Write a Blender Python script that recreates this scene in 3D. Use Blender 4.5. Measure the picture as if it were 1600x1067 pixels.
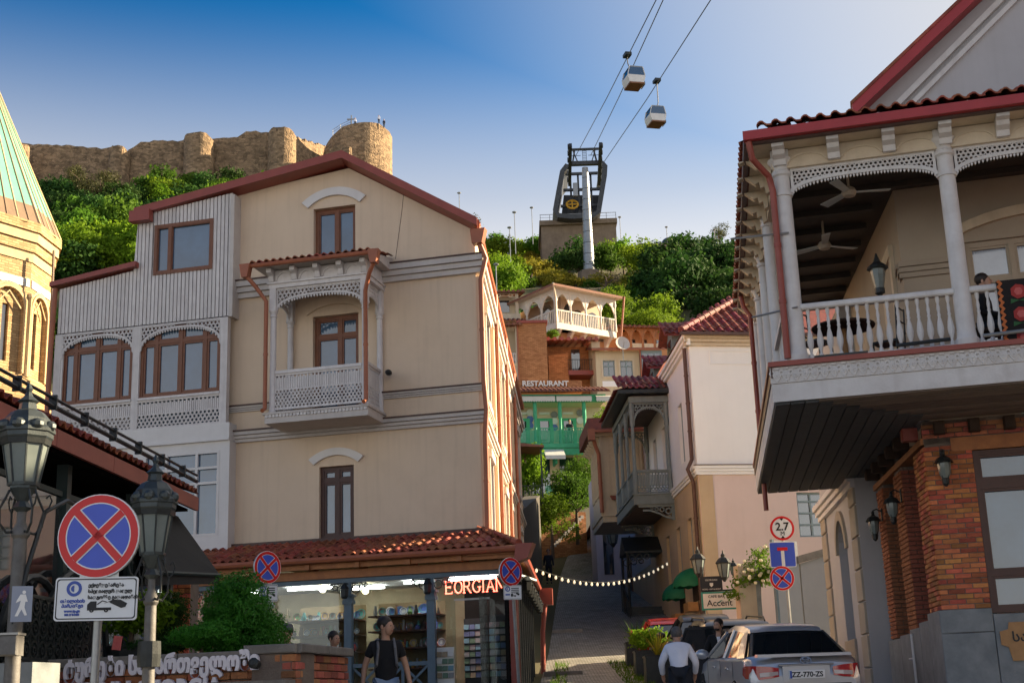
import bpy, bmesh, math, random
from mathutils import Vector, Matrix, noise as mnoise
from mathutils.geometry import tessellate_polygon
R = math.radians
PI = math.pi
rnd = random.Random(7)
sc = bpy.context.scene
col = sc.collection
for _o in list(bpy.data.objects):
 bpy.data.objects.remove(_o)
# ------------------------------------------------------------------ camera
F_PX, CAM_Z = 2100.0, 1.6
PITCH, ROLL = math.atan(559.5 / F_PX), R(2.0)
_f = Vector((0, math.cos(PITCH), math.sin(PITCH)))
_u0 = Vector((0, -math.sin(PITCH), math.cos(PITCH)))
_r0 = Vector((1, 0, 0))
_r = _r0 * math.cos(ROLL) - _u0 * math.sin(ROLL)
_u = _u0 * math.cos(ROLL) + _r0 * math.sin(ROLL)
cam_d = bpy.data.cameras.new('camera')
cam = bpy.data.objects.new('camera', cam_d)
col.objects.link(cam)
cam_d.sensor_width = 36
cam_d.lens = 36 * F_PX / 1600
cam_d.clip_end = 3000
cam_d.clip_start = 0.1
CAM = Vector((0, 0, CAM_Z))
cam.matrix_world = Matrix(((_r.x, _u.x, -_f.x, 0), (_r.y, _u.y, -_f.y, 0), (_r.z, _u.z, -_f.z, CAM_Z), (0, 0, 0, 1)))
sc.camera = cam
# ------------------------------------------------------------------ light
SUN_A, SUN_E = R(74), R(21)
world = bpy.data.worlds.new('World')
sc.world = world
world.use_nodes = True
nt = world.node_tree
nt.nodes.clear()
sky = nt.nodes.new('ShaderNodeTexSky')
sky.sky_type = 'NISHITA'
sky.sun_disc = False
sky.sun_elevation = SUN_E
sky.sun_rotation = SUN_A
sky.altitude = 400
sky.air_density = 1.15
sky.dust_density = 1.6
sky.ozone_density = 1.6
bg = nt.nodes.new('ShaderNodeBackground')
bg.inputs['Strength'].default_value = 0.10
wo = nt.nodes.new('ShaderNodeOutputWorld')
def _n(t, **k):
 q = nt.nodes.new(t)
 for a_, v_ in k.items(): setattr(q, a_, v_)
 return q
# deep clear blue overhead, a pale haze ring along the whole horizon and a broad pale aureole round the low sun
gam = _n('ShaderNodeGamma'); gam.inputs[1].default_value = 1.9
nt.links.new(sky.outputs[0], gam.inputs[0])
dim = _n('ShaderNodeMix', data_type='RGBA', blend_type='MULTIPLY'); dim.inputs[0].default_value = 1.0
dim.inputs[7].default_value = (0.004, 0.112, 0.132, 1)
nt.links.new(gam.outputs[0], dim.inputs[6])
tcw = _n('ShaderNodeTexCoord')
nrm = _n('ShaderNodeVectorMath', operation='NORMALIZE'); nt.links.new(tcw.outputs['Generated'], nrm.inputs[0])
dot = _n('ShaderNodeVectorMath', operation='DOT_PRODUCT'); nt.links.new(nrm.outputs[0], dot.inputs[0])
dot.inputs[1].default_value = (math.sin(SUN_A) * math.cos(SUN_E), math.cos(SUN_A) * math.cos(SUN_E), math.sin(SUN_E))
mg = _n('ShaderNodeMapRange', interpolation_type='SMOOTHSTEP'); nt.links.new(dot.outputs['Value'], mg.inputs[0])
mg.inputs[1].default_value = 0.27; mg.inputs[2].default_value = 0.78; mg.inputs[4].default_value = 1.0
sep = _n('ShaderNodeSeparateXYZ'); nt.links.new(nrm.outputs[0], sep.inputs[0])
mh = _n('ShaderNodeMapRange', interpolation_type='SMOOTHSTEP'); nt.links.new(sep.outputs['Z'], mh.inputs[0])
mh.inputs[1].default_value = 0.50; mh.inputs[2].default_value = 0.28; mh.inputs[4].default_value = 0.92
one = _n('ShaderNodeMath', operation='MAXIMUM'); nt.links.new(mg.outputs[0], one.inputs[0]); nt.links.new(mh.outputs[0], one.inputs[1])
hz = _n('ShaderNodeMix', data_type='RGBA'); nt.links.new(one.outputs[0], hz.inputs[0]); nt.links.new(dim.outputs[2], hz.inputs[6])
gl_ = _n('ShaderNodeMapRange'); nt.links.new(sep.outputs['Z'], gl_.inputs[0])      # the haze grows brighter down to the horizon
gl_.inputs[1].default_value = 0.36; gl_.inputs[2].default_value = 0.05; gl_.inputs[3].default_value = 1.0; gl_.inputs[4].default_value = 2.0
hc_ = _n('ShaderNodeMix', data_type='RGBA', blend_type='MULTIPLY'); hc_.inputs[0].default_value = 1.0; hc_.inputs[6].default_value = (1.80, 1.72, 1.66, 1)
nt.links.new(gl_.outputs[0], hc_.inputs[7]); nt.links.new(hc_.outputs[2], hz.inputs[7])
nt.links.new(hz.outputs[2], bg.inputs[0])
nt.links.new(bg.outputs[0], wo.inputs[0])
sun_d = bpy.data.lights.new('sun', 'SUN')
sun_d.energy = 4.0
sun_d.angle = R(0.6)
sun_d.color = (1.0, 0.80, 0.52)
sun = bpy.data.objects.new('sun', sun_d)
col.objects.link(sun)
SUN_DIR = Vector((math.sin(SUN_A) * math.cos(SUN_E), math.cos(SUN_A) * math.cos(SUN_E), math.sin(SUN_E)))
sun.rotation_euler = SUN_DIR.to_track_quat('Z', 'Y').to_euler()
sun.location = (60, 20, 60)
sc.view_settings.view_transform = 'Standard'
sc.view_settings.look = 'None'
sc.view_settings.exposure = 2.2
sc.view_settings.gamma = 1
sc.render.engine = 'CYCLES'
sc.cycles.use_denoising = True
sc.cycles.max_bounces = 6
sc.cycles.transparent_max_bounces = 24
sc.cycles.sample_clamp_indirect = 6
# ------------------------------------------------------------------ helpers
def pray(px, py):
 return _f + _r * ((px - 800) / F_PX) + _u * ((533.5 - py) / F_PX)
def at(px, py, Y):
 d = pray(px, py)
 return CAM + d * (Y / d.y)
GP = [(-60, -2.6), (0, 0), (20, 0.98), (30, 1.52), (36, 1.98), (45, 3.0), (58, 5.2), (75, 8.1), (88, 12.0), (100, 17.5), (115, 24.5), (130, 33), (200, 64), (262, 88), (300, 90), (420, 84), (900, 60), (2600, 20)]
def gz(Y):
 for (a, za), (b, zb) in zip(GP, GP[1:]):
  if Y <= b:
   return za + (zb - za) * (Y - a) / (b - a)
 return GP[-1][1]
def sm(a, b, x):
 t = max(0.0, min(1.0, (x - a) / (b - a)))
 return t * t * (3 - 2 * t)
def hill_z(X, Y):
 """ground height: the street slope, and a higher ridge under the fortress on the left"""
 return gz(Y) + 15.0 * sm(-8, -34, X) * sm(120, 232, Y)
class Fac:
 """vertical frame: x along the wall to the right seen from outside, y into the building, z up"""
 def __init__(s, ox, oy, dx, dy, z0=None, flip=False):
  d = Vector((dx, dy, 0)).normalized()
  s.d = d
  s.n = Vector((d.y, -d.x, 0)) * (-1 if flip else 1)         # outward (flip: wall seen from its left side)
  s.z0 = gz(oy) if z0 is None else z0
  s.o = Vector((ox, oy, s.z0))
  i = -s.n
  s.M = Matrix(((d.x, i.x, 0, ox), (d.y, i.y, 0, oy), (0, 0, 1, s.z0), (0, 0, 0, 1)))
  s.I = s.M.inverted()
 def L(s, px, py, off=0.0):
  ry = pray(px, py)
  p0 = s.o + s.n * off
  t = (p0 - CAM).dot(s.n) / ry.dot(s.n)
  w = CAM + ry * t
  l = s.I @ w
  return (l.x, l.z)
 def W(s, x, y, z):
  return s.M @ Vector((x, y, z))
class MB:
 def __init__(s):
  s.v = []; s.f = []
 def add(s, vs, fs, M=None):
  k = len(s.v)
  s.v += [tuple(M @ Vector(p)) for p in vs] if M is not None else [tuple(p) for p in vs]
  s.f += [tuple(i + k for i in f) for f in fs]
  return s
 def box(s, x0, x1, y0, y1, z0, z1, M=None):
  return s.add([(x0, y0, z0), (x1, y0, z0), (x1, y1, z0), (x0, y1, z0), (x0, y0, z1), (x1, y0, z1), (x1, y1, z1), (x0, y1, z1)],
      [(0, 3, 2, 1), (4, 5, 6, 7), (0, 1, 5, 4), (1, 2, 6, 5), (2, 3, 7, 6), (3, 0, 4, 7)], M)
 def bbox(s, x0, x1, y0, y1, z0, z1, b, M=None):
  """box with chamfered edges on the outward (-y) face"""
  vs = [(x0, y1, z0), (x1, y1, z0), (x1, y1, z1), (x0, y1, z1), (x0, y0 + b, z0), (x1, y0 + b, z0), (x1, y0 + b, z1), (x0, y0 + b, z1),
    (x0 + b, y0, z0 + b), (x1 - b, y0, z0 + b), (x1 - b, y0, z1 - b), (x0 + b, y0, z1 - b)]
  fs = [(3, 2, 1, 0)[::-1][::-1], (0, 1, 5, 4), (1, 2, 6, 5), (2, 3, 7, 6), (3, 0, 4, 7), (4, 5, 9, 8), (5, 6, 10, 9), (6, 7, 11, 10), (7, 4, 8, 11), (8, 9, 10, 11)]
  return s.add(vs, fs, M)
 def prism(s, pts, y0, y1, sh=(0, 0), M=None):
  """pts (x,z) counter-clockwise seen from -y, extruded y0..y1 (sh shifts the far end in x,z)"""
  n = len(pts)
  vs = [(x, y0, z) for x, z in pts] + [(x + sh[0], y1, z + sh[1]) for x, z in pts]
  fs = [tuple(range(n)), tuple(range(2 * n - 1, n - 1, -1))]
  fs += [(i, i + n, (i + 1) % n + n, (i + 1) % n) for i in range(n)]
  return s.add(vs, fs, M)
 def hprism(s, pts, z0, z1, M=None):
  n = len(pts)
  vs = [(x, y, z0) for x, y in pts] + [(x, y, z1) for x, y in pts]
  fs = [tuple(range(n - 1, -1, -1)), tuple(range(n, 2 * n))]
  fs += [(i, (i + 1) % n, (i + 1) % n + n, i + n) for i in range(n)]
  return s.add(vs, fs, M)
 def quad(s, a, b, c, d, M=None):
  return s.add([a, b, c, d], [(0, 1, 2, 3)], M)
 def tube(s, pts, r, n=8, M=None, cap=True):
  pts = [Vector(p) for p in pts]
  rs = r if isinstance(r, (list, tuple)) else [r] * len(pts)
  vs = []; fs = []
  up = None
  for i, p in enumerate(pts):
   t = (pts[min(i + 1, len(pts) - 1)] - pts[max(i - 1, 0)]).normalized()
   if up is None:
    a = Vector((0, 0, 1)) if abs(t.z) < 0.9 else Vector((1, 0, 0))
    up = t.cross(a).normalized()
   up = (up - t * up.dot(t)).normalized()
   b = t.cross(up)
   for k in range(n):
    w = 2 * PI * k / n
    vs.append(p + up * (math.cos(w) * rs[i]) + b * (math.sin(w) * rs[i]))
  for i in range(len(pts) - 1):
   for k in range(n):
    fs.append((i * n + k, i * n + (k + 1) % n, (i + 1) * n + (k + 1) % n, (i + 1) * n + k))
  if cap:
   fs.append(tuple(range(n - 1, -1, -1)))
   m = (len(pts) - 1) * n
   fs.append(tuple(range(m, m + n)))
  return s.add(vs, fs, M)
 def lathe(s, prof, c=(0, 0, 0), n=12, M=None, ph=0.0, cap=True):
  vs = []; fs = []
  for r_, z in prof:
   for k in range(n):
    w = ph + 2 * PI * k / n
    vs.append((c[0] + r_ * math.cos(w), c[1] + r_ * math.sin(w), c[2] + z))
  for i in range(len(prof) - 1):
   for k in range(n):
    fs.append((i * n + k, i * n + (k + 1) % n, (i + 1) * n + (k + 1) % n, (i + 1) * n + k))
  if cap:
   fs.append(tuple(range(n - 1, -1, -1)))
   m = (len(prof) - 1) * n
   fs.append(tuple(range(m, m + n)))
  return s.add(vs, fs, M)
 def ball(s, c, rx, ry, rz, n=10, m=7, j=0.0, M=None):
  vs = [(c[0], c[1], c[2] - rz)]; fs = []
  for i in range(1, m):
   w = -PI / 2 + PI * i / m
   for k in range(n):
    q = 2 * PI * k / n
    f = 1 + (rnd.uniform(-j, j) if j else 0)
    vs.append((c[0] + rx * f * math.cos(w) * math.cos(q), c[1] + ry * f * math.cos(w) * math.sin(q), c[2] + rz * f * math.sin(w)))
  vs.append((c[0], c[1], c[2] + rz))
  for k in range(n):
   fs.append((0, 1 + (k + 1) % n, 1 + k))
   b = 1 + (m - 2) * n
   fs.append((b + k, b + (k + 1) % n, len(vs) - 1))
  for i in range(m - 2):
   for k in range(n):
    a = 1 + i * n
    fs.append((a + k, a + (k + 1) % n, a + n + (k + 1) % n, a + n + k))
  return s.add(vs, fs, M)
 def ring(s, cx, cz, ro, ri, y0, y1, n=8, M=None, a0=0.0, a1=2 * PI, sx=1.0):
  full = abs(a1 - a0) > 6.2
  m = n if full else n + 1
  vs = []; fs = []
  for k in range(m):
   w = a0 + (a1 - a0) * k / n
   c_, s_ = math.cos(w), math.sin(w)
   vs += [(cx + ro * c_ * sx, y0, cz + ro * s_), (cx + ri * c_ * sx, y0, cz + ri * s_), (cx + ro * c_ * sx, y1, cz + ro * s_), (cx + ri * c_ * sx, y1, cz + ri * s_)]
  for k in range(n):
   a = k * 4; b = ((k + 1) % m) * 4
   fs += [(a, b, b + 1, a + 1)[::-1], (a + 2, a + 3, b + 3, b + 2)[::-1], (a, a + 2, b + 2, b), (a + 1, b + 1, b + 3, a + 3)]
  if not full:
   fs += [(0, 1, 3, 2), ((m - 1) * 4 + 2, (m - 1) * 4 + 3, (m - 1) * 4 + 1, (m - 1) * 4)]
  return s.add(vs, fs, M)
 def strip(s, pts, w, y0, y1, M=None):
  """flat band of width w along (x,z) points, thick y0..y1"""
  n = len(pts); L = []; Rr = []
  for i in range(n):
   a = Vector(pts[max(i - 1, 0)]); b = Vector(pts[min(i + 1, n - 1)])
   t = (b - a).normalized(); nn = Vector((-t.y, t.x)) * w / 2
   p = Vector(pts[i])
   L.append(p + nn); Rr.append(p - nn)
  for i in range(n - 1):
   q = [Rr[i], Rr[i + 1], L[i + 1], L[i]]
   s.prism([(p.x, p.y) for p in q], y0, y1, M=M)
  return s
 def wall(s, outer, holes, y0, dep, M=None):
  """front face with holes at y0 and the reveals of each hole"""
  loops = [outer] + holes
  flat = [p for l in loops for p in l]
  tris = tessellate_polygon([[Vector((p[0], p[1], 0)) for p in l] for l in loops])
  fs = []
  for t in tris:
   a, b, c = [flat[i] for i in t]
   cr = (b[0] - a[0]) * (c[1] - a[1]) - (b[1] - a[1]) * (c[0] - a[0])
   fs.append(tuple(t) if cr > 0 else tuple(t)[::-1])
  s.add([(p[0], y0, p[1]) for p in flat], fs, M)
  for h in holes:
   n = len(h)
   for i in range(n):
    a, b = h[i], h[(i + 1) % n]
    s.add([(a[0], y0, a[1]), (b[0], y0, b[1]), (b[0], y0 + dep, b[1]), (a[0], y0 + dep, a[1])], [(0, 1, 2, 3)], M)
  return s
 def mesh(s, name, m=None, smooth=False):
  me = bpy.data.meshes.new(name)
  me.from_pydata(s.v, [], s.f)
  if m is not None:
   me.materials.append(m)
  if smooth:
   me.polygons.foreach_set('use_smooth', [True] * len(me.polygons))
   me.set_sharp_from_angle(angle=R(38))
  me.update()
  return me
def link(name, data, parent=None, M=None):
 o = bpy.data.objects.new(name, data)
 col.objects.link(o)
 if parent is not None:
  o.parent = parent
 if M is not None:
  o.matrix_basis = M
 return o
def tag(o, label, cat, group=None, kind=None):
 if label: o['label'] = label
 if cat: o['category'] = cat
 if group: o['group'] = group
 if kind: o['kind'] = kind
 return o
def thing(name, label, cat, M=None, group=None):
 o = link(name, None, None, M if M is not None else Matrix())
 o.empty_display_size = 0.3
 return tag(o, label, cat, group)
def part(name, mb, m, parent, frame=None, smooth=False, loc=None, rel=None):
 """mesh child; geometry given in `frame` (a world matrix) or in the parent's own space"""
 me = mb.mesh(name, m, smooth) if isinstance(mb, MB) else mb
 M = Matrix()
 if frame is not None:
  w = parent.matrix_basis
  if parent.parent is not None:
   w = parent.parent.matrix_basis @ w
  M = w.inverted() @ frame
 if loc is not None:
  M = M @ Matrix.Translation(loc)
 if rel is not None:
  M = M @ rel
 return link(name, me, parent, M)
def solo(name, mb, m, label, cat, M=None, group=None, smooth=False):
 me = mb.mesh(name, m, smooth) if isinstance(mb, MB) else mb
 return tag(link(name, me, None, M if M is not None else Matrix()), label, cat, group)
def struct(name, mb, m, smooth=False, kind='structure'):
 o = link(name, mb.mesh(name, m, smooth))
 o['kind'] = kind
 return o
def copy_tree(o, M=None, label=None, parent=None):
 c = o.copy(); col.objects.link(c)
 c.parent = parent
 if M is not None: c.matrix_basis = M
 if label: c['label'] = label
 for ch in o.children:
  copy_tree(ch, parent=c)
 return c
def T(x, y, z): return Matrix.Translation((x, y, z))
def RZ(a): return Matrix.Rotation(a, 4, 'Z')
def RX(a): return Matrix.Rotation(a, 4, 'X')
def RY(a): return Matrix.Rotation(a, 4, 'Y')
def SC(x, y, z): return Matrix.Diagonal((x, y, z, 1))
# ------------------------------------------------------------------ materials
def mat(name, c1, c2=None, scale=2.0, rough=0.65, bump=0.15, bscale=30.0, metal=0.0, rv=0.0, streak=0.0, streak_c=(0.05, 0.04, 0.035), spec=0.4, detail=6, patch=0.0, patch_c=(0.2, 0.18, 0.15), patch_s=0.7, trans=0.0, emit=None, estr=0.0):
 m = bpy.data.materials.new(name)
 m.use_nodes = True
 t = m.node_tree; N = t.nodes; K = t.links
 b = N['Principled BSDF']
 b.inputs['Roughness'].default_value = rough
 b.inputs['Metallic'].default_value = metal
 b.inputs['Specular IOR Level'].default_value = spec
 tc = N.new('ShaderNodeTexCoord')
 oi = N.new('ShaderNodeObjectInfo')
 src = tc.outputs['Object']
 ad = N.new('ShaderNodeVectorMath'); ad.operation = 'ADD'
 sc_ = N.new('ShaderNodeVectorMath'); sc_.operation = 'SCALE'
 cx = N.new('ShaderNodeCombineXYZ')
 for i in range(3): K.new(oi.outputs['Random'], cx.inputs[i])
 K.new(cx.outputs[0], sc_.inputs[0]); sc_.inputs['Scale'].default_value = 37.0
 K.new(src, ad.inputs[0]); K.new(sc_.outputs[0], ad.inputs[1])
 src = ad.outputs[0]
 nz = N.new('ShaderNodeTexNoise'); nz.inputs['Scale'].default_value = scale; nz.inputs['Detail'].default_value = detail
 nz.inputs['Roughness'].default_value = 0.62
 K.new(src, nz.inputs['Vector'])
 c2 = c2 or tuple(x * 0.8 for x in c1)
 mr = N.new('ShaderNodeMapRange'); mr.inputs[1].default_value = 0.3; mr.inputs[2].default_value = 0.7
 K.new(nz.outputs['Fac'], mr.inputs[0])
 mx = N.new('ShaderNodeMix'); mx.data_type = 'RGBA'
 mx.inputs[6].default_value = (*c1, 1); mx.inputs[7].default_value = (*c2, 1)
 K.new(mr.outputs[0], mx.inputs[0])
 out = mx.outputs[2]
 if patch:
  n2 = N.new('ShaderNodeTexNoise'); n2.inputs['Scale'].default_value = patch_s; n2.inputs['Detail'].default_value = 8
  n2.inputs['Roughness'].default_value = 0.7
  K.new(src, n2.inputs['Vector'])
  r2 = N.new('ShaderNodeMapRange'); r2.inputs[1].default_value = 0.52; r2.inputs[2].default_value = 0.72; r2.inputs[4].default_value = patch
  K.new(n2.outputs['Fac'], r2.inputs[0])
  m2 = N.new('ShaderNodeMix'); m2.data_type = 'RGBA'
  K.new(r2.outputs[0], m2.inputs[0]); K.new(out, m2.inputs[6]); m2.inputs[7].default_value = (*patch_c, 1)
  out = m2.outputs[2]
 if streak:
  mp = N.new('ShaderNodeMapping'); mp.inputs['Scale'].default_value = (6, 6, 0.35)
  K.new(src, mp.inputs[0])
  n3 = N.new('ShaderNodeTexNoise'); n3.inputs['Scale'].default_value = 1.2; n3.inputs['Detail'].default_value = 7
  K.new(mp.outputs[0], n3.inputs['Vector'])
  r3 = N.new('ShaderNodeMapRange'); r3.inputs[1].default_value = 0.5; r3.inputs[2].default_value = 0.78; r3.inputs[4].default_value = streak
  K.new(n3.outputs['Fac'], r3.inputs[0])
  m3 = N.new('ShaderNodeMix'); m3.data_type = 'RGBA'
  K.new(r3.outputs[0], m3.inputs[0]); K.new(out, m3.inputs[6]); m3.inputs[7].default_value = (*streak_c, 1)
  out = m3.outputs[2]
 if rv:
  hs = N.new('ShaderNodeHueSaturation')
  r4 = N.new('ShaderNodeMapRange'); r4.inputs[3].default_value = 1 - rv; r4.inputs[4].default_value = 1 + rv
  K.new(oi.outputs['Random'], r4.inputs[0]); K.new(r4.outputs[0], hs.inputs['Value'])
  r5 = N.new('ShaderNodeMapRange'); r5.inputs[3].default_value = 0.5 - rv * 0.06; r5.inputs[4].default_value = 0.5 + rv * 0.06
  wn = N.new('ShaderNodeTexWhiteNoise'); wn.noise_dimensions = '1D'
  K.new(oi.outputs['Random'], wn.inputs['W']); K.new(wn.outputs['Value'], r5.inputs[0]); K.new(r5.outputs[0], hs.inputs['Hue'])
  K.new(out, hs.inputs['Color'])
  out = hs.outputs[0]
 K.new(out, b.inputs['Base Color'])
 if bump:
  nb = N.new('ShaderNodeTexNoise'); nb.inputs['Scale'].default_value = bscale; nb.inputs['Detail'].default_value = 5
  K.new(src, nb.inputs['Vector'])
  bp = N.new('ShaderNodeBump'); bp.inputs['Strength'].default_value = bump; bp.inputs['Distance'].default_value = 0.02
  K.new(nb.outputs['Fac'], bp.inputs['Height']); K.new(bp.outputs[0], b.inputs['Normal'])
 if emit:
  b.inputs['Emission Color'].default_value = (*emit, 1)
  b.inputs['Emission Strength'].default_value = estr
 if trans:
  tr = N.new('ShaderNodeBsdfTranslucent'); K.new(out, tr.inputs['Color'])
  ms = N.new('ShaderNodeMixShader'); ms.inputs[0].default_value = trans
  K.new(b.outputs[0], ms.inputs[1]); K.new(tr.outputs[0], ms.inputs[2])
  K.new(ms.outputs[0], N['Material Output'].inputs[0])
 return m
def clear_glass(name, tint=(0.8, 0.85, 0.85), refl=0.05):
 m = bpy.data.materials.new(name); m.use_nodes = True
 t = m.node_tree; N = t.nodes; K = t.links
 N.remove(N['Principled BSDF'])
 tr = N.new('ShaderNodeBsdfTransparent'); tr.inputs[0].default_value = (*tint, 1)
 gl = N.new('ShaderNodeBsdfGlossy'); gl.inputs['Roughness'].default_value = 0.02
 lw = N.new('ShaderNodeLayerWeight'); lw.inputs[0].default_value = 0.2
 mr = N.new('ShaderNodeMapRange'); mr.inputs[3].default_value = refl; mr.inputs[4].default_value = 0.6
 K.new(lw.outputs['Fresnel'], mr.inputs[0])
 ms = N.new('ShaderNodeMixShader')
 K.new(mr.outputs[0], ms.inputs[0]); K.new(tr.outputs[0], ms.inputs[1]); K.new(gl.outputs[0], ms.inputs[2])
 K.new(ms.outputs[0], N['Material Output'].inputs[0])
 return m
def pane_glass(name, c=(0.055, 0.12, 0.21), ior=1.65):
 m = mat(name, c, tuple(x * 0.55 for x in c), scale=1.1, rough=0.03, bump=0.012, bscale=1.5, spec=0.9)
 m.node_tree.nodes['Principled BSDF'].inputs['IOR'].default_value = ior
 return m
def flat(name, c, rough=0.5, metal=0.0, emit=0.0, spec=0.4):
 return mat(name, c, tuple(x * 0.93 for x in c), scale=6, rough=rough, metal=metal, bump=0.0, emit=c if emit else None, estr=emit, spec=spec)
MT = {}
MT['stucco'] = mat('tan_stucco', (0.68, 0.53, 0.39), (0.63, 0.485, 0.35), 0.9, 0.85, 0.25, 60, streak=0.22, streak_c=(0.36, 0.27, 0.19), patch=0.3, patch_c=(0.52, 0.41, 0.31), patch_s=0.45)
MT['stucco_lit'] = MT['stucco']
MT['trim'] = mat('pale_trim', (0.56, 0.51, 0.47), (0.47, 0.42, 0.39), 2.5, 0.7, 0.15, 40, streak=0.25, streak_c=(0.3, 0.26, 0.23))
MT['whitewood'] = mat('white_painted_wood', (0.66, 0.62, 0.60), (0.54, 0.50, 0.49), 4, 0.6, 0.18, 35, rv=0.06, streak=0.35, streak_c=(0.25, 0.22, 0.2))
MT['whiteplain'] = mat('white_plaster', (0.70, 0.67, 0.65), (0.63, 0.60, 0.58), 2, 0.8, 0.12, 50, streak=0.10, streak_c=(0.4, 0.37, 0.35))
MT['brownframe'] = mat('brown_window_frame', (0.20, 0.075, 0.035), (0.15, 0.055, 0.026), 6, 0.45, 0.1, 60)
MT['darkbrown'] = mat('dark_brown_frame', (0.075, 0.030, 0.022), (0.055, 0.022, 0.016), 6, 0.45, 0.08, 60)
MT['redmetal'] = mat('red_painted_metal', (0.30, 0.065, 0.045), (0.24, 0.05, 0.035), 3, 0.42, 0.06, 20, patch=0.25, patch_c=(0.2, 0.06, 0.045))
MT['orangepipe'] = mat('copper_brown_pipe', (0.36, 0.115, 0.055), (0.28, 0.09, 0.045), 3, 0.45, 0.06, 20)
MT['tile'] = mat('red_clay_tile', (0.32, 0.085, 0.042), (0.21, 0.055, 0.032), 7, 0.7, 0.25, 50, rv=0.28)
MT['tiledark'] = mat('weathered_red_tile', (0.24, 0.05, 0.04), (0.13, 0.035, 0.03), 5, 0.6, 0.25, 50, rv=0.35)
MT['brick'] = mat('red_brick', (0.52, 0.17, 0.07), (0.36, 0.11, 0.05), 9, 0.85, 0.5, 60, rv=0.4)
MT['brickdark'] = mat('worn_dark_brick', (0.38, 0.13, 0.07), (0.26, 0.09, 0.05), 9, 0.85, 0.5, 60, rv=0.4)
MT['mortar'] = mat('mortar', (0.20, 0.16, 0.13), (0.13, 0.10, 0.085), 6, 0.95, 0.4, 50)
MT['stonegrey'] = mat('grey_stone_slab', (0.22, 0.24, 0.25), (0.13, 0.15, 0.165), 3.5, 0.55, 0.15, 30, patch=0.4, patch_c=(0.30, 0.32, 0.33), patch_s=2.0)
MT['coping'] = mat('grey_coping_stone', (0.22, 0.205, 0.19), (0.14, 0.13, 0.12), 5, 0.85, 0.35, 40)
MT['iron'] = mat('black_iron', (0.022, 0.026, 0.028), (0.035, 0.04, 0.042), 12, 0.42, 0.12, 60, metal=0.3)
MT['lampgrey'] = mat('grey_green_lamp_metal', (0.07, 0.085, 0.09), (0.045, 0.055, 0.058), 9, 0.42, 0.1, 60, metal=0.4)
MT['polemetal'] = mat('weathered_pole', (0.17, 0.165, 0.16), (0.10, 0.095, 0.09), 9, 0.6, 0.15, 60, metal=0.2)
MT['galv'] = mat('galvanised_steel', (0.36, 0.36, 0.35), (0.27, 0.27, 0.265), 8, 0.4, 0.05, 60, metal=0.6)
MT['frost'] = mat('frosted_lamp_glass', (0.20, 0.23, 0.22), (0.14, 0.17, 0.165), 3, 0.2, 0.02, 10)
MT['pane'] = pane_glass('window_glass')  # blue of the reflected sky put into the glass colour
MT['panedark'] = pane_glass('dark_window_glass', (0.03, 0.035, 0.04), 2.0)
MT['shopglass'] = clear_glass('shop_glass')
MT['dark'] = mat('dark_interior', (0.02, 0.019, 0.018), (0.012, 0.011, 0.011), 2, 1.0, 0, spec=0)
MT['bluegrey'] = mat('blue_grey_paint', (0.105, 0.155, 0.20), (0.08, 0.12, 0.155), 5, 0.5, 0.1, 40)
MT['beam'] = mat('orange_stained_timber', (0.40, 0.155, 0.05), (0.27, 0.10, 0.035), 6, 0.55, 0.25, 40, streak=0.3, streak_c=(0.12, 0.045, 0.02))
MT['leaf'] = mat('green_leaves', (0.105, 0.200, 0.018), (0.048, 0.115, 0.012), 0.35, 0.7, 0, rv=0.3, trans=0.42, spec=0.12)
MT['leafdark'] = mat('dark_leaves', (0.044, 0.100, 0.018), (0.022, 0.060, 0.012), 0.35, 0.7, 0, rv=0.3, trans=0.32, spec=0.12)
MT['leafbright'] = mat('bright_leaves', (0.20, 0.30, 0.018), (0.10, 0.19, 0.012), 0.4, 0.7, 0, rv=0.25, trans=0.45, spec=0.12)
MT['leafolive'] = mat('olive_needles', (0.085, 0.088, 0.026), (0.05, 0.058, 0.018), 0.6, 0.6, 0, rv=0.3, trans=0.3, spec=0.2)
MT['thuja'] = mat('thuja_needles', (0.075, 0.27, 0.022), (0.035, 0.16, 0.014), 1.5, 0.55, 0, rv=0.1, trans=0.3, spec=0.25)
MT['bark'] = mat('bark', (0.12, 0.085, 0.06), (0.07, 0.05, 0.036), 8, 0.9, 0.5, 30)
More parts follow.
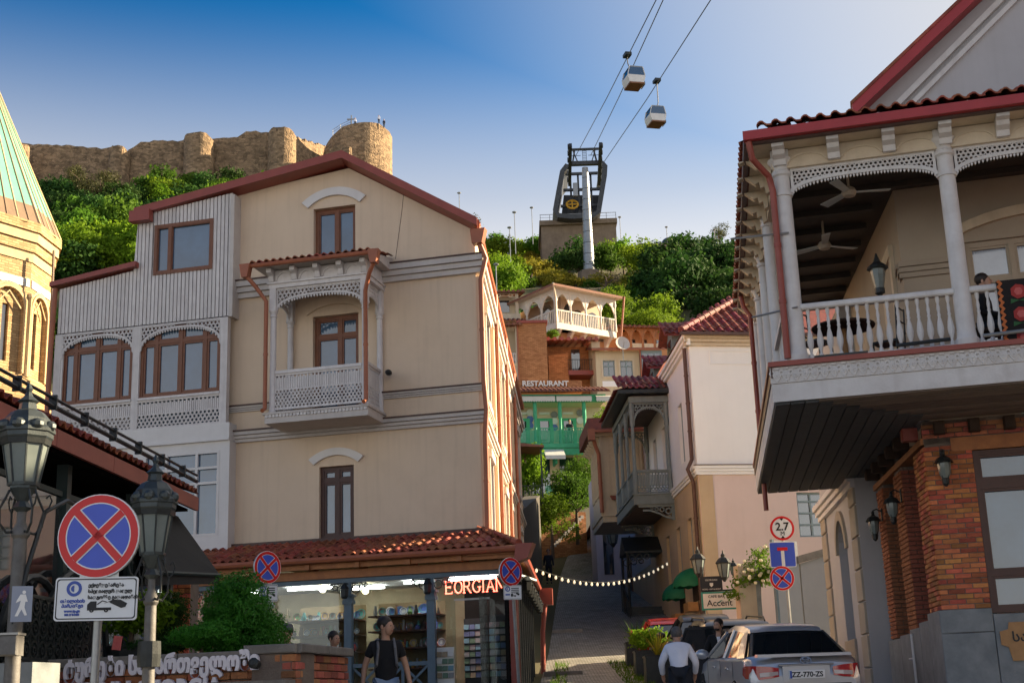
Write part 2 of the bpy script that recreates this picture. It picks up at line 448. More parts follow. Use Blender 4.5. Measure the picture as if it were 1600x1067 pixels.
# ------------------------------------------------------------------ shared builders
def win(root, fr, x0, x1, z0, z1, y, fm, gm, cols=(0, .5, 1), rows=(0, 1), fw=0.07, name='window', dep=0.09, inner=0.045):
 mb = MB()
 xs = [x0 + (x1 - x0) * c for c in cols]; zs = [z0 + (z1 - z0) * c for c in rows]
 for i, x in enumerate(xs):
  w = fw if 0 < i < len(xs) - 1 else fw
  a = x if i == 0 else (x - w if i == len(xs) - 1 else x - w / 2)
  mb.box(a, a + w, y, y + dep, z0, z1)
 for i, z in enumerate(zs):
  a = z if i == 0 else (z - fw if i == len(zs) - 1 else z - fw / 2)
  for j in range(len(xs) - 1):
   xa = xs[j] + (fw if j == 0 else fw / 2); xb = xs[j + 1] - (fw if j == len(xs) - 2 else fw / 2)
   mb.box(xa, xb, y + 0.004, y + dep, a, a + fw)
 if inner:
  for j in range(len(xs) - 1):
   for i in range(len(zs) - 1):
    xa = xs[j] + (fw if j == 0 else fw / 2); xb = xs[j + 1] - (fw if j == len(xs) - 2 else fw / 2)
    za = zs[i] + (fw if i == 0 else fw / 2); zb = zs[i + 1] - (fw if i == len(zs) - 2 else fw / 2)
    if xb - xa < 3 * inner or zb - za < 3 * inner: continue
    mb.box(xa, xa + inner, y + .02, y + dep, za, zb); mb.box(xb - inner, xb, y + .02, y + dep, za, zb)
    mb.box(xa + inner, xb - inner, y + .02, y + dep, za, za + inner); mb.box(xa + inner, xb - inner, y + .02, y + dep, zb - inner, zb)
 o = part(name, mb, fm, root, fr)
 for j in range(len(xs) - 1):
  for i in range(len(zs) - 1):
   p = MB().box(xs[j] + .01, xs[j + 1] - .01, y + dep * .62, y + dep * .62 + .012, zs[i] + .01, zs[i + 1] - .01)
   link('pane', p.mesh('pane', gm), o)
 return o
def tile_mesh(w, l, m, th=0.018):
 """one barrel tile: x across, y up the slope, z out of the roof"""
 prof = [(-.5, .0), (-.42, .16), (-.25, .27), (-.08, .25), (.06, .10), (.18, .015), (.36, .0), (.5, .02)]
 h = w
 mb = MB()
 n = len(prof)
 vs = []
 for yy, lift in ((-0.04, 0.035), (l, 0.0)):
  vs += [(x * w * 1.05, yy, z * h + lift) for x, z in prof]
 vs += [(x * w * 1.05, -0.04, z * h + 0.035 - th - .006) for x, z in prof]
 fs = [(i, i + 1, n + i + 1, n + i) for i in range(n - 1)]
 fs += [(2 * n + i, 2 * n + i + 1, i + 1, i) for i in range(n - 1)]
 fs += [(2 * n + i + 1, 2 * n + i, n + i, n + i + 1) for i in range(n - 1)]
 mb.add(vs, fs)
 return mb.mesh('roof_tile', m)
def tiles(root, org, a, b, ncol, nrow, me, w, l, keep=None, jit=0.006, name='roof_tile', dx=0.0):
 """org: world point of the lower left tile; a along the eave, b up the slope (world vectors)"""
 a = Vector(a).normalized(); b = Vector(b); b = (b - a * b.dot(a)).normalized(); n = a.cross(b)
 W = root.matrix_basis
 I = W.inverted()
 if root.parent is not None: I = (root.parent.matrix_basis @ W).inverted()
 c = 0
 for r_ in range(nrow):
  for k in range(ncol):
   if keep and not keep(k, r_): continue
   p = Vector(org) + a * ((k + .5) * w + dx) + b * (r_ * l) + n * (0.012 * (r_ % 2) + rnd.uniform(-jit, jit))
   Mx = Matrix(((a.x, b.x, n.x, p.x), (a.y, b.y, n.y, p.y), (a.z, b.z, n.z, p.z), (0, 0, 0, 1)))
   link(name, me, root, I @ Mx @ RZ(rnd.uniform(-.02, .02)))
   c += 1
 return c
def fret_arch(mb, x0, x1, zt, zs, rise, y, t=0.035, cell=0.085, teeth=True):
 """pierced spandrel: flat top zt, arch springing at zs rising by `rise`"""
 cx = (x0 + x1) / 2; hw = (x1 - x0) / 2
 def az(x):
  q = min(1.0, abs((x - cx) / hw))
  return zs + rise * (1 - q ** 2.6) ** (1 / 2.0)
 N = 22
 pts = []
 for i in range(N + 1):
  x = cx - hw * math.cos(PI * i / N)
  pts.append((x, az(x)))
 mb.strip(pts, 0.055, y - .006, y + t)
 mb.box(x0, x1, y - .008, y + t, zt - .05, zt)
 mb.box(x0, x0 + .04, y - .005, y + t - .004, zs, zt - .05); mb.box(x1 - .04, x1, y - .005, y + t - .004, zs, zt - .05)
 nx = max(3, int((x1 - x0) / cell)); cw = (x1 - x0) / nx
 r_ = 0
 z = zt - .05 - cw * .45
 while z > zs:
  for k in range(nx):
   x = x0 + (k + (.5 if r_ % 2 == 0 else 0.0)) * cw
   if x - cw * .3 < x0 + .02 or x + cw * .3 > x1 - .02: continue
   if z - cw * .25 < az(x) : continue
   mb.ring(x, z, cw * .56, cw * .34, y, y + t * .8, 8)
  z -= cw * .86; r_ += 1
 if teeth:
  L = 0; px, pz = pts[0]
  step = cell * .75; acc = 0
  for i in range(1, N + 1):
   x, zz = pts[i]
   d = math.hypot(x - px, zz - pz); m = max(1, int(round(d / step)))
   for q in range(m):
    f = (q + .5) / m
    xx = px + (x - px) * f; z2 = pz + (zz - pz) * f - .05
    mb.prism([(xx - cell * .26, z2), (xx, z2 - cell * .40), (xx + cell * .26, z2), (xx, z2 + cell * .42)], y, y + t * .8)
   px, pz = x, zz
 return mb
def lattice(mb, x0, x1, z0, z1, y, t=0.03, cell=0.11, split=0.5):
 """pierced railing panel: slats above, ring fretwork below"""
 mb.box(x0, x1, y - .01, y + t, z0, z0 + .05); mb.box(x0, x1, y - .012, y + t, z1 - .05, z1)
 n = max(4, int((x1 - x0) / cell)); w = (x1 - x0) / n
 zm = z0 + (z1 - z0) * split
 for k in range(n + 1):
  x = x0 + k * w
  mb.box(max(x0, x - w * .2), min(x1, x + w * .2), y, y + t * .8, zm, z1 - .05)
  mb.box(max(x0, x - w * .2 + w / 2), min(x1, x + w * .2 + w / 2), y + .002, y + t * .8 - .002, zm, z1 - .05 - (z1 - zm) * .12)
 z = zm - w * .4; r_ = 0
 while z > z0 + .05:
  for k in range(n):
   x = x0 + (k + (.5 if r_ % 2 == 0 else 0)) * w
   if x - w * .4 < x0 or x + w * .4 > x1: continue
   mb.ring(x, z, w * .60, w * .33, y, y + t * .7, 6, a0=PI / 6, a1=PI / 6 + 2 * PI)
  z -= w * .8; r_ += 1
 mb.box(x0, x1, y - .004, y + t * .85, zm - .015, zm + .015)
 return mb
def column(mb, x, y, z0, z1, r, cap=None, n=14):
 h = z1 - z0
 cz = cap if cap is not None else z1
 mb.lathe([(r * 1.35, 0), (r * 1.35, r * .8), (r * 1.1, r * 1.1), (r, r * 2), (r * .92, cz - z0 - r * 2.2), (r * 1.15, cz - z0 - r * 2), (r * 1.15, cz - z0 - r * 1.6), (r * .95, cz - z0 - r * 1.4), (r * 1.2, cz - z0 - r * .6), (r * 1.5, cz - z0 - r * .2), (r * 1.5, cz - z0)], (x, y, z0), n)
 if cap is not None and z1 > cap:
  mb.box(x - r * 1.05, x + r * 1.05, y - r * 1.05, y + r * 1.05, cap, z1)
 return mb
def moulding(mb, x0, x1, z0, z1, y, d, steps=3, M=None):
 """horizontal string course projecting d, stepped"""
 h = (z1 - z0) / steps
 for i in range(steps):
  k = d * (0.45 + 0.55 * i / max(1, steps - 1))
  mb.box(x0 - k * .0, x1 + k * .0, y - k, y + .02, z0 + i * h, z0 + (i + 1) * h - (0.012 if i < steps - 1 else 0), M)
  if i < steps - 1: mb.box(x0, x1, y - k * .7, y + .02, z0 + (i + 1) * h - .012, z0 + (i + 1) * h, M)
 return mb
def hood(mb, x0, x1, zs, rise, w, y, d):
 """segmental arch moulding above a window"""
 n = 12; cx = (x0 + x1) / 2; hw = (x1 - x0) / 2
 Rr = (hw * hw + rise * rise) / (2 * rise); cz = zs + rise - Rr; a = math.asin(hw / Rr)
 lo = []; hi = []
 for i in range(n + 1):
  q = -a + 2 * a * i / n
  lo.append((cx + Rr * math.sin(q), cz + Rr * math.cos(q)))
  hi.append((cx + (Rr + w) * math.sin(q) * 1.03, cz + (Rr + w) * math.cos(q)))
 for i in range(n):
  mb.prism([lo[i], lo[i + 1], hi[i + 1], hi[i]], y - d, y + .02)
 return mb
def pipe(pts, r, root, fr, m, name='downpipe', bands=True):
 mb = MB().tube(pts, r, 10)
 if bands:
  for i in range(len(pts) - 1):
   a, b = Vector(pts[i]), Vector(pts[i + 1]); L = (b - a).length
   k = int(L / 1.3)
   for q in range(1, k + 1):
    p = a + (b - a) * (q / (k + 1)); d = (b - a).normalized() * .03
    mb.tube([p - d, p + d], r * 1.18, 10)
 return part(name, mb, m, root, fr, smooth=True)
# ------------------------------------------------------------------ corner house (tan stucco)
_c = at(755, 840, 30)
FM = Fac(_c.x, _c.y, .971, -.237, 1.65)
FS = Fac(_c.x, _c.y, .046, 1, FM.z0)
_s = FM.I.to_3x3() @ FS.d           # side direction in the front frame
SK = _s.x / _s.y
house = thing('corner_house', 'tan stucco gabled corner house with carved balcony above the souvenir shop', 'house', FM.M)
L = FM.L
X0 = L(355, 700)[0]
ZB = 3.30
gw = [(-4.07, 10.15), (-2.99, 10.15), (-2.99, 11.72), (-4.07, 11.72)]
dw = [L(489, 500)[0], L(560, 500)[0]]
dw = [(dw[0], 6.5), (dw[1], 6.5), (dw[1], 8.98), (dw[0], 8.98)]
lw = [(-3.90, 3.67), (-3.05, 3.67), (-3.05, 5.33), (-3.90, 5.33)]
mb = MB()
outline = [(X0, ZB), (0, ZB), (0, 10.68), (-3.15, 12.68), (X0, 12.36)]
mb.wall(outline, [gw, dw, lw], 0, 0.28)
n = len(outline)
DEP = 20.0
bk = [(x + (SK * DEP if x > -5 else 1.5), z) for x, z in outline]
vs = [(x, 0, z) for x, z in outline] + [(x, DEP, z) for x, z in bk]
mb.add(vs, [(i, i + n, (i + 1) % n + n, (i + 1) % n) for i in range(n) if i != 1] + [tuple(range(2 * n - 1, n - 1, -1))])
part('wall', mb, MT['stucco'], house)
# side wall with its own window holes
SU = 20.3
sideholes = []
for zz in ((3.75, 5.6), (7.15, 9.2)):
 for k in range(6):
  u = 2.3 + k * 3.05
  sideholes.append([(u, zz[0]), (u + 1.0, zz[0]), (u + 1.0, zz[1]), (u, zz[1])])
mb = MB().wall([(0, ZB), (SU, ZB), (SU, 10.68), (0, 10.68)], sideholes, 0, 0.22)
part('street_side_wall', mb, MT['stucco'], house, FS.M)
for h in sideholes:
 win(house, FS.M, h[0][0], h[1][0], h[0][1], h[2][1], .12, MT['whitewood'], MT['pane'], (0, .5, 1), (0, .7, 1), .06, inner=0)
 mb = MB(); a, b = h[0][0], h[1][0]
 for q in ((a - .16, a), (b, b + .16)): mb.box(q[0], q[1], -.07, .01, h[0][1] - .1, h[2][1] + .05)
 mb.box(a - .24, b + .24, -.12, .01, h[2][1] + .05, h[2][1] + .25); mb.box(a - .2, b + .2, -.1, .01, h[0][1] - .22, h[0][1] - .1)
 part('window_surround', mb, MT['trim'], house, FS.M)
for u in (0.02, 4.6, 9.3, 14.0, 18.6):
 part('pilaster', MB().box(u, u + .42, -.10, .01, ZB, 9.55), MT['stucco'], house, FS.M)
# cornices, front and street side
for (za, zb, d, nm) in ((9.62, 10.02, .22, 'cornice'), (6.80, 6.93, .10, 'string_course'), (6.06, 6.30, .18, 'cornice')):
 mb = MB()
 moulding(mb, X0 + .02, 0.0 + d, za, zb, 0, d)
 part(nm, mb, MT['trim'], house)
 mb = MB(); moulding(mb, 0.02, SU, za, zb, 0, d); part(nm, mb, MT['trim'], house, FS.M)
 mb = MB().box(X0 + .02, .02 + d, -d - .03, .0, zb + .003, zb + .035)
 part('cornice_flashing', mb, MT['darkbrown'], house)
# gable and low windows, arched hoods
win(house, FM.M, -4.07, -2.99, 10.15, 11.72, .14, MT['brownframe'], MT['pane'], (0, .52, 1), (0, 1), .09, inner=.03)
win(house, FM.M, -3.90, -3.05, 3.67, 5.33, .10, MT['darkbrown'], MT['pane'], (0, .5, 1), (0, .80, 1), .08, inner=.05)
part('window_sill', MB().box(-3.98, -2.97, -.08, .1, 3.60, 3.67), MT['darkbrown'], house)
part('window_hood', hood(MB(), -4.20, -2.86, 11.75, .26, .20, 0, .07), MT['whiteplain'], house)
part('window_hood', hood(MB(), -4.02, -2.93, 5.38, .20, .17, 0, .07), MT['whiteplain'], house)
part('window_hood', hood(MB(), dw[0][0] - .14, dw[1][0] + .14, 9.02, .22, .22, 0, .06), MT['stucco'], house)
win(house, FM.M, dw[0][0], dw[1][0], 6.5, 8.98, .14, MT['brownframe'], MT['pane'], (0, .56, 1), (0, .80, 1), .09, name='balcony_door', inner=.035)
# crack in the gable plaster
mb = MB(); p = [L(631, 300), L(628, 330), L(624, 360), L(618, 405)]
mb.strip(p, .012, -.004, .0); part('plaster_crack', mb, MT['darkbrown'], house)
# roof with its red fascia; left slope also covers the boarded box
RO = .42
xl, zl = FM.L(203, 330, .75)
roofpts = [(xl - .05, zl - .02), (-3.15, 12.76), (.20, 10.62)]
mb = MB()
top = [(x, z + .20) for x, z in roofpts]
for i in range(2):
 a, b, c, d = roofpts[i], roofpts[i + 1], top[i + 1], top[i]
 sh_ = [SK * DEP if q[0] > -5 else 1.8 for q in (a, b, c, d)]
 mb.add([(q[0], -.5, q[1]) for q in (a, b, c, d)] + [(q[0] + h_, DEP, q[1]) for q, h_ in zip((a, b, c, d), sh_)], [(0, 1, 2, 3), (7, 6, 5, 4), (0, 4, 5, 1), (1, 5, 6, 2), (2, 6, 7, 3), (3, 7, 4, 0)])
part('roof', mb, MT['redmetal'], house)
mb = MB()
mb.tube([(.16, -RO, 10.72), (.16 + SK * DEP, DEP, 10.72)], .09, 8)
part('gutter', mb, MT['orangepipe'], house, smooth=True)
pipe([(.14, -.2, 10.7), (.16, -.22, 10.3), (.30, -.18, 9.9), (.16, -.16, 9.4), (.16, -.14, 7.0), (.22, -.2, 6.3), (.16, -.14, 5.8), (.14, -.1, 3.6)], .06, house, FM.M, MT['orangepipe'])
mb = MB().prism([(.02, 10.25), (.26, 10.25), (.34, 10.6), (-.02, 10.6)], -.36, -.12); part('rain_hopper', mb, MT['orangepipe'], house)
for u in (5.0, 9.6, 14.2):
 pipe([(u, -.16, 10.6), (u, -.16, 3.4)], .055, house, FS.M, MT['orangepipe'])
# ---- boarded upper box and glazed gallery (left)
GO = .35
Lg = lambda x, y: FM.L(x, y, GO)
XG0 = Lg(90, 505)[0]; XG1 = Lg(360, 492)[0]
zb_ = 9.13
def topz(x):
 xa, xb = Lg(217, 330)[0], XG1
 if x >= xa:
  za, zc = Lg(217, 338)[1], Lg(360, 302)[1]
  return za + (zc - za) * (x - xa) / (xb - xa)
 x0, z0 = Lg(95, 452); x1, z1 = Lg(217, 421)
 return z0 + (z1 - z0) * (x - x0) / (x1 - x0)
mb = MB()
XS = Lg(217, 420)[0]
wz = [Lg(240, 428), Lg(334, 347)]
wx0, wz0, wx1, wz1 = wz[0][0], Lg(290, 425)[1], wz[1][0], Lg(290, 347)[1]
mb.box(XS + .03, XG1 - .03, -GO + .06, .0, zb_ + .02, wz0); mb.box(XS + .03, wx0, -GO + .06, 0, wz0, wz1); mb.box(wx1, XG1 - .03, -GO + .06, 0, wz0, wz1)
mb.prism([(XS + .03, wz1), (XG1 - .03, wz1), (XG1 - .03, topz(XG1) - .02), (XS + .03, topz(XS + .05) - .02)], -GO + .06, 0)
mb.prism([(XG0 + .03, zb_ + .02), (XS + .03, zb_ + .02), (XS + .03, topz(XS - .3) - .02), (XG0 + .03, topz(XG0) - .02)], -GO + .06, 6)
mb.prism([(XS + .03, zb_ + .02), (XS + .3, zb_ + .02), (XS + .3, topz(XS + .3) - .05), (XS + .03, topz(XS + .05) - .05)], 0, .3)
part('gallery_core', mb, MT['whitewood'], house)
nb = 46; bw = (XG1 - XG0) / nb
for k in range(nb):
 xa = XG0 + k * bw; xb = xa + bw
 segs = [(zb_, None)]
 if xb > wx0 + .02 and xa < wx1 - .02: segs = [(zb_, wz0), (wz1, None)]
 for z0, z1 in segs:
  mb = MB()
  ta = z1 if z1 is not None else topz(xa + .001); tb = z1 if z1 is not None else topz(xb - .001)
  if xa < XS < xb: ta = tb = min(ta, tb) if z1 is None else z1
  q = .012
  mb.prism([(xa + q, z0), (xb - q, z0), (xb - q, tb), (xa + q, ta)], -GO - rnd.uniform(.0, .008), -GO + .07)
  part('board', mb, MT['whitewood'], house)
mb = MB().box(XG1 - .03, XG1 + .06, -GO - .03, .0, zb_ - .03, topz(XG1) - .05); part('corner_board', mb, MT['trim'], house)
mb = MB().box(XS - .04, XS + .05, -GO - .03, -GO + .03, topz(XS - .05), topz(XS + .05) - .02); part('corner_board', mb, MT['whitewood'], house)
win(house, FM.M, wx0, wx1, wz0, wz1, -GO - .03, MT['brownframe'], MT['pane'], (0, .27, 1), (0, 1), .085, dep=.12, inner=.02)
mb = MB(); xa, za = Lg(90, 449); xb, zc = Lg(217, 417)
mb.prism([(xa - .12, za - .02), (XS + .0, zc - .03), (XS + .0, zc + .10), (xa - .12, za + .10)], -GO - .18, 6); part('lower_roof', mb, MT['redmetal'], house)
mb = MB().box(xl - .10, xl + .45, -.62, -.4, zl - .22, zl + .06); part('gutter', mb, MT['redmetal'], house)
pipe([(XG0 - .08, -GO - .06, za - .05), (XG0 - .12, -GO - .06, 8.6), (XG0 - .12, -GO - .06, 5.6)], .065, house, FM.M, MT['orangepipe'])
# gallery storey
zr0, zr1 = 6.50, 7.22            # lattice railing
zt = zb_ - .03
posts = [XG0 + .06, Lg(213, 560)[0], Lg(350, 560)[0]]
for x in posts:
 part('post', MB().box(x - .09, x + .09, -GO - .02, -GO + .14, zr0 - .1, zt), MT['whitewood'], house)
for i in range(2):
 a, b = posts[i] + .09, posts[i + 1] - .09
 part('fretwork', fret_arch(MB(), a, b, zt, zt - .62, .50, -GO - .01, cell=.10), MT['whitewood'], house)
 win(house, FM.M, a, b, zr1 + .06, zt - .02, -GO + .05, MT['brownframe'], MT['pane'], (0, .2, .5, .8, 1), (0, .76, 1), .075, name='gallery_window', inner=.05)
 part('lattice_railing', lattice(MB(), a, b, zr0, zr1, -GO - .005, cell=.105), MT['whitewood'], house)
 part('railing_backing', MB().box(a, b, -GO + .07, -GO + .09, zr0, zr1), MT['bluegrey'] if i else MT['whitewood'], house)
 part('rail', MB().box(a, b, -GO - .05, -GO + .10, zr1, zr1 + .06), MT['whitewood'], house)
mb = MB(); a, b = XG0, XG1 + .05
zw0 = 3.30
mb.box(a, b, -GO - .04, 0, 6.13, zr0 - .0); mb.box(a, b, -GO - .07, 0, 6.08, 6.13)
part('gallery_base_band', mb, MT['whiteplain'], house)
wa, wb = Lg(225, 720)[0], Lg(343, 720)[0]
hole = [(wa, 3.86), (wb, 3.86), (wb, 5.86), (wa, 5.86)]
mb = MB().wall([(a, zw0), (b, zw0), (b, 6.08), (a, 6.08)], [hole], -GO, .2); mb.box(b - .3, b, -GO + .001, 0, zw0, 6.07)
mb.box(a, a + .2, -GO + .001, 6, zw0, 9.1)
part('lower_wall', mb, MT['whiteplain'], house)
win(house, FM.M, wa, wb, 3.86, 5.86, -GO - .01, MT['whiteplain'], MT['pane'], (0, .30, .70, 1), (0, .62, .80, 1), .06, inner=0, dep=.12)
# ---- carved balcony
BD = 1.13
Lb = lambda x, y: FM.L(x, y, BD)
bx0, bx1 = Lb(424, 650)[0], Lb(573, 640)[0]
zf = 6.42
slab = MB(); slab.box(bx0 - .14, bx1 + .05, -BD - .06, 0, 6.20, 6.40); slab.box(bx0 - .18, bx1 + .08, -BD - .10, 0, 6.40, 6.45)
part('balcony_floor', slab, MT['trim'], house)
mb = MB()
k = 0
x = bx0 - .12
while x < bx1 + .02:
 mb.prism([(x, 6.345), (x + .035, 6.33), (x + .07, 6.345), (x + .07, 6.40), (x, 6.40)], -BD - .085, -BD - .06); x += .085
part('balcony_fascia_carving', mb, MT['whitewood'], house)
zcap = Lb(430, 485)[1]; ztop = Lb(430, 452)[1] + .06
cols_ = [(bx0, -BD + .06), (bx1 - .05, -BD + .06), (bx0, -.08), (bx1 - .05, -.08)]
for (x, y) in cols_:
 part('column', column(MB(), x, y, zf, ztop, .075, zcap), MT['whitewood'], house, smooth=True)
zt2 = Lb(500, 443)[1]
part('fretwork', fret_arch(MB(), bx0 + .07, bx1 - .12, zt2, zcap + .02, zt2 - zcap - .22, -BD + .04, cell=.10), MT['whitewood'], house)
SIDE = lambda x: FM.M @ Matrix(((0, -1, 0, x), (1, 0, 0, 0), (0, 0, 1, 0), (0, 0, 0, 1)))   # frame whose x runs inward
for x in (bx0 - .01, bx1 - .04):
 part('fretwork', fret_arch(MB(), -BD + .12, -.14, zt2, zcap + .02, zt2 - zcap - .25, 0, cell=.10), MT['whitewood'], house, SIDE(x))
 part('lattice_railing', lattice(MB(), -BD + .10, -.12, zf + .08, zf + 1.0, 0, cell=.10), MT['whitewood'], house, SIDE(x))
 part('rail', MB().box(-BD + .10, -.1, -.04, .06, zf + 1.0, zf + 1.06), MT['whitewood'], house, SIDE(x))
zr = Lb(500, 574)[1]
part('lattice_railing', lattice(MB(), bx0 + .07, bx1 - .12, zf + .10, zr - .05, -BD + .04, cell=.085, split=.55), MT['whitewood'], house)
part('rail', MB().box(bx0 + .07, bx1 - .12, -BD, -BD + .11, zr - .05, zr + .02), MT['whitewood'], house)
# entablature and brackets
mb = MB(); e0, e1 = bx0 - .10, bx1 + .06
mb.box(e0, e1, -BD - .02, -BD + .12, zt2, zt2 + .10); mb.box(e0, e0 + .12, -BD + .12, 0, zt2, zt2 + .10); mb.box(e1 - .12, e1, -BD + .12, 0, zt2, zt2 + .10)
mb.box(e0 - .03, e1 + .03, -BD - .06, 0, zt2 + .10, zt2 + .14)
mb.box(e0 + .02, e1 - .02, -BD + .03, 0, zt2 + .14, zt2 + .44)
part('entablature', mb, MT['whitewood'], house)
for i in range(5):
 x = e0 + .08 + (e1 - e0 - .16) * i / 4
 mb = MB(); mb.prism([(-BD - .22, zt2 + .44), (-BD - .22, zt2 + .34), (-BD - .10, zt2 + .28), (-BD - .06, zt2 + .15), (-BD + .06, zt2 + .15), (-BD + .06, zt2 + .44)][::-1], -.06, .06)
 part('bracket', mb, MT['whitewood'], house, FM.M @ Matrix(((0, -1, 0, x), (1, 0, 0, 0), (0, 0, 1, 0), (0, 0, 0, 1))))
 if i < 4:
  w = (e1 - e0 - .16) / 4
  mb = MB(); q = [(x + w * .5 - w * .34 * math.cos(PI * t / 8), zt2 + .18 + .2 * math.sin(PI * t / 8)) for t in range(9)]
  mb.strip(q, .035, -BD - .0, -BD + .03); part('carved_arch', mb, MT['whitewood'], house)
RD = BD + .34
ze = zt2 + .46
gx0, gx1 = FM.L(392, 425, RD)[0], FM.L(584, 405, RD)[0]
mb = MB(); mb.prism([(-RD, ze), (0, ze), (0, ze + .34), (-RD, ze + .05)][::1], -(gx1 - .05), -(gx0 + .05))
part('balcony_roof_deck', mb, MT['trim'], house, FM.M @ Matrix(((0, -1, 0, 0), (1, 0, 0, 0), (0, 0, 1, 0), (0, 0, 0, 1))))
TW = (gx1 - gx0) / 17
tm = tile_mesh(TW, .36, MT['tile'])
tiles(house, FM.W(gx0, -RD - .02, ze + .07), FM.d, FM.W(0, 1.47, .30) - FM.W(0, 0, 0), 17, 4, tm, TW, .35)
mb = MB().tube([(gx0 - .12, -RD - .05, ze + .02), (gx1 + .05, -RD - .05, ze + .02)], .055, 8); part('gutter', mb, MT['orangepipe'], house, smooth=True)
for (x, xx) in ((gx0 - .1, bx0 - .12), (gx1 + .03, bx1 + .02)):
 mb = MB().prism([(x - .07, ze - .26), (x + .07, ze - .26), (x + .13, ze + .06), (x - .13, ze + .06)], -RD - .16, -RD + .04)
 part('rain_hopper', mb, MT['orangepipe'], house)
 pipe([(x, -RD - .05, ze - .2), ((x + xx) / 2, -RD + .05, ze - .45), (xx, -BD - .1, ze - .78), (xx, -BD - .1, zf + .12), (xx - .02, -BD - .2, zf + .06)], .05, house, FM.M, MT['orangepipe'])
mb = MB().ball((bx1 + .22, -.25, zf + .95), .08, .12, .07); part('security_camera', mb, MT['iron'], house, smooth=True)
# ---- ground
mb = MB()
xs = [-1500, -700, -350, -180, -110, -85, -70, -55, -45, -37, -30, -25, -20, -13, -8, -4, 0, 4, 8, 13, 20, 30, 45, 70, 110, 180, 350, 700, 1500]
ys = [-60, -20, 0, 10, 20, 30, 36, 45, 52, 58, 66, 75, 82, 88, 94, 100, 108, 115, 122, 130, 145, 160, 180, 200, 220, 240, 262, 280, 300, 420, 900, 2600]
for y in ys:
 for x in xs:
  j = 0
  if y > 100: j = 3.0 * mnoise.noise((x * .03, y * .03, 0)) * min(1, (y - 100) / 60)
  mb.v.append((x, y, hill_z(x, y) + j - .02))
nx = len(xs)
mb.f = [(j * nx + i, j * nx + i + 1, (j + 1) * nx + i + 1, (j + 1) * nx + i) for j in range(len(ys) - 1) for i in range(nx - 1)]
MT['ground'] = mat('hill_ground', (0.085, 0.095, 0.03), (0.10, 0.075, 0.04), 0.12, 0.95, 0.5, 1.2, patch=0.6, patch_c=(0.06, 0.085, 0.02), patch_s=0.05)
struct('ground', mb, MT['ground'], smooth=True)
# ------------------------------------------------------------------ street surface
mb = MB()
def street_edge(Y):
 xl = -9 if Y < 26 else (-.1 if Y < 32 else .15 + .046 * (Y - 30))
 xr = 14 if Y < 30 else (7.0 if Y < 44 else 6.35 - .035 * (Y - 45))
 return xl, xr
SY = [-20, -10, 0, 6, 12, 18, 24, 27, 29, 31, 33, 36, 39, 42, 45, 48, 52, 55, 58, 62, 66, 70, 75, 80, 84, 88, 92, 96, 100]
for y in SY:
 xa, xb = street_edge(y)
 if y > 76:
  f = (y - 76) / 24; xa += 2.2 * f; xb = xb + 1.0 * f
 for k in range(13):
  mb.v.append((xa + (xb - xa) * k / 12, y, gz(y) + .06 - (.03 if k in (0, 12) else 0)))
mb.f = [(j * 13 + i, j * 13 + i + 1, (j + 1) * 13 + i + 1, (j + 1) * 13 + i) for j in range(len(SY) - 1) for i in range(12)]
def cobble_mat():
 m = mat('cobblestones', (0.42, 0.40, 0.36), (0.28, 0.27, 0.245), 1.2, 0.75, 0, patch=.35, patch_c=(.10, .11, .08))
 t = m.node_tree; N = t.nodes; K = t.links
 tc = N.new('ShaderNodeTexCoord'); br = N.new('ShaderNodeTexBrick')
 br.inputs['Scale'].default_value = 2.4; br.inputs['Mortar Size'].default_value = .028; br.inputs['Brick Width'].default_value = .42; br.inputs['Row Height'].default_value = .30
 br.inputs['Color1'].default_value = (1, 1, 1, 1); br.inputs['Color2'].default_value = (.66, .64, .62, 1); br.inputs['Mortar'].default_value = (.22, .23, .18, 1)
 K.new(tc.outputs['Object'], br.inputs['Vector'])
 b = N['Principled BSDF']; src = b.inputs['Base Color'].links[0].from_socket
 mx = N.new('ShaderNodeMix'); mx.data_type = 'RGBA'; mx.blend_type = 'MULTIPLY'; mx.inputs[0].default_value = 1
 K.new(src, mx.inputs[6]); K.new(br.outputs['Color'], mx.inputs[7]); K.new(mx.outputs[2], b.inputs['Base Color'])
 bp = N.new('ShaderNodeBump'); bp.inputs['Strength'].default_value = .6; bp.inputs['Distance'].default_value = .03; bp.invert = True
 K.new(br.outputs['Fac'], bp.inputs['Height']); K.new(bp.outputs[0], b.inputs['Normal'])
 return m
MT['cobble'] = cobble_mat()
struct('street', mb, MT['cobble'])
# kerb-like rain grooves of pale stone across the street
for (ya, x0, x1) in ((37.5, .55, 1.6), (50.0, 1.1, 2.2)):
 solo('drain_slab', MB().box(x0, x1, ya, ya + .35, gz(ya) + .05, gz(ya + .35) + .12), MT['coping'], 'pale stone step laid across the ' + ('lower' if ya < 45 else 'upper') + ' cobbled street edge', 'step')
# ------------------------------------------------------------------ souvenir shop front of the corner house
EO = 1.42
zE, zW = 3.04, 3.55
xL, xR = FM.L(225, 905, EO)[0], FM.L(811, 855, EO)[0]
Ls = lambda x, y, o=1.05: FM.L(x, y, o)
shop = house
mb = MB()
mb.prism([(-EO, zE - .02), (-.01, zE - .02), (-.01, zW - .03), (-EO, zE + .02)], -(.02), -xL)
part('lean_to_deck', mb, MT['beam'], house, FM.M @ Matrix(((0, -1, 0, 0), (1, 0, 0, 0), (0, 0, 1, 0), (0, 0, 0, 1))))
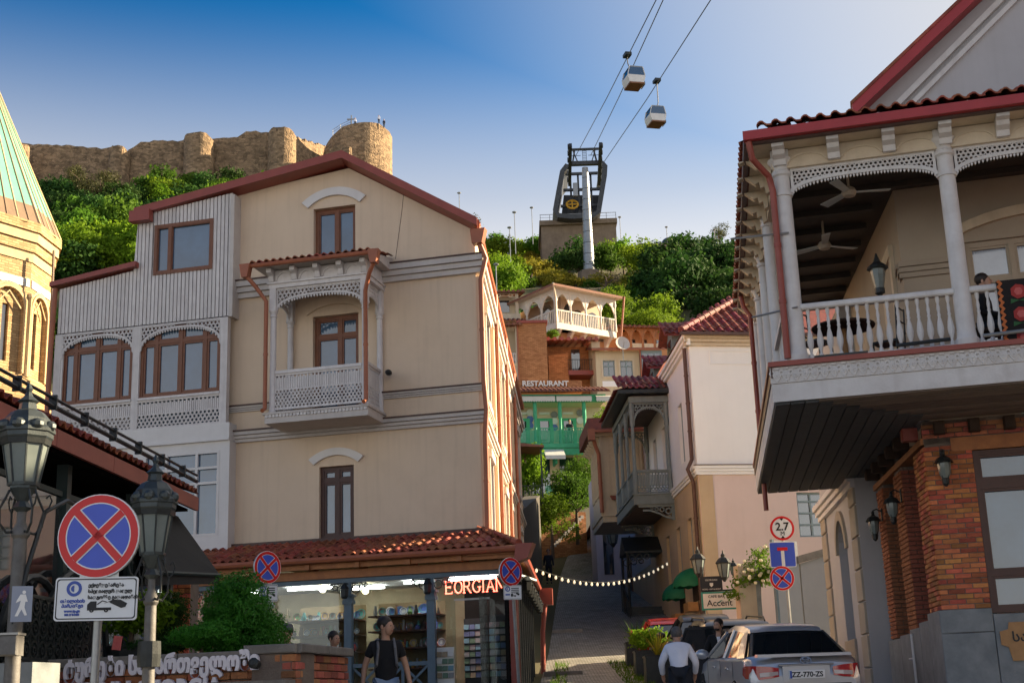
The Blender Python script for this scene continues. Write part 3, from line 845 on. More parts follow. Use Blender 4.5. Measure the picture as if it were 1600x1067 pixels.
# street-side lean-to and hip corner
SL = 9.0
c0 = FM.W(xR, -EO, zE); c1 = FM.W(0, 0, zW)
offS = (c0 - FS.o).dot(FS.n)
e1 = FS.W(SL, -offS, zE); w1 = FS.W(SL, 0, zW)
mb = MB()
lo = -.05
P = [FM.W(.02, -EO, zE), c0, c1, e1, w1]
vs = [p for p in P] + [p + Vector((0, 0, -.12)) for p in P]
mb.add(vs, [(0, 1, 2), (1, 3, 4, 2), (5, 7, 6), (6, 7, 9, 8), (0, 5, 6, 1), (1, 6, 8, 3), (3, 8, 9, 4)])
part('lean_to_corner_deck', mb, MT['beam'], house, Matrix())
TWs = .19
tms = tile_mesh(TWs, .38, MT['tile'])
ncs = int((0.0 - xL) / TWs)
sv = FM.W(0, EO, zW - zE) - FM.W(0, 0, 0)
slope = sv.length
nr = 4
tl = slope / nr
tms = tile_mesh(TWs, tl * 1.12, MT['tile'])
tiles(house, FM.W(xL, -EO - .03, zE + .04), FM.d, sv, ncs, nr, tms, TWs, tl)
nc2 = int(xR / TWs)
def keep_front(k, r_): return (k + .5) * TWs < xR * (1 - (r_ + .4) / nr)
tiles(house, FM.W(xL + ncs * TWs, -EO - .03, zE + .04), FM.d, sv, nc2 + 1, nr, tms, TWs, tl, keep_front)
sv2 = FS.W(0, 0, zW) - FS.W(0, -offS, zE)
start = (c0 - FS.o).dot(FS.d)
ncc = int((SL - start) / TWs)
tl2 = sv2.length / nr
def keep_side(k, r_): return (k + .5) * TWs > -start * ((r_ + .6) / nr)
tiles(house, c0 + Vector((0, 0, .04)), FS.d, sv2, ncc, nr, tms, TWs, tl2, keep_side)
# hip ridge tiles
hv = (c1 - c0); hn = 6
ridge_me = MB().tube([(0, 0, 0), (0, 0, hv.length / hn * 1.15)], [.085, .07], 8).mesh('ridge_tile', MT['tile'])
hq = hv.to_track_quat('Z', 'Y').to_matrix().to_4x4()
for i in range(hn):
 link('ridge_tile', ridge_me, house, house.matrix_basis.inverted() @ Matrix.Translation(c0 + hv * (i / hn) + Vector((0, 0, .09))) @ hq)
part('wall_flashing', MB().prism([(xL, zW + .02), (.0, zW + .02), (.0, zW + .11), (xL, zW + .11)], -.16, 0), MT['darkbrown'], house)
mb = MB().tube([(xL, -EO - .07, zE - .02), (xR + .02, -EO - .07, zE - .02)], .07, 8); part('gutter', mb, MT['orangepipe'], house, smooth=True)
mb = MB().tube([tuple(c0 + Vector((.04, 0, -.04))), tuple(e1 + Vector((.04, 0, -.04)))], .085, 8); part('gutter', mb, MT['redmetal'], house, Matrix(), smooth=True)
part('rain_hopper', MB().prism([(xR - .08, zE - .34), (xR + .22, zE - .24), (xR + .34, zE + .06), (xR - .02, zE + .06)], -EO - .2, -EO + .12), MT['redmetal'], house)
part('rain_hopper', MB().prism([(SL - .15, zE - .5), (SL + .25, zE - .5), (SL + .33, zE - .05), (SL - .23, zE - .05)], -offS - .42, -offS - .05), MT['redmetal'], house, FS.M)
pipe([(SL, -offS - .2, zE - .4), (SL, -offS - .1, 1.8), (SL, -offS - .05, .0)], .07, house, FS.M, MT['redmetal'])
# beams
PO = 1.05
xp = [Ls(289, 950)[0], Ls(418, 950)[0], Ls(545, 950)[0], Ls(674, 950)[0], Ls(803, 950)[0]]
part('eave_beam', MB().box(xL, xR - .14, -EO + .06, -EO + .16, zE - .20, zE - .04), MT['beam'], house)
part('timber_beam', MB().box(xL, xp[-1] + .1, -PO - .12, -PO + .08, zE - .40, zE - .22), MT['beam'], house)
part('fascia_beam', MB().box(xL, xp[-1] + .08, -PO - .07, -PO + .06, zE - .50, zE - .405), MT['bluegrey'], house)
x = xL + .4
while x < xp[-1]:
 part('rafter_end', MB().box(x, x + .11, -EO + .0, -PO + .2, zE - .21, zE - .10), MT['beam'], house); x += 1.15
zBm = zE - .5
for i, x in enumerate(xp):
 mb = MB().box(x - .085, x + .085, -PO - .07, -PO + .07, -.3, zBm - .42)
 mb.box(x - .115, x + .115, -PO - .10, -PO + .10, zBm - .46, zBm - .38); mb.box(x - .10, x + .10, -PO - .085, -PO + .085, zBm - .38, zBm - .30)
 mb.box(x - .135, x + .135, -PO - .12, -PO + .12, zBm - .30, zBm - .25); mb.box(x - .08, x + .08, -PO - .06, -PO + .06, zBm - .25, zBm)
 part('post', mb, MT['bluegrey'] if i < 4 else MT['redmetal'], house)
 if i in (0, 2, 3):
  for sgn in (-1, 1):
   mb = MB()
   for (r_, cx_, cz_) in ((.10, .17, zBm - .14), (.065, .31, zBm - .10), (.045, .40, zBm - .06)):
    mb.ring(x + sgn * cx_, cz_, r_, r_ - .022, -PO - .02, -PO + .0, 10)
   mb.box(x + min(0, sgn * .42), x + max(0, sgn * .42), -PO - .02, -PO + .0, zBm - .03, zBm - .005)
   part('iron_scroll', mb, MT['iron'], house)
  mb = MB(); yl = -PO - .27
  mb.lathe([(.05, 0), (.085, .04), (.10, .2), (.115, .21), (.05, .3), (.02, .33)], (x, yl, zBm - .36), 6); mb.tube([(x, yl, zBm - .03), (x, -PO - .05, zBm - .03)], .015, 6)
  mb.tube([(x, yl, zBm - .03), (x, yl, zBm - .05)], .012, 6)
  part('post_lantern', mb, MT['iron'], house)
# glass front
GOff = .92
for i in range(4):
 a, b = xp[i] + .09, xp[i + 1] - .09
 if i == 3:
  m1 = Ls(711, 940, GOff)[0]; m2 = Ls(765, 940, GOff)[0]
  zt_ = Ls(711, 936, GOff)[1]
  part('shop_pane', MB().box(a, m1, -GOff, -GOff + .012, .15, zBm), MT['shopglass'], house)
  part('shop_pane', MB().box(m2, b, -GOff, -GOff + .012, .15, zBm), MT['shopglass'], house)
  part('shop_pane', MB().box(m1 + .004, m2 - .004, -GOff, -GOff + .012, zt_, zBm), MT['shopglass'], house)
  part('glass_door', MB().box(m2 - .06, m2 - .045, -GOff - .62, -GOff - .02, .15, zt_), MT['shopglass'], house)
  part('door_rail', MB().box(m1 - .02, m2, -GOff - .02, -GOff - .002, zt_ - .03, zt_ + .01), MT['galv'], house)
 else:
  part('shop_pane', MB().box(a, b, -GOff, -GOff + .012, .15, zBm), MT['shopglass'], house)
 if i < 3:
  mb = MB(); zr_ = Ls(600, 1038)[1]
  mb.box(a, b, -PO - .03, -PO + .03, zr_ - .04, zr_ + .04); mb.box(a, b, -PO - .03, -PO + .03, zr_ - .62, zr_ - .56)
  nX = 3; w = (b - a) / nX
  for k in range(nX):
   xa, xb = a + k * w, a + (k + 1) * w
   mb.strip([(xa, zr_ - .56), (xb, zr_ - .04)], .05, -PO - .02, -PO + .0); mb.strip([(xa, zr_ - .04), (xb, zr_ - .56)], .05, -PO + .002, -PO + .02)
   if k: mb.box(xa - .03, xa + .03, -PO - .025, -PO + .025, zr_ - .56, zr_ - .04)
  part('crossed_railing', mb, MT['bluegrey'], house)
# interior shell
MT['shopwall'] = mat('shop_wall', (.42, .36, .24), (.34, .28, .18), 3, .8, .1)
MT['shelfback'] = mat('shelf_back_panel', (.24, .18, .10), (.17, .12, .07), 3, .8, .1)
MT['ceil'] = mat('shop_ceiling', (.55, .57, .58), (.5, .52, .53), 3, .8, .05)
MT['tubelight'] = flat('lit_tube', (1.0, .98, .92), emit=12.0)
MT['bulb'] = flat('lit_bulb', (1.0, .84, .52), emit=7.0)
yb = 1.6
mb = MB().box(xp[0], -.05, yb, yb + .1, .0, zE); part('shop_back_wall', mb, MT['shopwall'], house)
mb = MB().box(xp[0], xp[-1] - .1, -GOff + .02, yb, zE - .46, zE - .42); part('shop_ceiling', mb, MT['ceil'], house)
mb = MB().box(xp[0], xp[-1] - .1, -GOff - .15, yb, .02, .14); part('shop_floor', mb, MT['coping'], house)
mb = MB().box(xp[0] - .1, xp[0], -GOff, yb, .0, zE); part('shop_side_wall', mb, MT['brickdark'], house)
# street side of the shop: dark timber bays with posts
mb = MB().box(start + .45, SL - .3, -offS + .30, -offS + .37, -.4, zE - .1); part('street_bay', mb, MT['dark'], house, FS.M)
for k in range(8):
 u = .2 + k * 1.12
 part('bay_post', MB().box(u, u + .07, -offS + .12, -offS + .30, -.4, zE - .12), MT['iron'], house, FS.M)
 mb = MB().lathe([(.04, 0), (.10, .05), (.12, .24), (.14, .26), (.05, .36)], (u + .08, -offS - .06, zE - .80), 6); part('bay_lantern', mb, MT['iron'], house, FS.M)
# lights under the ceiling
for (xa, ya, xb, yb2, off) in ((352, 929, 420, 924, .2), (450, 919, 520, 915, .3), (632, 908, 664, 906, .35), (702, 898, 775, 894, .55), (548, 907, 600, 903, -.4)):
 p, q = FM.L(xa, ya, off), FM.L(xb, yb2, off); z = zE - .52
 mb = MB().box(p[0], q[0], -off - .03, -off + .03, z - .012, z + .02)
 solo('tube_light', mb, MT['tubelight'], 'white fluorescent tube glowing under the souvenir shop ceiling', 'light', FM.M, 'fluorescent tubes in the shop')
for (px, py) in ((504, 920), (571, 922)):
 p = FM.L(px, py, .3)
 o = thing('pendant_lamp', 'round glowing glass pendant lamp hanging in the souvenir shop', 'lamp', FM.M @ T(p[0], -.3, p[1]), 'pendant lamps in the shop')
 part('globe', MB().lathe([(.04, -.07), (.075, -.03), (.07, .04), (.03, .07)], (0, 0, 0), 10), MT['bulb'], o, smooth=True)
 part('cord', MB().tube([(0, 0, .07), (0, 0, zE - .45 - p[1])], .008, 5), MT['iron'], o)
# neon letters
MT['neon'] = flat('red_neon', (1.0, .10, .06), emit=3.0)
nz0 = Ls(738, 925, .86)[1]; nz1 = Ls(738, 906, .86)[1]; nx0 = Ls(695, 915, .86)[0]; nx1 = Ls(783, 915, .86)[0]
neon = thing('neon_sign', 'red neon lettering glowing inside the glass above the shop door', 'sign', FM.M @ T(nx0, -.86, nz0))
H = nz1 - nz0; Wd = (nx1 - nx0)
GL = {'E': [[(0, 0), (0, 1)], [(-.08, 0), (.6, 0), (.62, .15)], [(-.08, 1), (.58, 1), (.6, .85)], [(0, .52), (.42, .52)], [(.42, .42), (.42, .62)]],
  'O': [[(.36 + .36 * math.cos(t * PI / 8), .5 + .5 * math.sin(t * PI / 8)) for t in range(17)]],
  'R': [[(0, 0), (0, 1)], [(-.1, 0), (.12, 0)], [(-.08, 1), (.35, 1), (.52, .9), (.55, .75), (.5, .58), (.35, .5), (0, .5)], [(.3, .5), (.62, 0), (.72, 0)]],
  'G': [[(.68, .82), (.5, .98), (.36, 1), (.15, .9), (.02, .65), (0, .5), (.03, .3), (.16, .1), (.36, 0), (.55, .04), (.66, .15), (.66, .42)], [(.5, .42), (.8, .42)], [(.68, .82), (.68, 1)]],
  'I': [[(0, 0), (0, 1)], [(-.1, 0), (.1, 0)], [(-.1, 1), (.1, 1)]],
  'A': [[(0, 0), (.35, 1), (.7, 0)], [(.12, .36), (.58, .36)], [(-.1, 0), (.1, 0)], [(.6, 0), (.8, 0)]],
  'N': [[(0, 0), (0, 1)], [(-.12, 1), (.06, 1), (.5, .25)], [(-.1, 0), (.1, 0)]]}
adv = {'E': .86, 'O': .92, 'R': .86, 'G': 1.02, 'I': .36, 'A': .94, 'N': .55}
tot = sum(adv[c] for c in 'EORGIAN'); cx_ = 0; sx = Wd / tot
for ch in 'EORGIAN':
 mb = MB()
 for st in GL[ch]:
  mb.tube([((cx_ + .1 + p[0]) * sx, 0, p[1] * H) for p in st], .013, 5)
 part('letter', mb, MT['neon'], neon); cx_ += adv[ch]
# shelves and goods
GC = [flat('glaze_' + n, c, .35) for n, c in (('white', (.6, .6, .58)), ('blue', (.06, .12, .36)), ('teal', (.05, .25, .25)), ('red', (.36, .05, .04)), ('ochre', (.45, .27, .07)), ('brown', (.14, .07, .04)), ('green', (.08, .2, .06)), ('black', (.02, .02, .022)), ('grey', (.2, .2, .2)))]
GN = ['white', 'dark blue', 'teal', 'red', 'ochre', 'brown', 'green', 'black', 'grey']
for i in range(3):
 a, b = xp[i] + .2, xp[i + 1] - .1
 if i == 0: a = Ls(425, 960, .5)[0]
 sh = thing('display_shelves', ['dark shelf unit of souvenirs beside the round thuja bush', 'dark shelf unit of souvenirs behind the middle shop pane', 'dark shelf unit of pottery behind the striding man in black'][i], 'shelf', FM.M @ T(a, .0, .15))
 part('back_panel', MB().box(0, b - a, .30, .33, 0, 2.0), MT['shelfback'], sh)
 zz = [Ls(600, 965 - 2 * i, .4)[1], Ls(600, 989 - 2 * i, .4)[1], Ls(600, 1016 - 2 * i, .4)[1], Ls(600, 1044, .4)[1]]
 for z in zz:
  part('shelf', MB().box(0, b - a, -.40, .295, z - .15 - .03, z - .15), MT['darkbrown'], sh)
 for r_, z, dy in [(r_, z, dy) for r_, z in enumerate(zz[:4]) for dy in (0, .22)]:
  x = a + .05 + dy * .3
  while x < b - .1:
   k = rnd.random(); ci = rnd.randrange(len(GC))
   if (r_ in (0, 2) and k < .65) or k < .2:
    R_ = rnd.uniform(.06, .115); ci = rnd.choice([0, 1, 2, 4, 4, 5, 6, 8])
    me = MB().lathe([(R_ * .5, 0), (R_, .025), (R_, .035), (R_ * .55, .012)], (0, 0, 0), 12)
    o = thing('souvenir_plate', '%s souvenir plate leaning on the %s shelf inside the shop' % (GN[ci], ['top', 'second', 'third', 'lowest'][r_]), 'plate', FM.M @ T(x + R_, -.2 + dy + rnd.uniform(0, .1), z + R_ * .98) @ RX(R(78)), 'souvenir plates')
    part('dish', me, GC[ci], o, smooth=True)
    part('painted_ring', MB().lathe([(R_ * .62, 0.022), (R_ * .74, .030), (R_ * .74, .034), (R_ * .62, .026)], (0, 0, 0), 12, cap=False), GC[(ci + 1) % 4], o)
    x += R_ * 2 + .02
   else:
    h_ = rnd.uniform(.10, .24); R_ = rnd.uniform(.035, .065)
    prof = [(R_ * .7, 0), (R_, h_ * rnd.uniform(.25, .5)), (R_ * rnd.uniform(.35, .7), h_ * .75), (R_ * rnd.uniform(.4, .7), h_)]
    o = solo('souvenir_jug', MB().lathe(prof, (0, 0, 0), 8), GC[ci], '%s pottery jug standing on the %s shelf inside the shop' % (GN[ci], ['top', 'second', 'third', 'lowest'][r_]), 'jug', FM.M @ T(x + R_, -.24 + dy + rnd.uniform(-.05, .1), z), 'souvenir jugs', smooth=True)
    x += R_ * 2 + rnd.uniform(.0, .03)
part('doorway_shade', MB().box(Ls(716, 990, .1)[0], Ls(790, 990, .1)[0], .45, .5, .14, 2.35), MT['dark'], house)  # dark sheet put in for the shade inside the open doorway
# postcard racks around the open door
for (px0, px1, py0, py1, off, lab) in ((682, 708, 1010, 1075, 1.02, 'white postcard rack standing beside the blue post at the shop door'), (726, 750, 965, 1072, .2, 'dark postcard rack inside the open shop door'), (766, 797, 958, 1072, .75, 'tall glass-side postcard rack at the shop corner')):
 p, q = FM.L(px0, py1, off), FM.L(px1, py0, off)
 rk = thing('postcard_rack', lab, 'rack', FM.M @ T(p[0], -off, .14))
 w = q[0] - p[0]; h = q[1] - .14
 part('frame', MB().box(0, w, .05, .07, 0, h), MT['iron'] if off != 1.02 else GC[0], rk)
 nr_, nc_ = int((h) / .145), max(3, int(w / .11))
 PC = [flat('card_' + str(i), c, .5) for i, c in enumerate(((.5, .5, .47), (.10, .20, .24), (.08, .11, .2), (.2, .2, .19), (.09, .15, .09), (.26, .2, .12)))]
 cards = [MB().bbox(0, w / nc_ * .9, 0, .012, 0, .11, .004).mesh('postcard', c) for c in PC]
 for r_ in range(2, nr_):
  for c_ in range(nc_):
   link('postcard', rnd.choice(cards if off == 1.02 else cards[1:] + cards[1:5]), rk, T(c_ * w / nc_ + .005, .0 + rnd.uniform(0, .012), .02 + r_ * .145) @ RX(R(-12)))
# ------------------------------------------------------------------ brick house with wrap-around balcony (right)
_c = at(1205, 566, 19)
FR = Fac(_c.x, _c.y, .967, -.255, 1.045)
FRS = Fac(_c.x, _c.y, .137, .99, FR.z0, True)
rh = thing('balcony_house', 'brick house with white columned wrap-around balcony and red tiled eaves', 'house', FR.M)
MT['whiteworn'] = mat('worn_white_paint', (0.66, 0.64, 0.62), (0.56, 0.53, 0.51), 3, 0.6, 0.2, 30, streak=0.28, streak_c=(0.34, 0.30, 0.27), patch=.35, patch_c=(.42, .38, .35), patch_s=2.5)
MT['creamwood'] = mat('cream_painted_wood', (0.62, 0.52, 0.38), (0.52, 0.42, 0.30), 3, 0.6, 0.15, 30, streak=.15)
MT['taupe'] = mat('taupe_plaster', (0.40, 0.335, 0.26), (0.35, 0.29, 0.225), 1.2, 0.8, 0.15, 40)
MT['greyplaster'] = mat('grey_plaster', (0.47, 0.455, 0.46), (0.42, 0.405, 0.41), 1.0, 0.85, 0.15, 40, streak=.12, streak_c=(.3, .28, .27))
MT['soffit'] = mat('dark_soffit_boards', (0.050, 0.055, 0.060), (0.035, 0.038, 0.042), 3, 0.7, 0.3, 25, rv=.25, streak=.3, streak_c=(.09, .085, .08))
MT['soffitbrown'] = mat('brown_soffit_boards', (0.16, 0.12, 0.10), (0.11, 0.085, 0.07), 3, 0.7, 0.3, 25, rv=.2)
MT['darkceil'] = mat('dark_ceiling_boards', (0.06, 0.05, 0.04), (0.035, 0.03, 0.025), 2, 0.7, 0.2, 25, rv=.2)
MT['crimson'] = mat('crimson_metal', (.40, .042, .045), (.33, .035, .038), 3, .45, .06, 20)
WY = 2.3                     # depth of the balcony, wall plane behind it
XW = 2.05                    # left edge of the main wall
XE = 9.6                     # right end, stretched out of frame to shade the foreground
SKR = (FR.I.to_3x3() @ FRS.d); SKR = SKR.x / SKR.y
def sx_(y): return SKR * y    # x shift of the left edge at depth y
DB = 9.0
zf = 5.12
# floor slab pieces
mb = MB(); q = [(-.04, -.10), (XE, -.10), (XE, WY), (XW + .2, WY), (XW + sx_(DB), DB), (-.04 + sx_(DB), DB)]
mb.hprism(q, 5.08, 5.15); part('balcony_floor', mb, MT['redmetal'], rh)
mb = MB(); q2 = [(0, 0), (XE, 0), (XE, WY), (XW + .2, WY), (XW + sx_(DB), DB), (sx_(DB), DB)]
mb.hprism(q2, 4.58, 5.078); part('floor_joist_box', mb, MT['whiteworn'], rh)
mb = MB().box(-.03, XE, -.035, .0, 4.84, 5.078); part('fascia_board', mb, MT['whiteworn'], rh)
mb = MB().box(-.02, XE, -.02, .0, 4.57, 4.832); part('lower_fascia', mb, MT['whiteworn'], rh)
mb = MB().box(-.06, DB, -.02, .0, 4.92, 5.078); part('fascia_board', mb, MT['darkbrown'], rh, FRS.M)
# carved vandyke strip under the balcony edge
zig = MB()
w = .135
x = 0.0
while x < 4.6:
 zig.prism([(x, 4.95), (x + w * .3, 4.88), (x + w * .5, 4.85), (x + w * .7, 4.88), (x + w, 4.95), (x + w * .5, 5.03)], -.052, -.036)
 zig.ring(x, 4.985, .046, .022, -.058, -.036, 6)
 zig.ring(x + w * .5, 4.935, .030, .014, -.064, -.052, 6)
 zig.box(x + w * .25, x + w * .75, -.062, -.036, 5.035, 5.065)
 x += w
part('carved_strip', zig, MT['whiteworn'], rh)
# soffit: slats along the front, boards along the side
nS = 9
for k in range(nS):
 y0 = .03 + k * (WY - .05) / nS; y1 = y0 + (WY - .05) / nS - .025
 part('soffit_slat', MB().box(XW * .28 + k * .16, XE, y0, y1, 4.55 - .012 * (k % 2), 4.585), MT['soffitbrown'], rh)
nB = 11
bw = (XW + .25) / nB
for k in range(nB):
 a = .02 + k * bw; b = a + bw - .015
 ys = .03 + max(0, (a - XW * .25)) * 1.05
 ys = min(ys, WY)
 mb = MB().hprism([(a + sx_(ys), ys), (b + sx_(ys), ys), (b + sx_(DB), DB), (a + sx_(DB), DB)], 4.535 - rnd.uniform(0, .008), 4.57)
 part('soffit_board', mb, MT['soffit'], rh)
# columns
colx = [.38, 2.74, 5.10]
zc = 8.31
for x in colx:
 mb = column(MB(), x, .14, zf + .03, 8.43, .128, zc, 18); mb.lathe([(.14, 0), (.14, .05)], (x, .14, 7.72), 18)
 part('column', mb, MT['whiteworn'], rh, smooth=True)
sidecol = [2.5, 4.7, 6.9, 8.8]
for y in sidecol:
 x = .38 + sx_(y) - .1
 mb = column(MB(), x, y, zf + .03, 8.43, .105, zc, 14)
 part('column', mb, MT['whiteworn'], rh, smooth=True)
# fretwork between front columns
for a, b in zip(colx, colx[1:]):
 mb = fret_arch(MB(), a + .13, b - .13, 8.16, 7.78, .20, .12, cell=.066, t=.04)
 part('fretwork', mb, MT['whiteworn'], rh)
# entablature, brackets
part('entablature', MB().box(.25, XE, .05, .24, 8.15, 8.435), MT['creamwood'], rh)
mb = MB().hprism([(.25, .24), (.42, .24), (.42 + sx_(DB), DB), (.25 + sx_(DB), DB)], 8.15, 8.435); part('entablature', mb, MT['creamwood'], rh)
BR = Matrix(((0, -1, 0, 0), (1, 0, 0, 0), (0, 0, 1, 0), (0, 0, 0, 1)))
bx = .38
while bx < XE:
 mb = MB().prism([(-.30, 8.44), (-.30, 8.38), (-.20, 8.36), (-.16, 8.30), (-.06, 8.26), (-.03, 8.18), (.05, 8.18), (.05, 8.44)][::-1], -.09, .09)
 part('bracket', mb, MT['whiteworn'], rh, FR.M @ T(bx, 0, 0) @ BR)
 w = .797
 mb = MB().strip([(bx + .1 + (w - .2) * t / 8, 8.21 + .14 * (math.sin(PI * t / 8) ** .5)) for t in range(9)], .03, .035, .055); part('carved_arch', mb, MT['creamwood'], rh)
 bx += w
for k in range(13):
 y = .35 + k * .68; x = .25 + sx_(y)
 mb = MB().prism([(-.46, 8.44), (-.46, 8.40), (-.36, 8.435), (-.20, 8.30), (-.14, 8.33), (-.12, 8.22), (-.06, 8.25), (-.04, 8.12), (.02, 8.15), (.02, 8.44)][::-1], -.07, .07)
 part('bracket', mb, MT['creamwood'], rh, FR.M @ T(x, y, 0) @ RZ(0) @ Matrix(((1, 0, 0, 0), (0, 1, 0, 0), (0, 0, 1, 0), (0, 0, 0, 1))))
# eaves: soffit, fascia gutter, tiles
EF = .40
mb = MB(); mb.hprism([(-.0, -EF + .08), (XE, -EF + .08), (XE, WY), (XW, WY), (XW + sx_(DB), DB), (.0 + sx_(DB), DB)], 8.445, 8.47); part('eaves_board', mb, MT['creamwood'], rh)
part('fascia_gutter', MB().prism([(-.10, 8.46), (XE, 8.46), (XE, 8.60), (-.10, 8.60)], -EF - .10, -EF), MT['crimson'], rh)
mb = MB().hprism([(-.10, -EF), (-.02, -EF), (-.02 + sx_(DB), DB), (-.10 + sx_(DB), DB)], 8.43, 8.58); part('fascia_gutter', mb, MT['darkbrown'], rh)
part('fascia_underside', MB().box(.0, XE, -EF, -EF + .10, 8.43, 8.46), MT['darkbrown'], rh)
rs = Vector((0, WY + EF, .95)).normalized()
roofL = math.hypot(WY + EF, .95)
mb = MB(); z0, z1 = 8.58, 9.75
mb.add([(-.10, -EF, z0), (XE, -EF, z0), (XE, WY, z1), (XW, WY, z1), (XW + sx_(DB), DB, z1), (-.10 + sx_(DB), DB, z0)], [(0, 1, 2, 3), (0, 3, 4, 5)])
part('roof_deck', mb, MT['tiledark'], rh)
TWr = .215
tmr = tile_mesh(TWr, .42, MT['tile'])
ncr = int((XE + .42) / TWr)
tiles(rh, FR.W(-.10, -EF - .06, 8.645), FR.d, FR.M.to_3x3() @ rs, ncr, 3, tmr, TWr, .40, keep=lambda k, r_: k * TWr > r_ * .4)
sd = FR.M.to_3x3() @ Vector((XW + .42, 0, .95))
tiles(rh, FR.W(-.13 + sx_(DB), DB, 8.645), -FRS.d, sd, int(9.2 / TWr), 2, tmr, TWr, .40)
# red gable behind
G = [(1.55, 9.65), (5.6, 12.97), (9.65, 9.65)]
part('gable_wall', MB().prism([(1.75, 9.4), (9.45, 9.4), (9.45, 9.85), (5.6, 13.0), (1.75, 9.85)], WY, WY + 9, (SKR * 9, 0)), MT['greyplaster'], rh)
for i, (p, q) in enumerate(((G[0], G[1]), (G[1], G[2]))):
 mb = MB().prism([(p[0], p[1]), (q[0], q[1]), (q[0], q[1] + .20), (p[0], p[1] + .20)], WY - .38, WY + 9.3, (SKR * 9.3, 0)); part('gable_roof', mb, MT['crimson'], rh)
 for t_, (o_, hh) in enumerate(((.26, .12), (.46, .10))):
  mb = MB().prism([(p[0] + .25, p[1] - o_), (q[0], q[1] - o_), (q[0], q[1] - o_ + hh), (p[0] + .25, p[1] - o_ + hh)], WY - .12 + .05 * t_, WY); part('raking_moulding', mb, MT['whiteworn'], rh)
for k in range(15):
 f = k / 15
 mb = MB().box(0, .36, WY - .40, WY + .1, 0, .05)
 part('verge_tile', mb, MT['tile'], rh, FR.M @ T(G[0][0] + (G[1][0] - G[0][0]) * f, 0, G[0][1] + .2 + (G[1][1] - G[0][1]) * f) @ RY(-math.atan2(3.32, 4.05)))
# ceiling of the gallery with beams
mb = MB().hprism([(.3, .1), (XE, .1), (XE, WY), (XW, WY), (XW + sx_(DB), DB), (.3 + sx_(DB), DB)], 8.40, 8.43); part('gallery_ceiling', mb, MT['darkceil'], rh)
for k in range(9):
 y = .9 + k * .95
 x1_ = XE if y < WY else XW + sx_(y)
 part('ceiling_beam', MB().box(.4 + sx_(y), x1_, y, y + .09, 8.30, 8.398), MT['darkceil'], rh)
# upper walls
Lw = lambda x, y: FR.L(x, y, -WY)
wx0 = Lw(1508, 450)[0] + .05; wx1 = wx0 + 2.2
hole = [(wx0, 5.2), (wx1, 5.2), (wx1, 7.38), (wx0, 7.38)]
mb = MB().wall([(XW, zf), (XE, zf), (XE, 8.5), (XW, 8.5)], [hole], WY, .22)
part('upper_wall', mb, MT['taupe'], rh)
mb = MB().add([(XW, WY, zf), (XW, WY, 8.5), (XW + sx_(DB) , DB, 8.5), (XW + sx_(DB), DB, zf)], [(0, 1, 2, 3)]); part('upper_side_wall', mb, MT['taupe'], rh)
zmo = Lw(1450, 418)[1]
mb = MB(); moulding(mb, XW - .05, wx0 - .12, zmo - .14, zmo + .12, WY, .10); part('moulding', mb, MT['taupe'], rh)
mb = MB(); moulding(mb, -.0, 3.4, zmo - .14, zmo + .12, 0, .10); part('moulding', mb, MT['taupe'], rh, FR.M @ T(XW + .0, WY, 0) @ BR @ RY(0) @ Matrix(((1, 0, 0, 0), (0, -1, 0, 0), (0, 0, 1, 0), (0, 0, 0, 1))))
mb = MB()
for k in range(10):
 a, b = wx0 - .1 + (wx1 - wx0 + .2) * k / 10, wx0 - .1 + (wx1 - wx0 + .2) * (k + 1) / 10
 fz = lambda x: 7.48 + .25 * (1 - ((x - (wx0 + wx1) / 2) / ((wx1 - wx0) / 2 + .1)) ** 2)
 mb.prism([(a, fz(a)), (b, fz(b)), (b, fz(b) + .16), (a, fz(a) + .16)], WY - .08, WY)
part('window_hood', mb, MT['creamwood'], rh)
MT['curtain'] = pane_glass('curtained_glass', (.28, .34, .44), 1.9)
win(rh, FR.M, wx0, wx1, 5.2, 7.38, WY + .06, MT['taupe'], MT['curtain'], (0, .33, .66, 1), (0, .70, 1), .09, inner=.04, name='balcony_window')
# side door and its surround
part('end_wall', MB().box(XE - .3, XE - .02, WY, WY + 9, -.3, 9.7), MT['taupe'], rh)
DM = FR.M @ T(XW, WY, 0) @ Matrix(((SKR, 1, 0, 0), (1, -SKR, 0, 0), (0, 0, 1, 0), (0, 0, 0, 1)))
mb = MB(); mb.box(.55, .75, -.08, 0, zf, 7.45); mb.box(1.65, 1.85, -.08, 0, zf, 7.45); mb.box(.55, 1.85, -.1, 0, 7.45, 7.65); part('door_surround', mb, MT['creamwood'], rh, DM)
part('side_door', MB().box(.75, 1.65, -.02, 0, zf, 7.45), MT['darkbrown'], rh, DM)
# rails and balusters
zr0, zr1 = zf + .09, 6.02
bal_prof = [(.030, 0), (.030, .05), (.016, .07), (.024, .12), (.045, .20), (.050, .27), (.036, .38), (.018, .47), (.028, .50), (.018, .53), (.026, .60), (.016, .68), (.026, .72), (.030, .75), (.030, .80)]
H = zr1 - .09 - zr0
bal = MB().lathe([(r_, z * H / .80) for r_, z in bal_prof], (0, 0, 0), 9).mesh('baluster', MT['whiteworn'], True)
for a, b in zip(colx, colx[1:]):
 part('handrail', MB().bbox(a + .09, b - .09, .06, .20, zr1 - .09, zr1, .02), MT['whiteworn'], rh)
 part('bottom_rail', MB().box(a + .09, b - .09, .09, .17, zr0 - .05, zr0), MT['whiteworn'], rh)
 n_ = 15
 for k in range(n_):
  link('baluster', bal, rh, T(a + .2 + (b - a - .4) * k / (n_ - 1), .13, zr0) @ RZ(rnd.uniform(0, 1)))
prev = .14
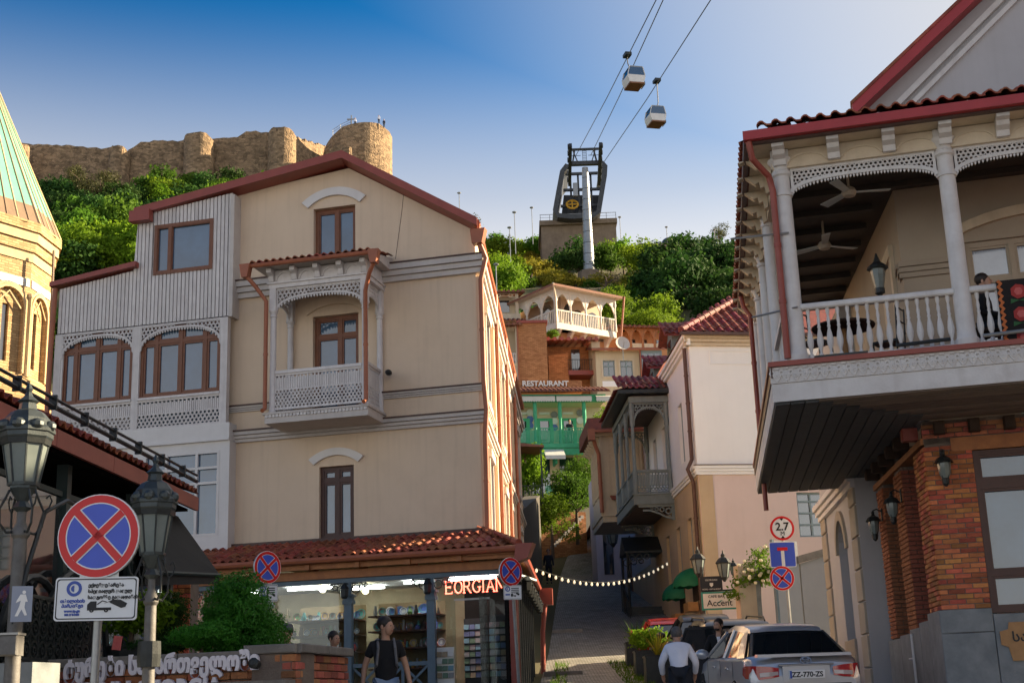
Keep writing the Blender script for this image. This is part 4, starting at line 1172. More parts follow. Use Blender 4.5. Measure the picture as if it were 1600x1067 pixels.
for y in sidecol:
 n_ = 11
 for k in range(n_):
  yy = prev + .2 + (y - prev - .4) * k / (n_ - 1)
  link('baluster', bal, rh, T(.30 + sx_(yy), yy, zr0))
 mb = MB().hprism([(.22 + sx_(prev), prev + .1), (.36 + sx_(prev), prev + .1), (.36 + sx_(y), y - .1), (.22 + sx_(y), y - .1)], zr1 - .09, zr1); part('handrail', mb, MT['whiteworn'], rh)
 prev = y
# downpipe at the corner with stay
pipe([(-.03, -.40, 8.46), (.0, -.36, 8.20), (.20, -.04, 8.02), (.24, .0, 7.8), (.24, .0, 5.2)], .05, rh, FR.M, MT['redmetal'])
part('stay_rod', MB().tube([(-.45, .1, 7.15), (.42, -.02, 7.1)], .016, 6), MT['galv'], rh); part('stay_rod', MB().tube([(-.25, .4, 5.98), (.45, -.02, 5.95)], .016, 6), MT['galv'], rh)
pipe([(-.06 + sx_(7.6), 7.6, 8.45), (-.02 + sx_(7.6), 7.6, 8.2), (.1 + sx_(7.6), 7.6, 8.0), (.1 + sx_(7.6), 7.6, 4.0)], .05, rh, FR.M, MT['redmetal'])
# ---- ground floor: brick piers, stone plinth, big window
FB = Fac(*FR.W(XW + .02, WY + .15, 0).xy, .967, -.255, FR.z0)
FBS = Fac(*FR.W(XW + .02, WY + .15, 0).xy, .10, .995, FR.z0, True)
def brick_set(m, Lb=.235, Hb=.064, D=.05):
 out = []
 for k in range(3):
  d = rnd.uniform(-.004, .004)
  out.append(MB().bbox(0, Lb, -.012 + d, D, 0, Hb, .006).mesh('brick', m))
 half = MB().bbox(0, Lb * .48, -.012, D, 0, Hb, .006).mesh('brick', m)
 return out, half
def bricks(root, fr, x0, x1, z0, z1, m, Lb=.235, Hb=.064, j=.012, objs=True, name='brick', cut=None):
 vs, half = brick_set(m, Lb, Hb)
 rel = root.matrix_basis.inverted() @ fr
 joined = MB(); r_ = 0; z = z0; c = 0
 while z + Hb <= z1 + .01:
  x = x0 - (Lb * .5 if r_ % 2 else 0)
  while x < x1 - .02:
   a, b = max(x, x0), min(x + Lb, x1)
   if b - a > .03 and not (cut and cut((a + b) / 2, z)):
    s_ = (b - a) / Lb
    if objs:
     link(name, rnd.choice(vs), root, rel @ T(a, rnd.uniform(-.006, .004), z + rnd.uniform(-.002, .002)) @ SC(s_, 1, 1)); c += 1
    else:
     joined.bbox(a, b, -.012 + rnd.uniform(-.006, .006), .05, z, z + Hb, .006)
   x += Lb + j
  z += Hb + j; r_ += 1
 if not objs:
  o = part(name + 'work', joined, m, root, fr); o['kind'] = 'stuff'
 return c
zs0, zs1 = 1.66, 4.20
wl = FB.L(1528, 800)[0] + .02
bricks(rh, FB.M, 0, wl, zs0, zs1, MT['brick'])
bricks(rh, FBS.M, 0, .85, zs0, zs1, MT['brick'])
mb = MB().box(.02, wl - .01, .0, .85, -.2, 4.55); part('pier_core', mb, MT['mortar'], rh, FB.M)
u2 = FBS.L(1420, 850)[0]; u3 = FBS.L(1390, 870)[0]
for (ua, ub) in ((u2, u2 + .8), (u3, u3 + .7)):
 bricks(rh, FBS.M, ua, ub, zs0 - .25, zs1, MT['brick'], objs=False)
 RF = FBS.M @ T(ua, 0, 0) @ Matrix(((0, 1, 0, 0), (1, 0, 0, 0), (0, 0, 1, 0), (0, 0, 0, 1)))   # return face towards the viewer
 bricks(rh, RF, 0, .75, zs0 - .25, zs1, MT['brickdark'], objs=False)  # darker brick tone puts the return's shade into its colour
 part('pier_core', MB().box(ua + .02, ub - .01, .02, .9, -.2, 4.55), MT['mortar'], rh, FBS.M)
part('side_wall', MB().box(.5, 5.4, .78, .9, -.3, 4.55), MT['brickdark'], rh, FBS.M)
for (ua, ub) in ((.95, u2 - .05), (u2 + .9, u3 - .05)):
 if ub > ua: part('side_window', MB().box(ua, ub, .70, .76, 1.6, 4.0), MT['panedark'], rh, FBS.M)
# timber lintel, beam ends, brick band above
part('lintel', MB().box(wl - .3, XE - XW, -.03, .3, 4.06, 4.27), MT['beam'], rh, FB.M)
part('lintel', MB().box(0.0, 5.0, -.03, .3, 4.20, 4.30), MT['beam'], rh, FBS.M)
bricks(rh, FB.M, 0, 2.2, 4.29, 4.55, MT['brickdark'])
part('band_core', MB().box(.01, 4, .0, .2, 4.2, 4.56), MT['mortar'], rh, FB.M)
MT['beamend'] = mat('dark_beam_end', (.05, .028, .018), (.03, .018, .012), 8, .8, .3)
for k in range(4):
 x = .18 + k * .52
 part('beam_end', MB().bbox(x, x + .17, -.20, .0, 4.33, 4.53, .02), MT['beamend'], rh, FB.M)
for k in range(6):
 u = .3 + k * .8
 part('beam_end', MB().bbox(u, u + .17, -.25, .0, 4.33, 4.53, .02), MT['beamend'] if k else MT['redmetal'], rh, FBS.M)
# plinth slabs
part('plinth_slab', MB().bbox(-.04, .72, -.05, .1, -.2, 1.30, .008), MT['stonegrey'], rh, FB.M)
part('plinth_slab', MB().bbox(-.04, .72, -.05, .1, 1.308, 1.65, .008), MT['stonegrey'], rh, FB.M)
part('plinth_slab', MB().bbox(.728, 1.6, -.05, .1, -.2, 1.56, .008), MT['stonegrey'], rh, FB.M)
part('plinth_slab', MB().bbox(1.608, 3.2, -.05, .1, -.2, 1.56, .008), MT['stonegrey'], rh, FB.M)
for (ua, ub, h_) in ((-.04, .9, 1.65), (.908, 1.7, 1.55), (1.708, 2.6, 1.48), (2.608, 3.6, 1.42), (3.608, 4.9, 1.38)):
 part('plinth_slab', MB().bbox(ua, ub, -.05, .8, -.3, h_, .008), MT['stonegrey'], rh, FBS.M)
mb = MB().tube([(2.2, -.1, 1.4), (2.2, -.1, .0)], .022, 6); mb.tube([(2.2, -.1, 1.0), (2.6, -.1, 1.0)], .018, 6); part('conduit', mb, MT['whiteworn'], rh, FBS.M)
# big window
win(rh, FB.M, wl, wl + 2.2, 1.58, 4.05, .02, MT['darkbrown'], MT['pane'], (0, .55, 1), (0, .235, .77, .80, 1), .075, inner=.04, name='shop_window', dep=.12)
part('window_reveal', MB().box(wl + 2.2, 3.4, .0, .2, 1.5, 4.1), MT['mortar'], rh, FB.M)
# wall lanterns
def wall_lantern(M_, label, group='wall lanterns on the brick house'):
 o = thing('wall_lantern', label, 'lantern', M_, group)
 mb = MB().tube([(0, 0, .22), (0, -.10, .27), (0, -.17, .24)], .014, 6); mb.box(-.04, .04, -.02, 0, .05, .28)
 part('bracket', mb, MT['iron'], o)
 part('cap', MB().lathe([(.13, .0), (.15, -.015), (.10, .06), (.04, .09), (.025, .13), (.035, .15), (.01, .18)], (0, -.17, .06), 8), MT['iron'], o)
 part('glass', MB().lathe([(.05, -.2), (.085, -.12), (.10, .0), (.10, .05)], (0, -.17, 0), 8), MT['frost'], o, smooth=True)
 mb = MB().lathe([(.015, -.32), (.05, -.28), (.06, -.2), (.055, -.19)], (0, -.17, 0), 8)
 for k in range(4):
  a = PI / 4 + k * PI / 2
  mb.tube([(.055 * math.cos(a), -.17 + .055 * math.sin(a), -.2), (.105 * math.cos(a), -.17 + .105 * math.sin(a), .06)], .008, 4)
 part('cage', mb, MT['iron'], o)
 return o
p = FB.L(1477, 728, .15); wall_lantern(FB.M @ T(p[0] - .02, -.02, p[1]), 'black wall lantern on the front corner brick pier')
p = FBS.L(1401, 785, .15); wall_lantern(FBS.M @ T(u2 + .1, -.02, 3.55), 'black wall lantern on the second brick pier along the side')
p = FBS.L(1372, 815, .15); wall_lantern(FBS.M @ T(u3 + .2, -.02, 3.5), 'black wall lantern on the brick pier beside the arched window')
# wooden plaque with lettering on the plinth
def text_me(s, size, ext, m, bold=0.0, align='CENTER', sp=1.0):
 cu = bpy.data.curves.new('txt', 'FONT'); cu.body = s; cu.size = size; cu.extrude = ext; cu.align_x = align; cu.offset = bold; cu.space_character = sp
 cu.resolution_u = 3
 ob = bpy.data.objects.new('txt', cu)
 me = bpy.data.meshes.new_from_object(ob)
 bpy.data.objects.remove(ob)
 me.materials.clear(); me.materials.append(m)
 return me
TX = Matrix(((1, 0, 0, 0), (0, 0, -1, 0), (0, 1, 0, 0), (0, 0, 0, 1)))      # text plane -> facade plane (x right, z up)
MT['plaque'] = mat('varnished_wood', (.42, .22, .08), (.30, .15, .05), 5, .45, .2)
MT['ink'] = flat('black_paint', (.012, .012, .014), .5)
p = FB.L(1568, 1000, .05)
pq = thing('wooden_plaque', 'wooden plaque with black Georgian letters on the grey stone plinth', 'sign', FB.M @ T(p[0], -.085, p[1]))
part('board', MB().prism([(.10, -.30), (.9, -.30), (.9, .26), (.10, .26), (.08, .16), (-.04, .13), (-.04, -.06), (.06, -.10)], 0, .03), MT['plaque'], pq)
part('lettering', text_me('საქართველო', .19, .004, MT['ink'], .004, 'LEFT'), None, pq, rel=T(.12, -.006, -.02) @ TX)
# ---- things on the balcony
MT['fan'] = mat('pale_fan_blade', (.45, .47, .46), (.36, .38, .37), 4, .5, .05)
def fan(x, y, lab, a0):
 o = thing('ceiling_fan', lab, 'fan', FR.M @ T(x, y, 7.95))
 part('motor', MB().lathe([(.02, .45), (.02, .10), (.09, .06), (.12, .0), (.09, -.06), (.03, -.08)], (0, 0, 0), 12), MT['taupe'], o, smooth=True)
 for k in range(3):
  part('blade', MB().hprism([(.10, -.05), (.62, -.075), (.62, .075), (.10, .05)], -.006, .006), MT['fan'], o, rel=RZ(a0 + k * 2 * PI / 3) @ RX(R(10)))
fx, fz = FR.L(1325, 285, -.9); fan(fx, .9, 'white three-bladed ceiling fan beside the front fretwork', R(10))
fx, fz = FR.L(1290, 402, -3.4); fan(fx, 3.4, 'white three-bladed ceiling fan further back over the balcony', R(35))
mb = MB().tube([(2.0, 0, 0), (2.75, 0, 0)], .03, 8); p = FR.L(1440, 535, .05)
solo('lamp_tube', MB().tube([(0, 0, 0), (.74, 0, .02)], .028, 8), MT['iron'], 'black tubular floodlight lying along the balcony edge', 'floodlight', FR.M @ T(FR.L(1400, 540, .06)[0], -.08, zf + .10), smooth=True)
solo('lamp_strip', MB().box(0, .75, -.03, .03, 0, .03), MT['iron'], 'flat black light strip under the balusters', 'floodlight', FR.M @ T(FR.L(1272, 555, .06)[0], -.06, zf + .035))
solo('lamp_tube', MB().tube([(0, 0, 0), (.9, 0, .03)], .028, 8), MT['galv'], 'grey tubular floodlight under the embroidered carpet', 'floodlight', FR.M @ T(FR.L(1535, 520, .06)[0], -.08, zf + .12), smooth=True)
# round table, chairs
tb = thing('round_table', 'dark round table on the balcony behind the balusters', 'table', FR.M @ T(1.05, 1.2, zf + .03))
part('tabletop', MB().lathe([(.46, .72), (.48, .74), (.48, .76), (.46, .77)], (0, 0, 0), 24), MT['beamend'], tb)
part('leg', MB().lathe([(.22, 0), (.22, .03), (.05, .06), (.04, .72)], (0, 0, 0), 12), MT['plaque'], tb)
for (x, y, a, lab) in ((.62, .85, R(60), 'black metal chair beside the corner column on the balcony'), (1.7, 1.3, R(250), 'black metal chair between the round table and the wall')):
 ch = thing('metal_chair', lab, 'chair', FR.M @ T(x, y, zf + .03) @ RZ(a))
 part('seat', MB().box(-.2, .2, -.2, .2, .43, .46), MT['iron'], ch)
 for sx in (-.18, .18):
  for sy in (-.18, .18): part('leg', MB().tube([(sx, sy, 0), (sx, sy, .43)], .014, 6), MT['iron'], ch)
 mb = MB()
 for sx in (-.18, .18): mb.tube([(sx, .19, .45), (sx, .22, .98)], .014, 6)
 for zz in (.6, .75, .96): mb.tube([(-.18, .215, zz), (.18, .215, zz)], .012, 6)
 part('backrest', mb, MT['iron'], ch)
# carved lantern on the balcony wall
fx, fz = FR.L(1372, 430, -2.0)
o = thing('hanging_lantern', 'black lantern with glass on the balcony side wall', 'lantern', FR.M @ T(fx, 2.0, fz))
part('roof', MB().lathe([(.17, 0), (.15, .05), (.06, .12), (.03, .2), (.015, .26)], (0, 0, .1), 8), MT['iron'], o)
part('glass', MB().lathe([(.07, -.22), (.11, .0), (.11, .1)], (0, 0, 0), 8), MT['frost'], o)
part('base', MB().lathe([(.03, -.34), (.08, -.3), (.08, -.22)], (0, 0, 0), 8), MT['iron'], o)
# embroidered carpet over the rail
cp = thing('carpet', 'black carpet with red flowers hung over the balcony rail', 'carpet', FR.M)
p0 = FR.L(1556, 437, .02); p1 = FR.L(1600, 520, .02)
MT['carpet'] = mat('black_wool', (.014, .012, .012), (.02, .016, .015), 30, .95, .4, 120)
MT['carpetred'] = mat('red_wool', (.42, .05, .04), (.30, .04, .04), 30, .95, .3, 120)
MT['carpetpink'] = mat('pink_wool', (.55, .14, .12), (.5, .1, .1), 30, .95, .3, 120)
MT['carpetgreen'] = mat('green_wool', (.05, .14, .05), (.03, .1, .04), 30, .95, .3, 120)
MT['carpetorange'] = mat('orange_wool', (.55, .16, .05), (.45, .12, .04), 30, .95, .3, 120)
xa, xb, zt_, zb_ = p0[0], p0[0] + 1.5, zr1 + .02, p1[1] - .12
part('cloth', MB().box(xa, xb, .025, .04, zb_, zt_), MT['carpet'], cp)
part('cloth_fold', MB().box(xa, xb, .0405, .25, zt_ - .012, zt_), MT['carpet'], cp)
for xx in (xa + .04, xa + .52):
 mb = MB()
 mb.strip([(xx + (.02 if s_ % 2 else -.02), zb_ + (zt_ - zb_) * s_ / 20) for s_ in range(21)], .045, .018, .025)
 part('border_pattern', mb, MT['carpetorange'], cp)
for c_ in range(2):
 for r_ in range(3):
  cx_, cz_ = xa + .28 + c_ * .62, zt_ - .18 - r_ * .33
  fl = part('flower', MB().lathe([(0.001, 0), (.10, 0), (.11, .006), (0.001, .007)], (0, 0, 0), 7), MT['carpetred'], cp, rel=T(cx_, .025, cz_) @ RX(R(90)))
  link('petal', MB().lathe([(0.001, .006), (.06, .006), (.06, .012), (0.001, .012)], (0, 0, 0), 6).mesh('petal', MT['carpetpink']), fl)
  mb = MB()
  for dx in (-1, 1): mb.prism([(cx_, cz_ - .13), (cx_ + dx * .11, cz_ - .10), (cx_ + dx * .12, cz_ - .17)][::dx], .017, .025)
  part('leaf', mb, MT['carpetgreen'], cp)
# ------------------------------------------------------------------ plaster house with arched window, beyond the brick house
MT['ashlar'] = mat('beige_ashlar', (.40, .345, .27), (.34, .29, .23), 2, .85, .2, 40, streak=.15)
ph = thing('arched_house', 'grey plaster house with arched window and beige quoins beside the brick piers', 'house', FBS.M @ T(5.3, 0, 0))
uA, uB = 5.35, 11.0
po = .32
aw0, aw1 = FBS.L(1333, 900, po)[0], None
aw0, aw1 = 7.2, 8.5
arch = [(aw0, 1.3), (aw1, 1.3), (aw1, 3.35)] + [(aw0 + (aw1 - aw0) * (.5 + .5 * math.cos(PI * t / 8)), 3.35 + .65 * math.sin(PI * t / 8)) for t in range(1, 8)] + [(aw0, 3.35)]
mb = MB().wall([(uA, -.5), (uB, -.5), (uB, 8), (uA, 8)], [arch], -po, .45)
mb.add([(uA, -po, -.5), (uA, 3, -.5), (uA, 3, 8), (uA, -po, 8)], [(0, 1, 2, 3)])
mb.add([(uB, -po, -.5), (uB, 4, -.5), (uB, 4, 8), (uB, -po, 8)], [(0, 3, 2, 1)])
mb.add([(uA, -po, 8), (uB, -po, 8), (uB, 4, 8), (uA, 4, 8)], [(0, 1, 2, 3)])
part('wall', mb, MT['greyplaster'], ph, FBS.M)
win(ph, FBS.M, aw0, aw1, 1.3, 3.98, -po + .3, MT['darkbrown'], MT['panedark'], (0, .5, 1), (0, .75, 1), .07, inner=0)
mb = MB()
for t in range(12):
 a0, a1 = PI * t / 12, PI * (t + 1) / 12
 cx_, cz_ = (aw0 + aw1) / 2, 3.35
 f = lambda a, r_: (cx_ + r_ * math.cos(a), cz_ + r_ * math.sin(a))
 mb.prism([f(a0, .66), f(a0, .86), f(a1, .86), f(a1, .66)], -po - .06, -po)
part('arch_moulding', mb, MT['ashlar'], ph, FBS.M)
for k in range(8):
 z = -.3 + k * .62
 for (a, b) in ((uA + .02, uA + .8), (uB - .85, uB - .02)):
  part('quoin', MB().bbox(a, b, -po - .05, -po, z, z + .585, .012), MT['ashlar'], ph, FBS.M)
 if z < 1.0: part('quoin', MB().bbox(aw0 - .1, aw1 + .1, -po - .05, -po, z, z + .585, .012), MT['ashlar'], ph, FBS.M)
mb = MB(); moulding(mb, uA, uB, 4.35, 4.7, -po, .2); part('cornice', mb, MT['whiteplain'], ph, FBS.M)
# dark side steps
for k in range(5):
 solo('stone_step', MB().box(5.2 + k * .1, 7.2, -po - 1.6 + k * .26, -po - .06, -.25 + k * .17, -.08 + k * .17), MT['stonegrey'], 'dark stone step climbing to the arched house, step %s from the bottom' % ['first', 'second', 'third', 'fourth', 'fifth'][k], 'step', FBS.M)
# ------------------------------------------------------------------ grey yard wall and gate between the houses
MT['greypaint'] = mat('grey_painted_wall', (.30, .31, .34), (.26, .27, .30), 1.2, .8, .12, 40, streak=.12, streak_c=(.2, .2, .22))
a = at(1252, 900, 38); FG = Fac(a.x, a.y, .995, .10)
gt = thing('yard_wall', 'grey painted yard wall with dark sloping coping between two houses', 'wall', FG.M)
za, zb2 = FG.L(1252, 880)[1], FG.L(1312, 858)[1]
part('wall', MB().prism([(0, -1), (1.7, -1), (1.7, zb2 + .1), (0, za)], 0, .3), MT['greypaint'], gt)
part('coping', MB().prism([(-.08, za), (1.75, zb2 + .1), (1.75, zb2 + .28), (-.08, za + .2)], -.12, .5), MT['coping'], gt)
gp = thing('gate_leaf', 'narrow grey metal gate leaf standing ajar behind the traffic signs', 'gate', FG.M @ T(-.05, .05, 0) @ RZ(R(200)))
part('panel', MB().bbox(.0, .78, -.04, .04, -.5, za + .62, .01), MT['greypaint'], gp)
part('edge_post', MB().box(.79, .86, -.05, .05, -.5, za + .66), MT['bluegrey'], gp)
pl = thing('gate_pillar', 'pale stone gate pillar under the white rose bush', 'pillar', FG.M @ T(-1.35, .6, 0))
part('shaft', MB().box(-.28, .2, 0, .5, -.5, za + .05), MT['ashlar'], pl)
part('side_slab', MB().box(.205, .34, .03, .5, -.5, za - .0), MT['stonegrey'], pl)
# ------------------------------------------------------------------ white house with grey balcony
_c = at(1090, 733, 45)
FW = Fac(_c.x, _c.y, .985, .17)
FWS = Fac(_c.x, _c.y, -.04, 1, FW.z0, True)
wh = thing('white_house', 'white and pink plastered house with red tiled hip roof and grey street balcony', 'house', FW.M)
MT['whitewall'] = mat('white_limewash', (.84, .83, .82), (.79, .78, .77), .8, .85, .1, 40, streak=.06, streak_c=(.5, .47, .44))
MT['pinkwall'] = mat('pale_pink_plaster', (.70, .55, .50), (.64, .50, .45), .9, .85, .12, 40, streak=.10, streak_c=(.45, .32, .26), patch=.15, patch_c=(.52, .38, .3))
MT['peach'] = mat('peach_plaster', (.58, .43, .27), (.50, .36, .22), .9, .85, .15, 40, streak=.2, streak_c=(.38, .25, .15), patch=.2, patch_c=(.42, .3, .2))  # yellowish bounced light put into this plaster's colour
MT['greyblue'] = mat('grey_green_balcony_paint', (.20, .235, .23), (.15, .18, .175), 4, .55, .15, 40, streak=.15)
MT['pipebrown'] = mat('brown_pipe', (.11, .055, .04), (.08, .04, .03), 5, .5, .08)
UE = 24.0
fwin = [(3.42, 3.58), (4.42, 3.58), (4.42, 5.09), (3.42, 5.09)]
part('upper_wall', MB().wall([(0, 5.95), (9, 5.95), (9, 10.2), (0, 10.2)], [], 0, .2), MT['whitewall'], wh)
part('lower_wall', MB().wall([(0, -1.5), (9, -1.5), (9, 5.95), (0, 5.95)], [fwin], .0, .22), MT['pinkwall'], wh)
MT['bluewood'] = mat('blue_grey_frame', (.24, .31, .33), (.18, .24, .26), 5, .5, .1)
win(wh, FW.M, 3.42, 4.42, 3.58, 5.09, .08, MT['bluewood'], MT['panedark'], (0, .5, 1), (0, .28, .54, .80, 1), .06, inner=0)
sh_u = [[(u, 6.6), (u + .95, 6.6), (u + .95, 8.75), (u, 8.75)] for u in (2.35, 6.6, 9.2)]
sh_l = [[(u, 2.6), (u + .9, 2.6), (u + .9, 4.55), (u, 4.55)] for u in (1.9, 4.5, 7.2)]
part('upper_side_wall', MB().wall([(0, 5.95), (12.6, 5.95), (12.6, 10.2), (0, 10.2)], sh_u, 0, .25), MT['whitewall'], wh, FWS.M)
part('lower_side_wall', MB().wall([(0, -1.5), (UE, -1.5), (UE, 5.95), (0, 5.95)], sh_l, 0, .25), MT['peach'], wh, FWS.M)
part('back_wall', MB().box(12.0, 12.6, 0.01, 3, 5.95, 10.2), MT['whitewall'], wh, FWS.M)
for h in sh_u + sh_l:
 win(wh, FWS.M, h[0][0], h[1][0], h[0][1], h[2][1], .12, MT['bluewood'], MT['panedark'], (0, .5, 1), (0, .7, 1), .07, inner=0)
for F_, x1 in ((FW, 9), (FWS, 12.6)):
 mb = MB(); moulding(mb, -.10, x1, 5.72, 6.02, 0, .14); part('string_course', mb, MT['whitewall'], wh, F_.M)
 mb = MB(); moulding(mb, -.20, x1, 10.2, 10.55, 0, .26); part('cornice', mb, MT['creamwood'] if F_ is FW else MT['whitewall'], wh, F_.M)
part('string_flashing', MB().box(-.14, 9, -.17, 0, 6.022, 6.05), MT['pipebrown'], wh)
mb = MB()
for (a, b, c, d) in ((.7, 2.6, 10.02, 10.06), (.7, 2.6, 9.56, 9.60)): mb.box(a, b, -.03, 0, c, d)
mb.box(.7, .75, -.03, 0, 9.6, 10.02); mb.box(2.55, 2.6, -.03, 0, 9.6, 10.02)
part('wall_panel_frame', mb, MT['whitewall'], wh)
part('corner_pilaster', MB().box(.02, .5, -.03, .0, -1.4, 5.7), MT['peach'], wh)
# hip roof
xr, yr = 9.2, 12.8
rise = 3.6; run = 4.6
mb = MB(); A = FW.W(-.35, -.35, 10.56); Bp = FW.W(xr, -.35, 10.56);
Cw = FWS.W(12.8, -.35, 10.56)
top1 = A + FW.d * (run + .35) + FWS.d * (run + .35) + Vector((0, 0, rise))
topB = Bp + FWS.d * (run + .35) + Vector((0, 0, rise)); topC = Cw + FW.d * (run + .35) + Vector((0, 0, rise))
mb.add([A, Bp, topB, top1, topC, Cw], [(0, 1, 2, 3), (0, 3, 4, 5)])
part('roof_deck', mb, MT['tiledark'], wh, Matrix())
TWw = .34; tlw = .40
tmw = tile_mesh(TWw, tlw * 1.12, MT['tiledark'])
bv = (top1 - A) - FW.d * (run + .35)
nrow = int(bv.length / tlw)
tiles(wh, A + Vector((0, 0, .03)), FW.d, bv, 13, nrow, tmw, TWw, tlw, keep=lambda k, r_: (k + .5) * TWw > (r_ + .2) * tlw * (run + .35) / bv.length)
ridge2 = MB().tube([(0, 0, 0), (0, 0, .46)], [.13, .11], 8).mesh('ridge_tile', MT['tiledark'])
hv = top1 - A; hq = hv.to_track_quat('Z', 'Y').to_matrix().to_4x4()
for k in range(int(hv.length / .42)):
 link('ridge_tile', ridge2, wh, wh.matrix_basis.inverted() @ Matrix.Translation(A + hv.normalized() * (.42 * k) + Vector((0, 0, .12))) @ hq)
part('gutter', MB().box(-.42, xr, -.48, -.36, 10.50, 10.60), MT['pipebrown'], wh)
# dormers on the street slope
for u in (3.2, 8.2):
 b = part('dormer', MB().box(u - .6, u + .6, -.15, 2.2, 10.45, 11.35), MT['greyblue'], wh, FWS.M)
 link('dormer_window', MB().box(u - .35, u + .35, -.18, -.152, 10.62, 11.2).mesh('dormer_window', MT['panedark']), b)
 g = MB().prism([(u - .62, 11.35), (u + .62, 11.35), (u, 11.8)], -.14, 2.4); link('dormer_gable', g.mesh('dormer_gable', MT['greyblue']), b)
 for s_ in (-1, 1):
  rm = MB().prism([(u, 11.84), (u + s_ * .85, 11.22), (u + s_ * .85, 11.32), (u, 11.96)], -.45, 2.6); link('dormer_roof', rm.mesh('dormer_roof', MT['tiledark']), b)
  tmd = tile_mesh(.24, .36, MT['tiledark'])
  org = FWS.W(u + s_ * .9, -.45, 11.30); upv = (FWS.M.to_3x3() @ Vector((-s_ * .85, 0, .62)))
  tiles(b, org if s_ > 0 else org, FW.d if s_ < 0 else FW.d, upv, 9, 3, tmd, .24, .35)
pipe([(.32, -.12, 10.2), (.3, -.12, 6.3), (.22, -.3, 5.95), (.3, -.12, 5.5), (.3, -.12, -.5)], .07, wh, FWS.M, MT['pipebrown'])
# grey balcony on the street side
bo, ua, ub, zf = 1.52, 5.4, 11.4, 5.88
part('balcony_floor', MB().box(ua, ub, -bo, 0, 5.52, zf), MT['greyblue'], wh, FWS.M)
part('floor_edge', MB().box(ua - .05, ub + .05, -bo - .05, 0, zf, zf + .05), MT['greyblue'], wh, FWS.M)
part('balcony_soffit', MB().box(ua + .1, ub - .1, -bo + .1, 0, 5.48, 5.52), MT['soffitbrown'], wh, FWS.M)
ztop = 9.62
cu = [ua + .08, ua + 2.0, ua + 4.0, ub - .08]
for u in cu:
 part('column', MB().lathe([(.10, 0), (.10, .9), (.07, 1.0), (.065, 2.6), (.09, 2.7), (.09, ztop - zf)], (u, -bo + .1, zf), 10), MT['greyblue'], wh, FWS.M, smooth=True)
for u in (ua + .08, ub - .08):
 part('column', MB().lathe([(.10, 0), (.07, 1.0), (.065, 2.6), (.09, 2.7), (.09, ztop - zf)], (u, -.1, zf), 10), MT['greyblue'], wh, FWS.M, smooth=True)
RW = lambda u: FWS.M @ T(u, 0, 0) @ Matrix(((0, 1, 0, 0), (1, 0, 0, 0), (0, 0, 1, 0), (0, 0, 0, 1)))    # cross frame: x inward, y along the wall
for u in (ua + .06, ub - .1):
 part('fretwork', fret_arch(MB(), -bo + .16, -.16, 9.42, 8.55, .70, 0, cell=.13, t=.05), MT['greyblue'], wh, RW(u))
 part('lattice_railing', lattice(MB(), -bo + .16, -.16, zf + .08, zf + .88, 0, cell=.11, split=.35), MT['greyblue'], wh, RW(u))
 part('handrail', MB().box(-bo + .1, -.1, -.05, .07, zf + .88, zf + .95), MT['greyblue'], wh, RW(u))
 mb = MB(); pts = [(-.05, 5.5), (-.05, 4.95), (-.25, 5.0), (-.6, 5.2), (-1.0, 5.3), (-1.25, 5.28), (-1.30, 5.5)]
 mb.strip([(-.05, 4.98), (-.3, 5.02), (-.6, 5.18), (-.95, 5.30), (-1.2, 5.30)], .07, 0, .05)
 mb.box(-1.35, -.0, 0, .05, 5.42, 5.52); mb.box(-.12, 0, 0.002, .048, 4.92, 5.42)
 for (cx_, cz_, r_) in ((-.24, 5.26, .13), (-.48, 5.32, .10), (-.68, 5.34, .08), (-.86, 5.38, .06), (-.22, 5.06, .07)): mb.ring(cx_, cz_, r_, r_ * .6, .005, .04, 9)
 part('carved_bracket', mb, MT['greyblue'], wh, RW(u))
for a, b in zip(cu, cu[1:]):
 part('fretwork', fret_arch(MB(), a + .08, b - .08, 9.42, 8.5, .75, -bo + .08, cell=.16, t=.05), MT['greyblue'], wh, FWS.M)
 part('lattice_railing', lattice(MB(), a + .08, b - .08, zf + .08, zf + .88, -bo + .08, cell=.12, split=.35), MT['greyblue'], wh, FWS.M)
 part('handrail', MB().box(a + .05, b - .05, -bo + .03, -bo + .15, zf + .88, zf + .95), MT['greyblue'], wh, FWS.M)
part('balcony_beam', MB().box(ua - .05, ub + .05, -bo, -bo + .2, 9.42, 9.65), MT['greyblue'], wh, FWS.M)
part('balcony_beam', MB().box(-bo + .2, 0, -.05, .15, 9.42, 9.65), MT['greyblue'], wh, RW(ua))
part('balcony_ceiling', MB().box(ua, ub, -bo + .1, 0, 9.655, 9.69), MT['soffitbrown'], wh, FWS.M)
mb = MB()
for k in range(22):
 x = -bo - .3 + k * .085
 mb.prism([(x, 9.80), (x + .0425, 9.70), (x + .085, 9.80)], -.34, -.31)
part('scalloped_fascia', mb, MT['greyblue'], wh, RW(ua))
z0, z1 = 9.86, 10.5
eo = bo + .42
mb = MB(); mb.add([(ua - .38, -eo, z0), (ub + .4, -eo, z0), (ub - .5, 0, z1), (ua + .5, 0, z1), (ua - .38, 0, z0), (ub + .4, 0, z0)], [(0, 3, 2, 1), (0, 4, 3), (1, 2, 5)])
mb.box(ua - .38, ub + .4, -eo, 0, z0 - .14, z0 - .004)
part('balcony_roof_deck', mb, MT['iron'], wh, FWS.M)
tmb = tile_mesh(.25, .40, MT['tiledark'])
tiles(wh, FWS.W(ua - .45, -eo, z0 + .05), FW.d, FWS.M.to_3x3() @ Vector((.9, 0, .64)), 8, 3, tmb, .25, .37, keep=lambda k, r_: True)
tiles(wh, FWS.W(ub + .4, -eo - .05, z0 + .05), -FWS.d, FWS.M.to_3x3() @ Vector((0, eo, .64)), 27, 5, tmb, .25, .40, keep=lambda k, r_: 25 - r_ * 1.3 > k > r_ * 1.3)
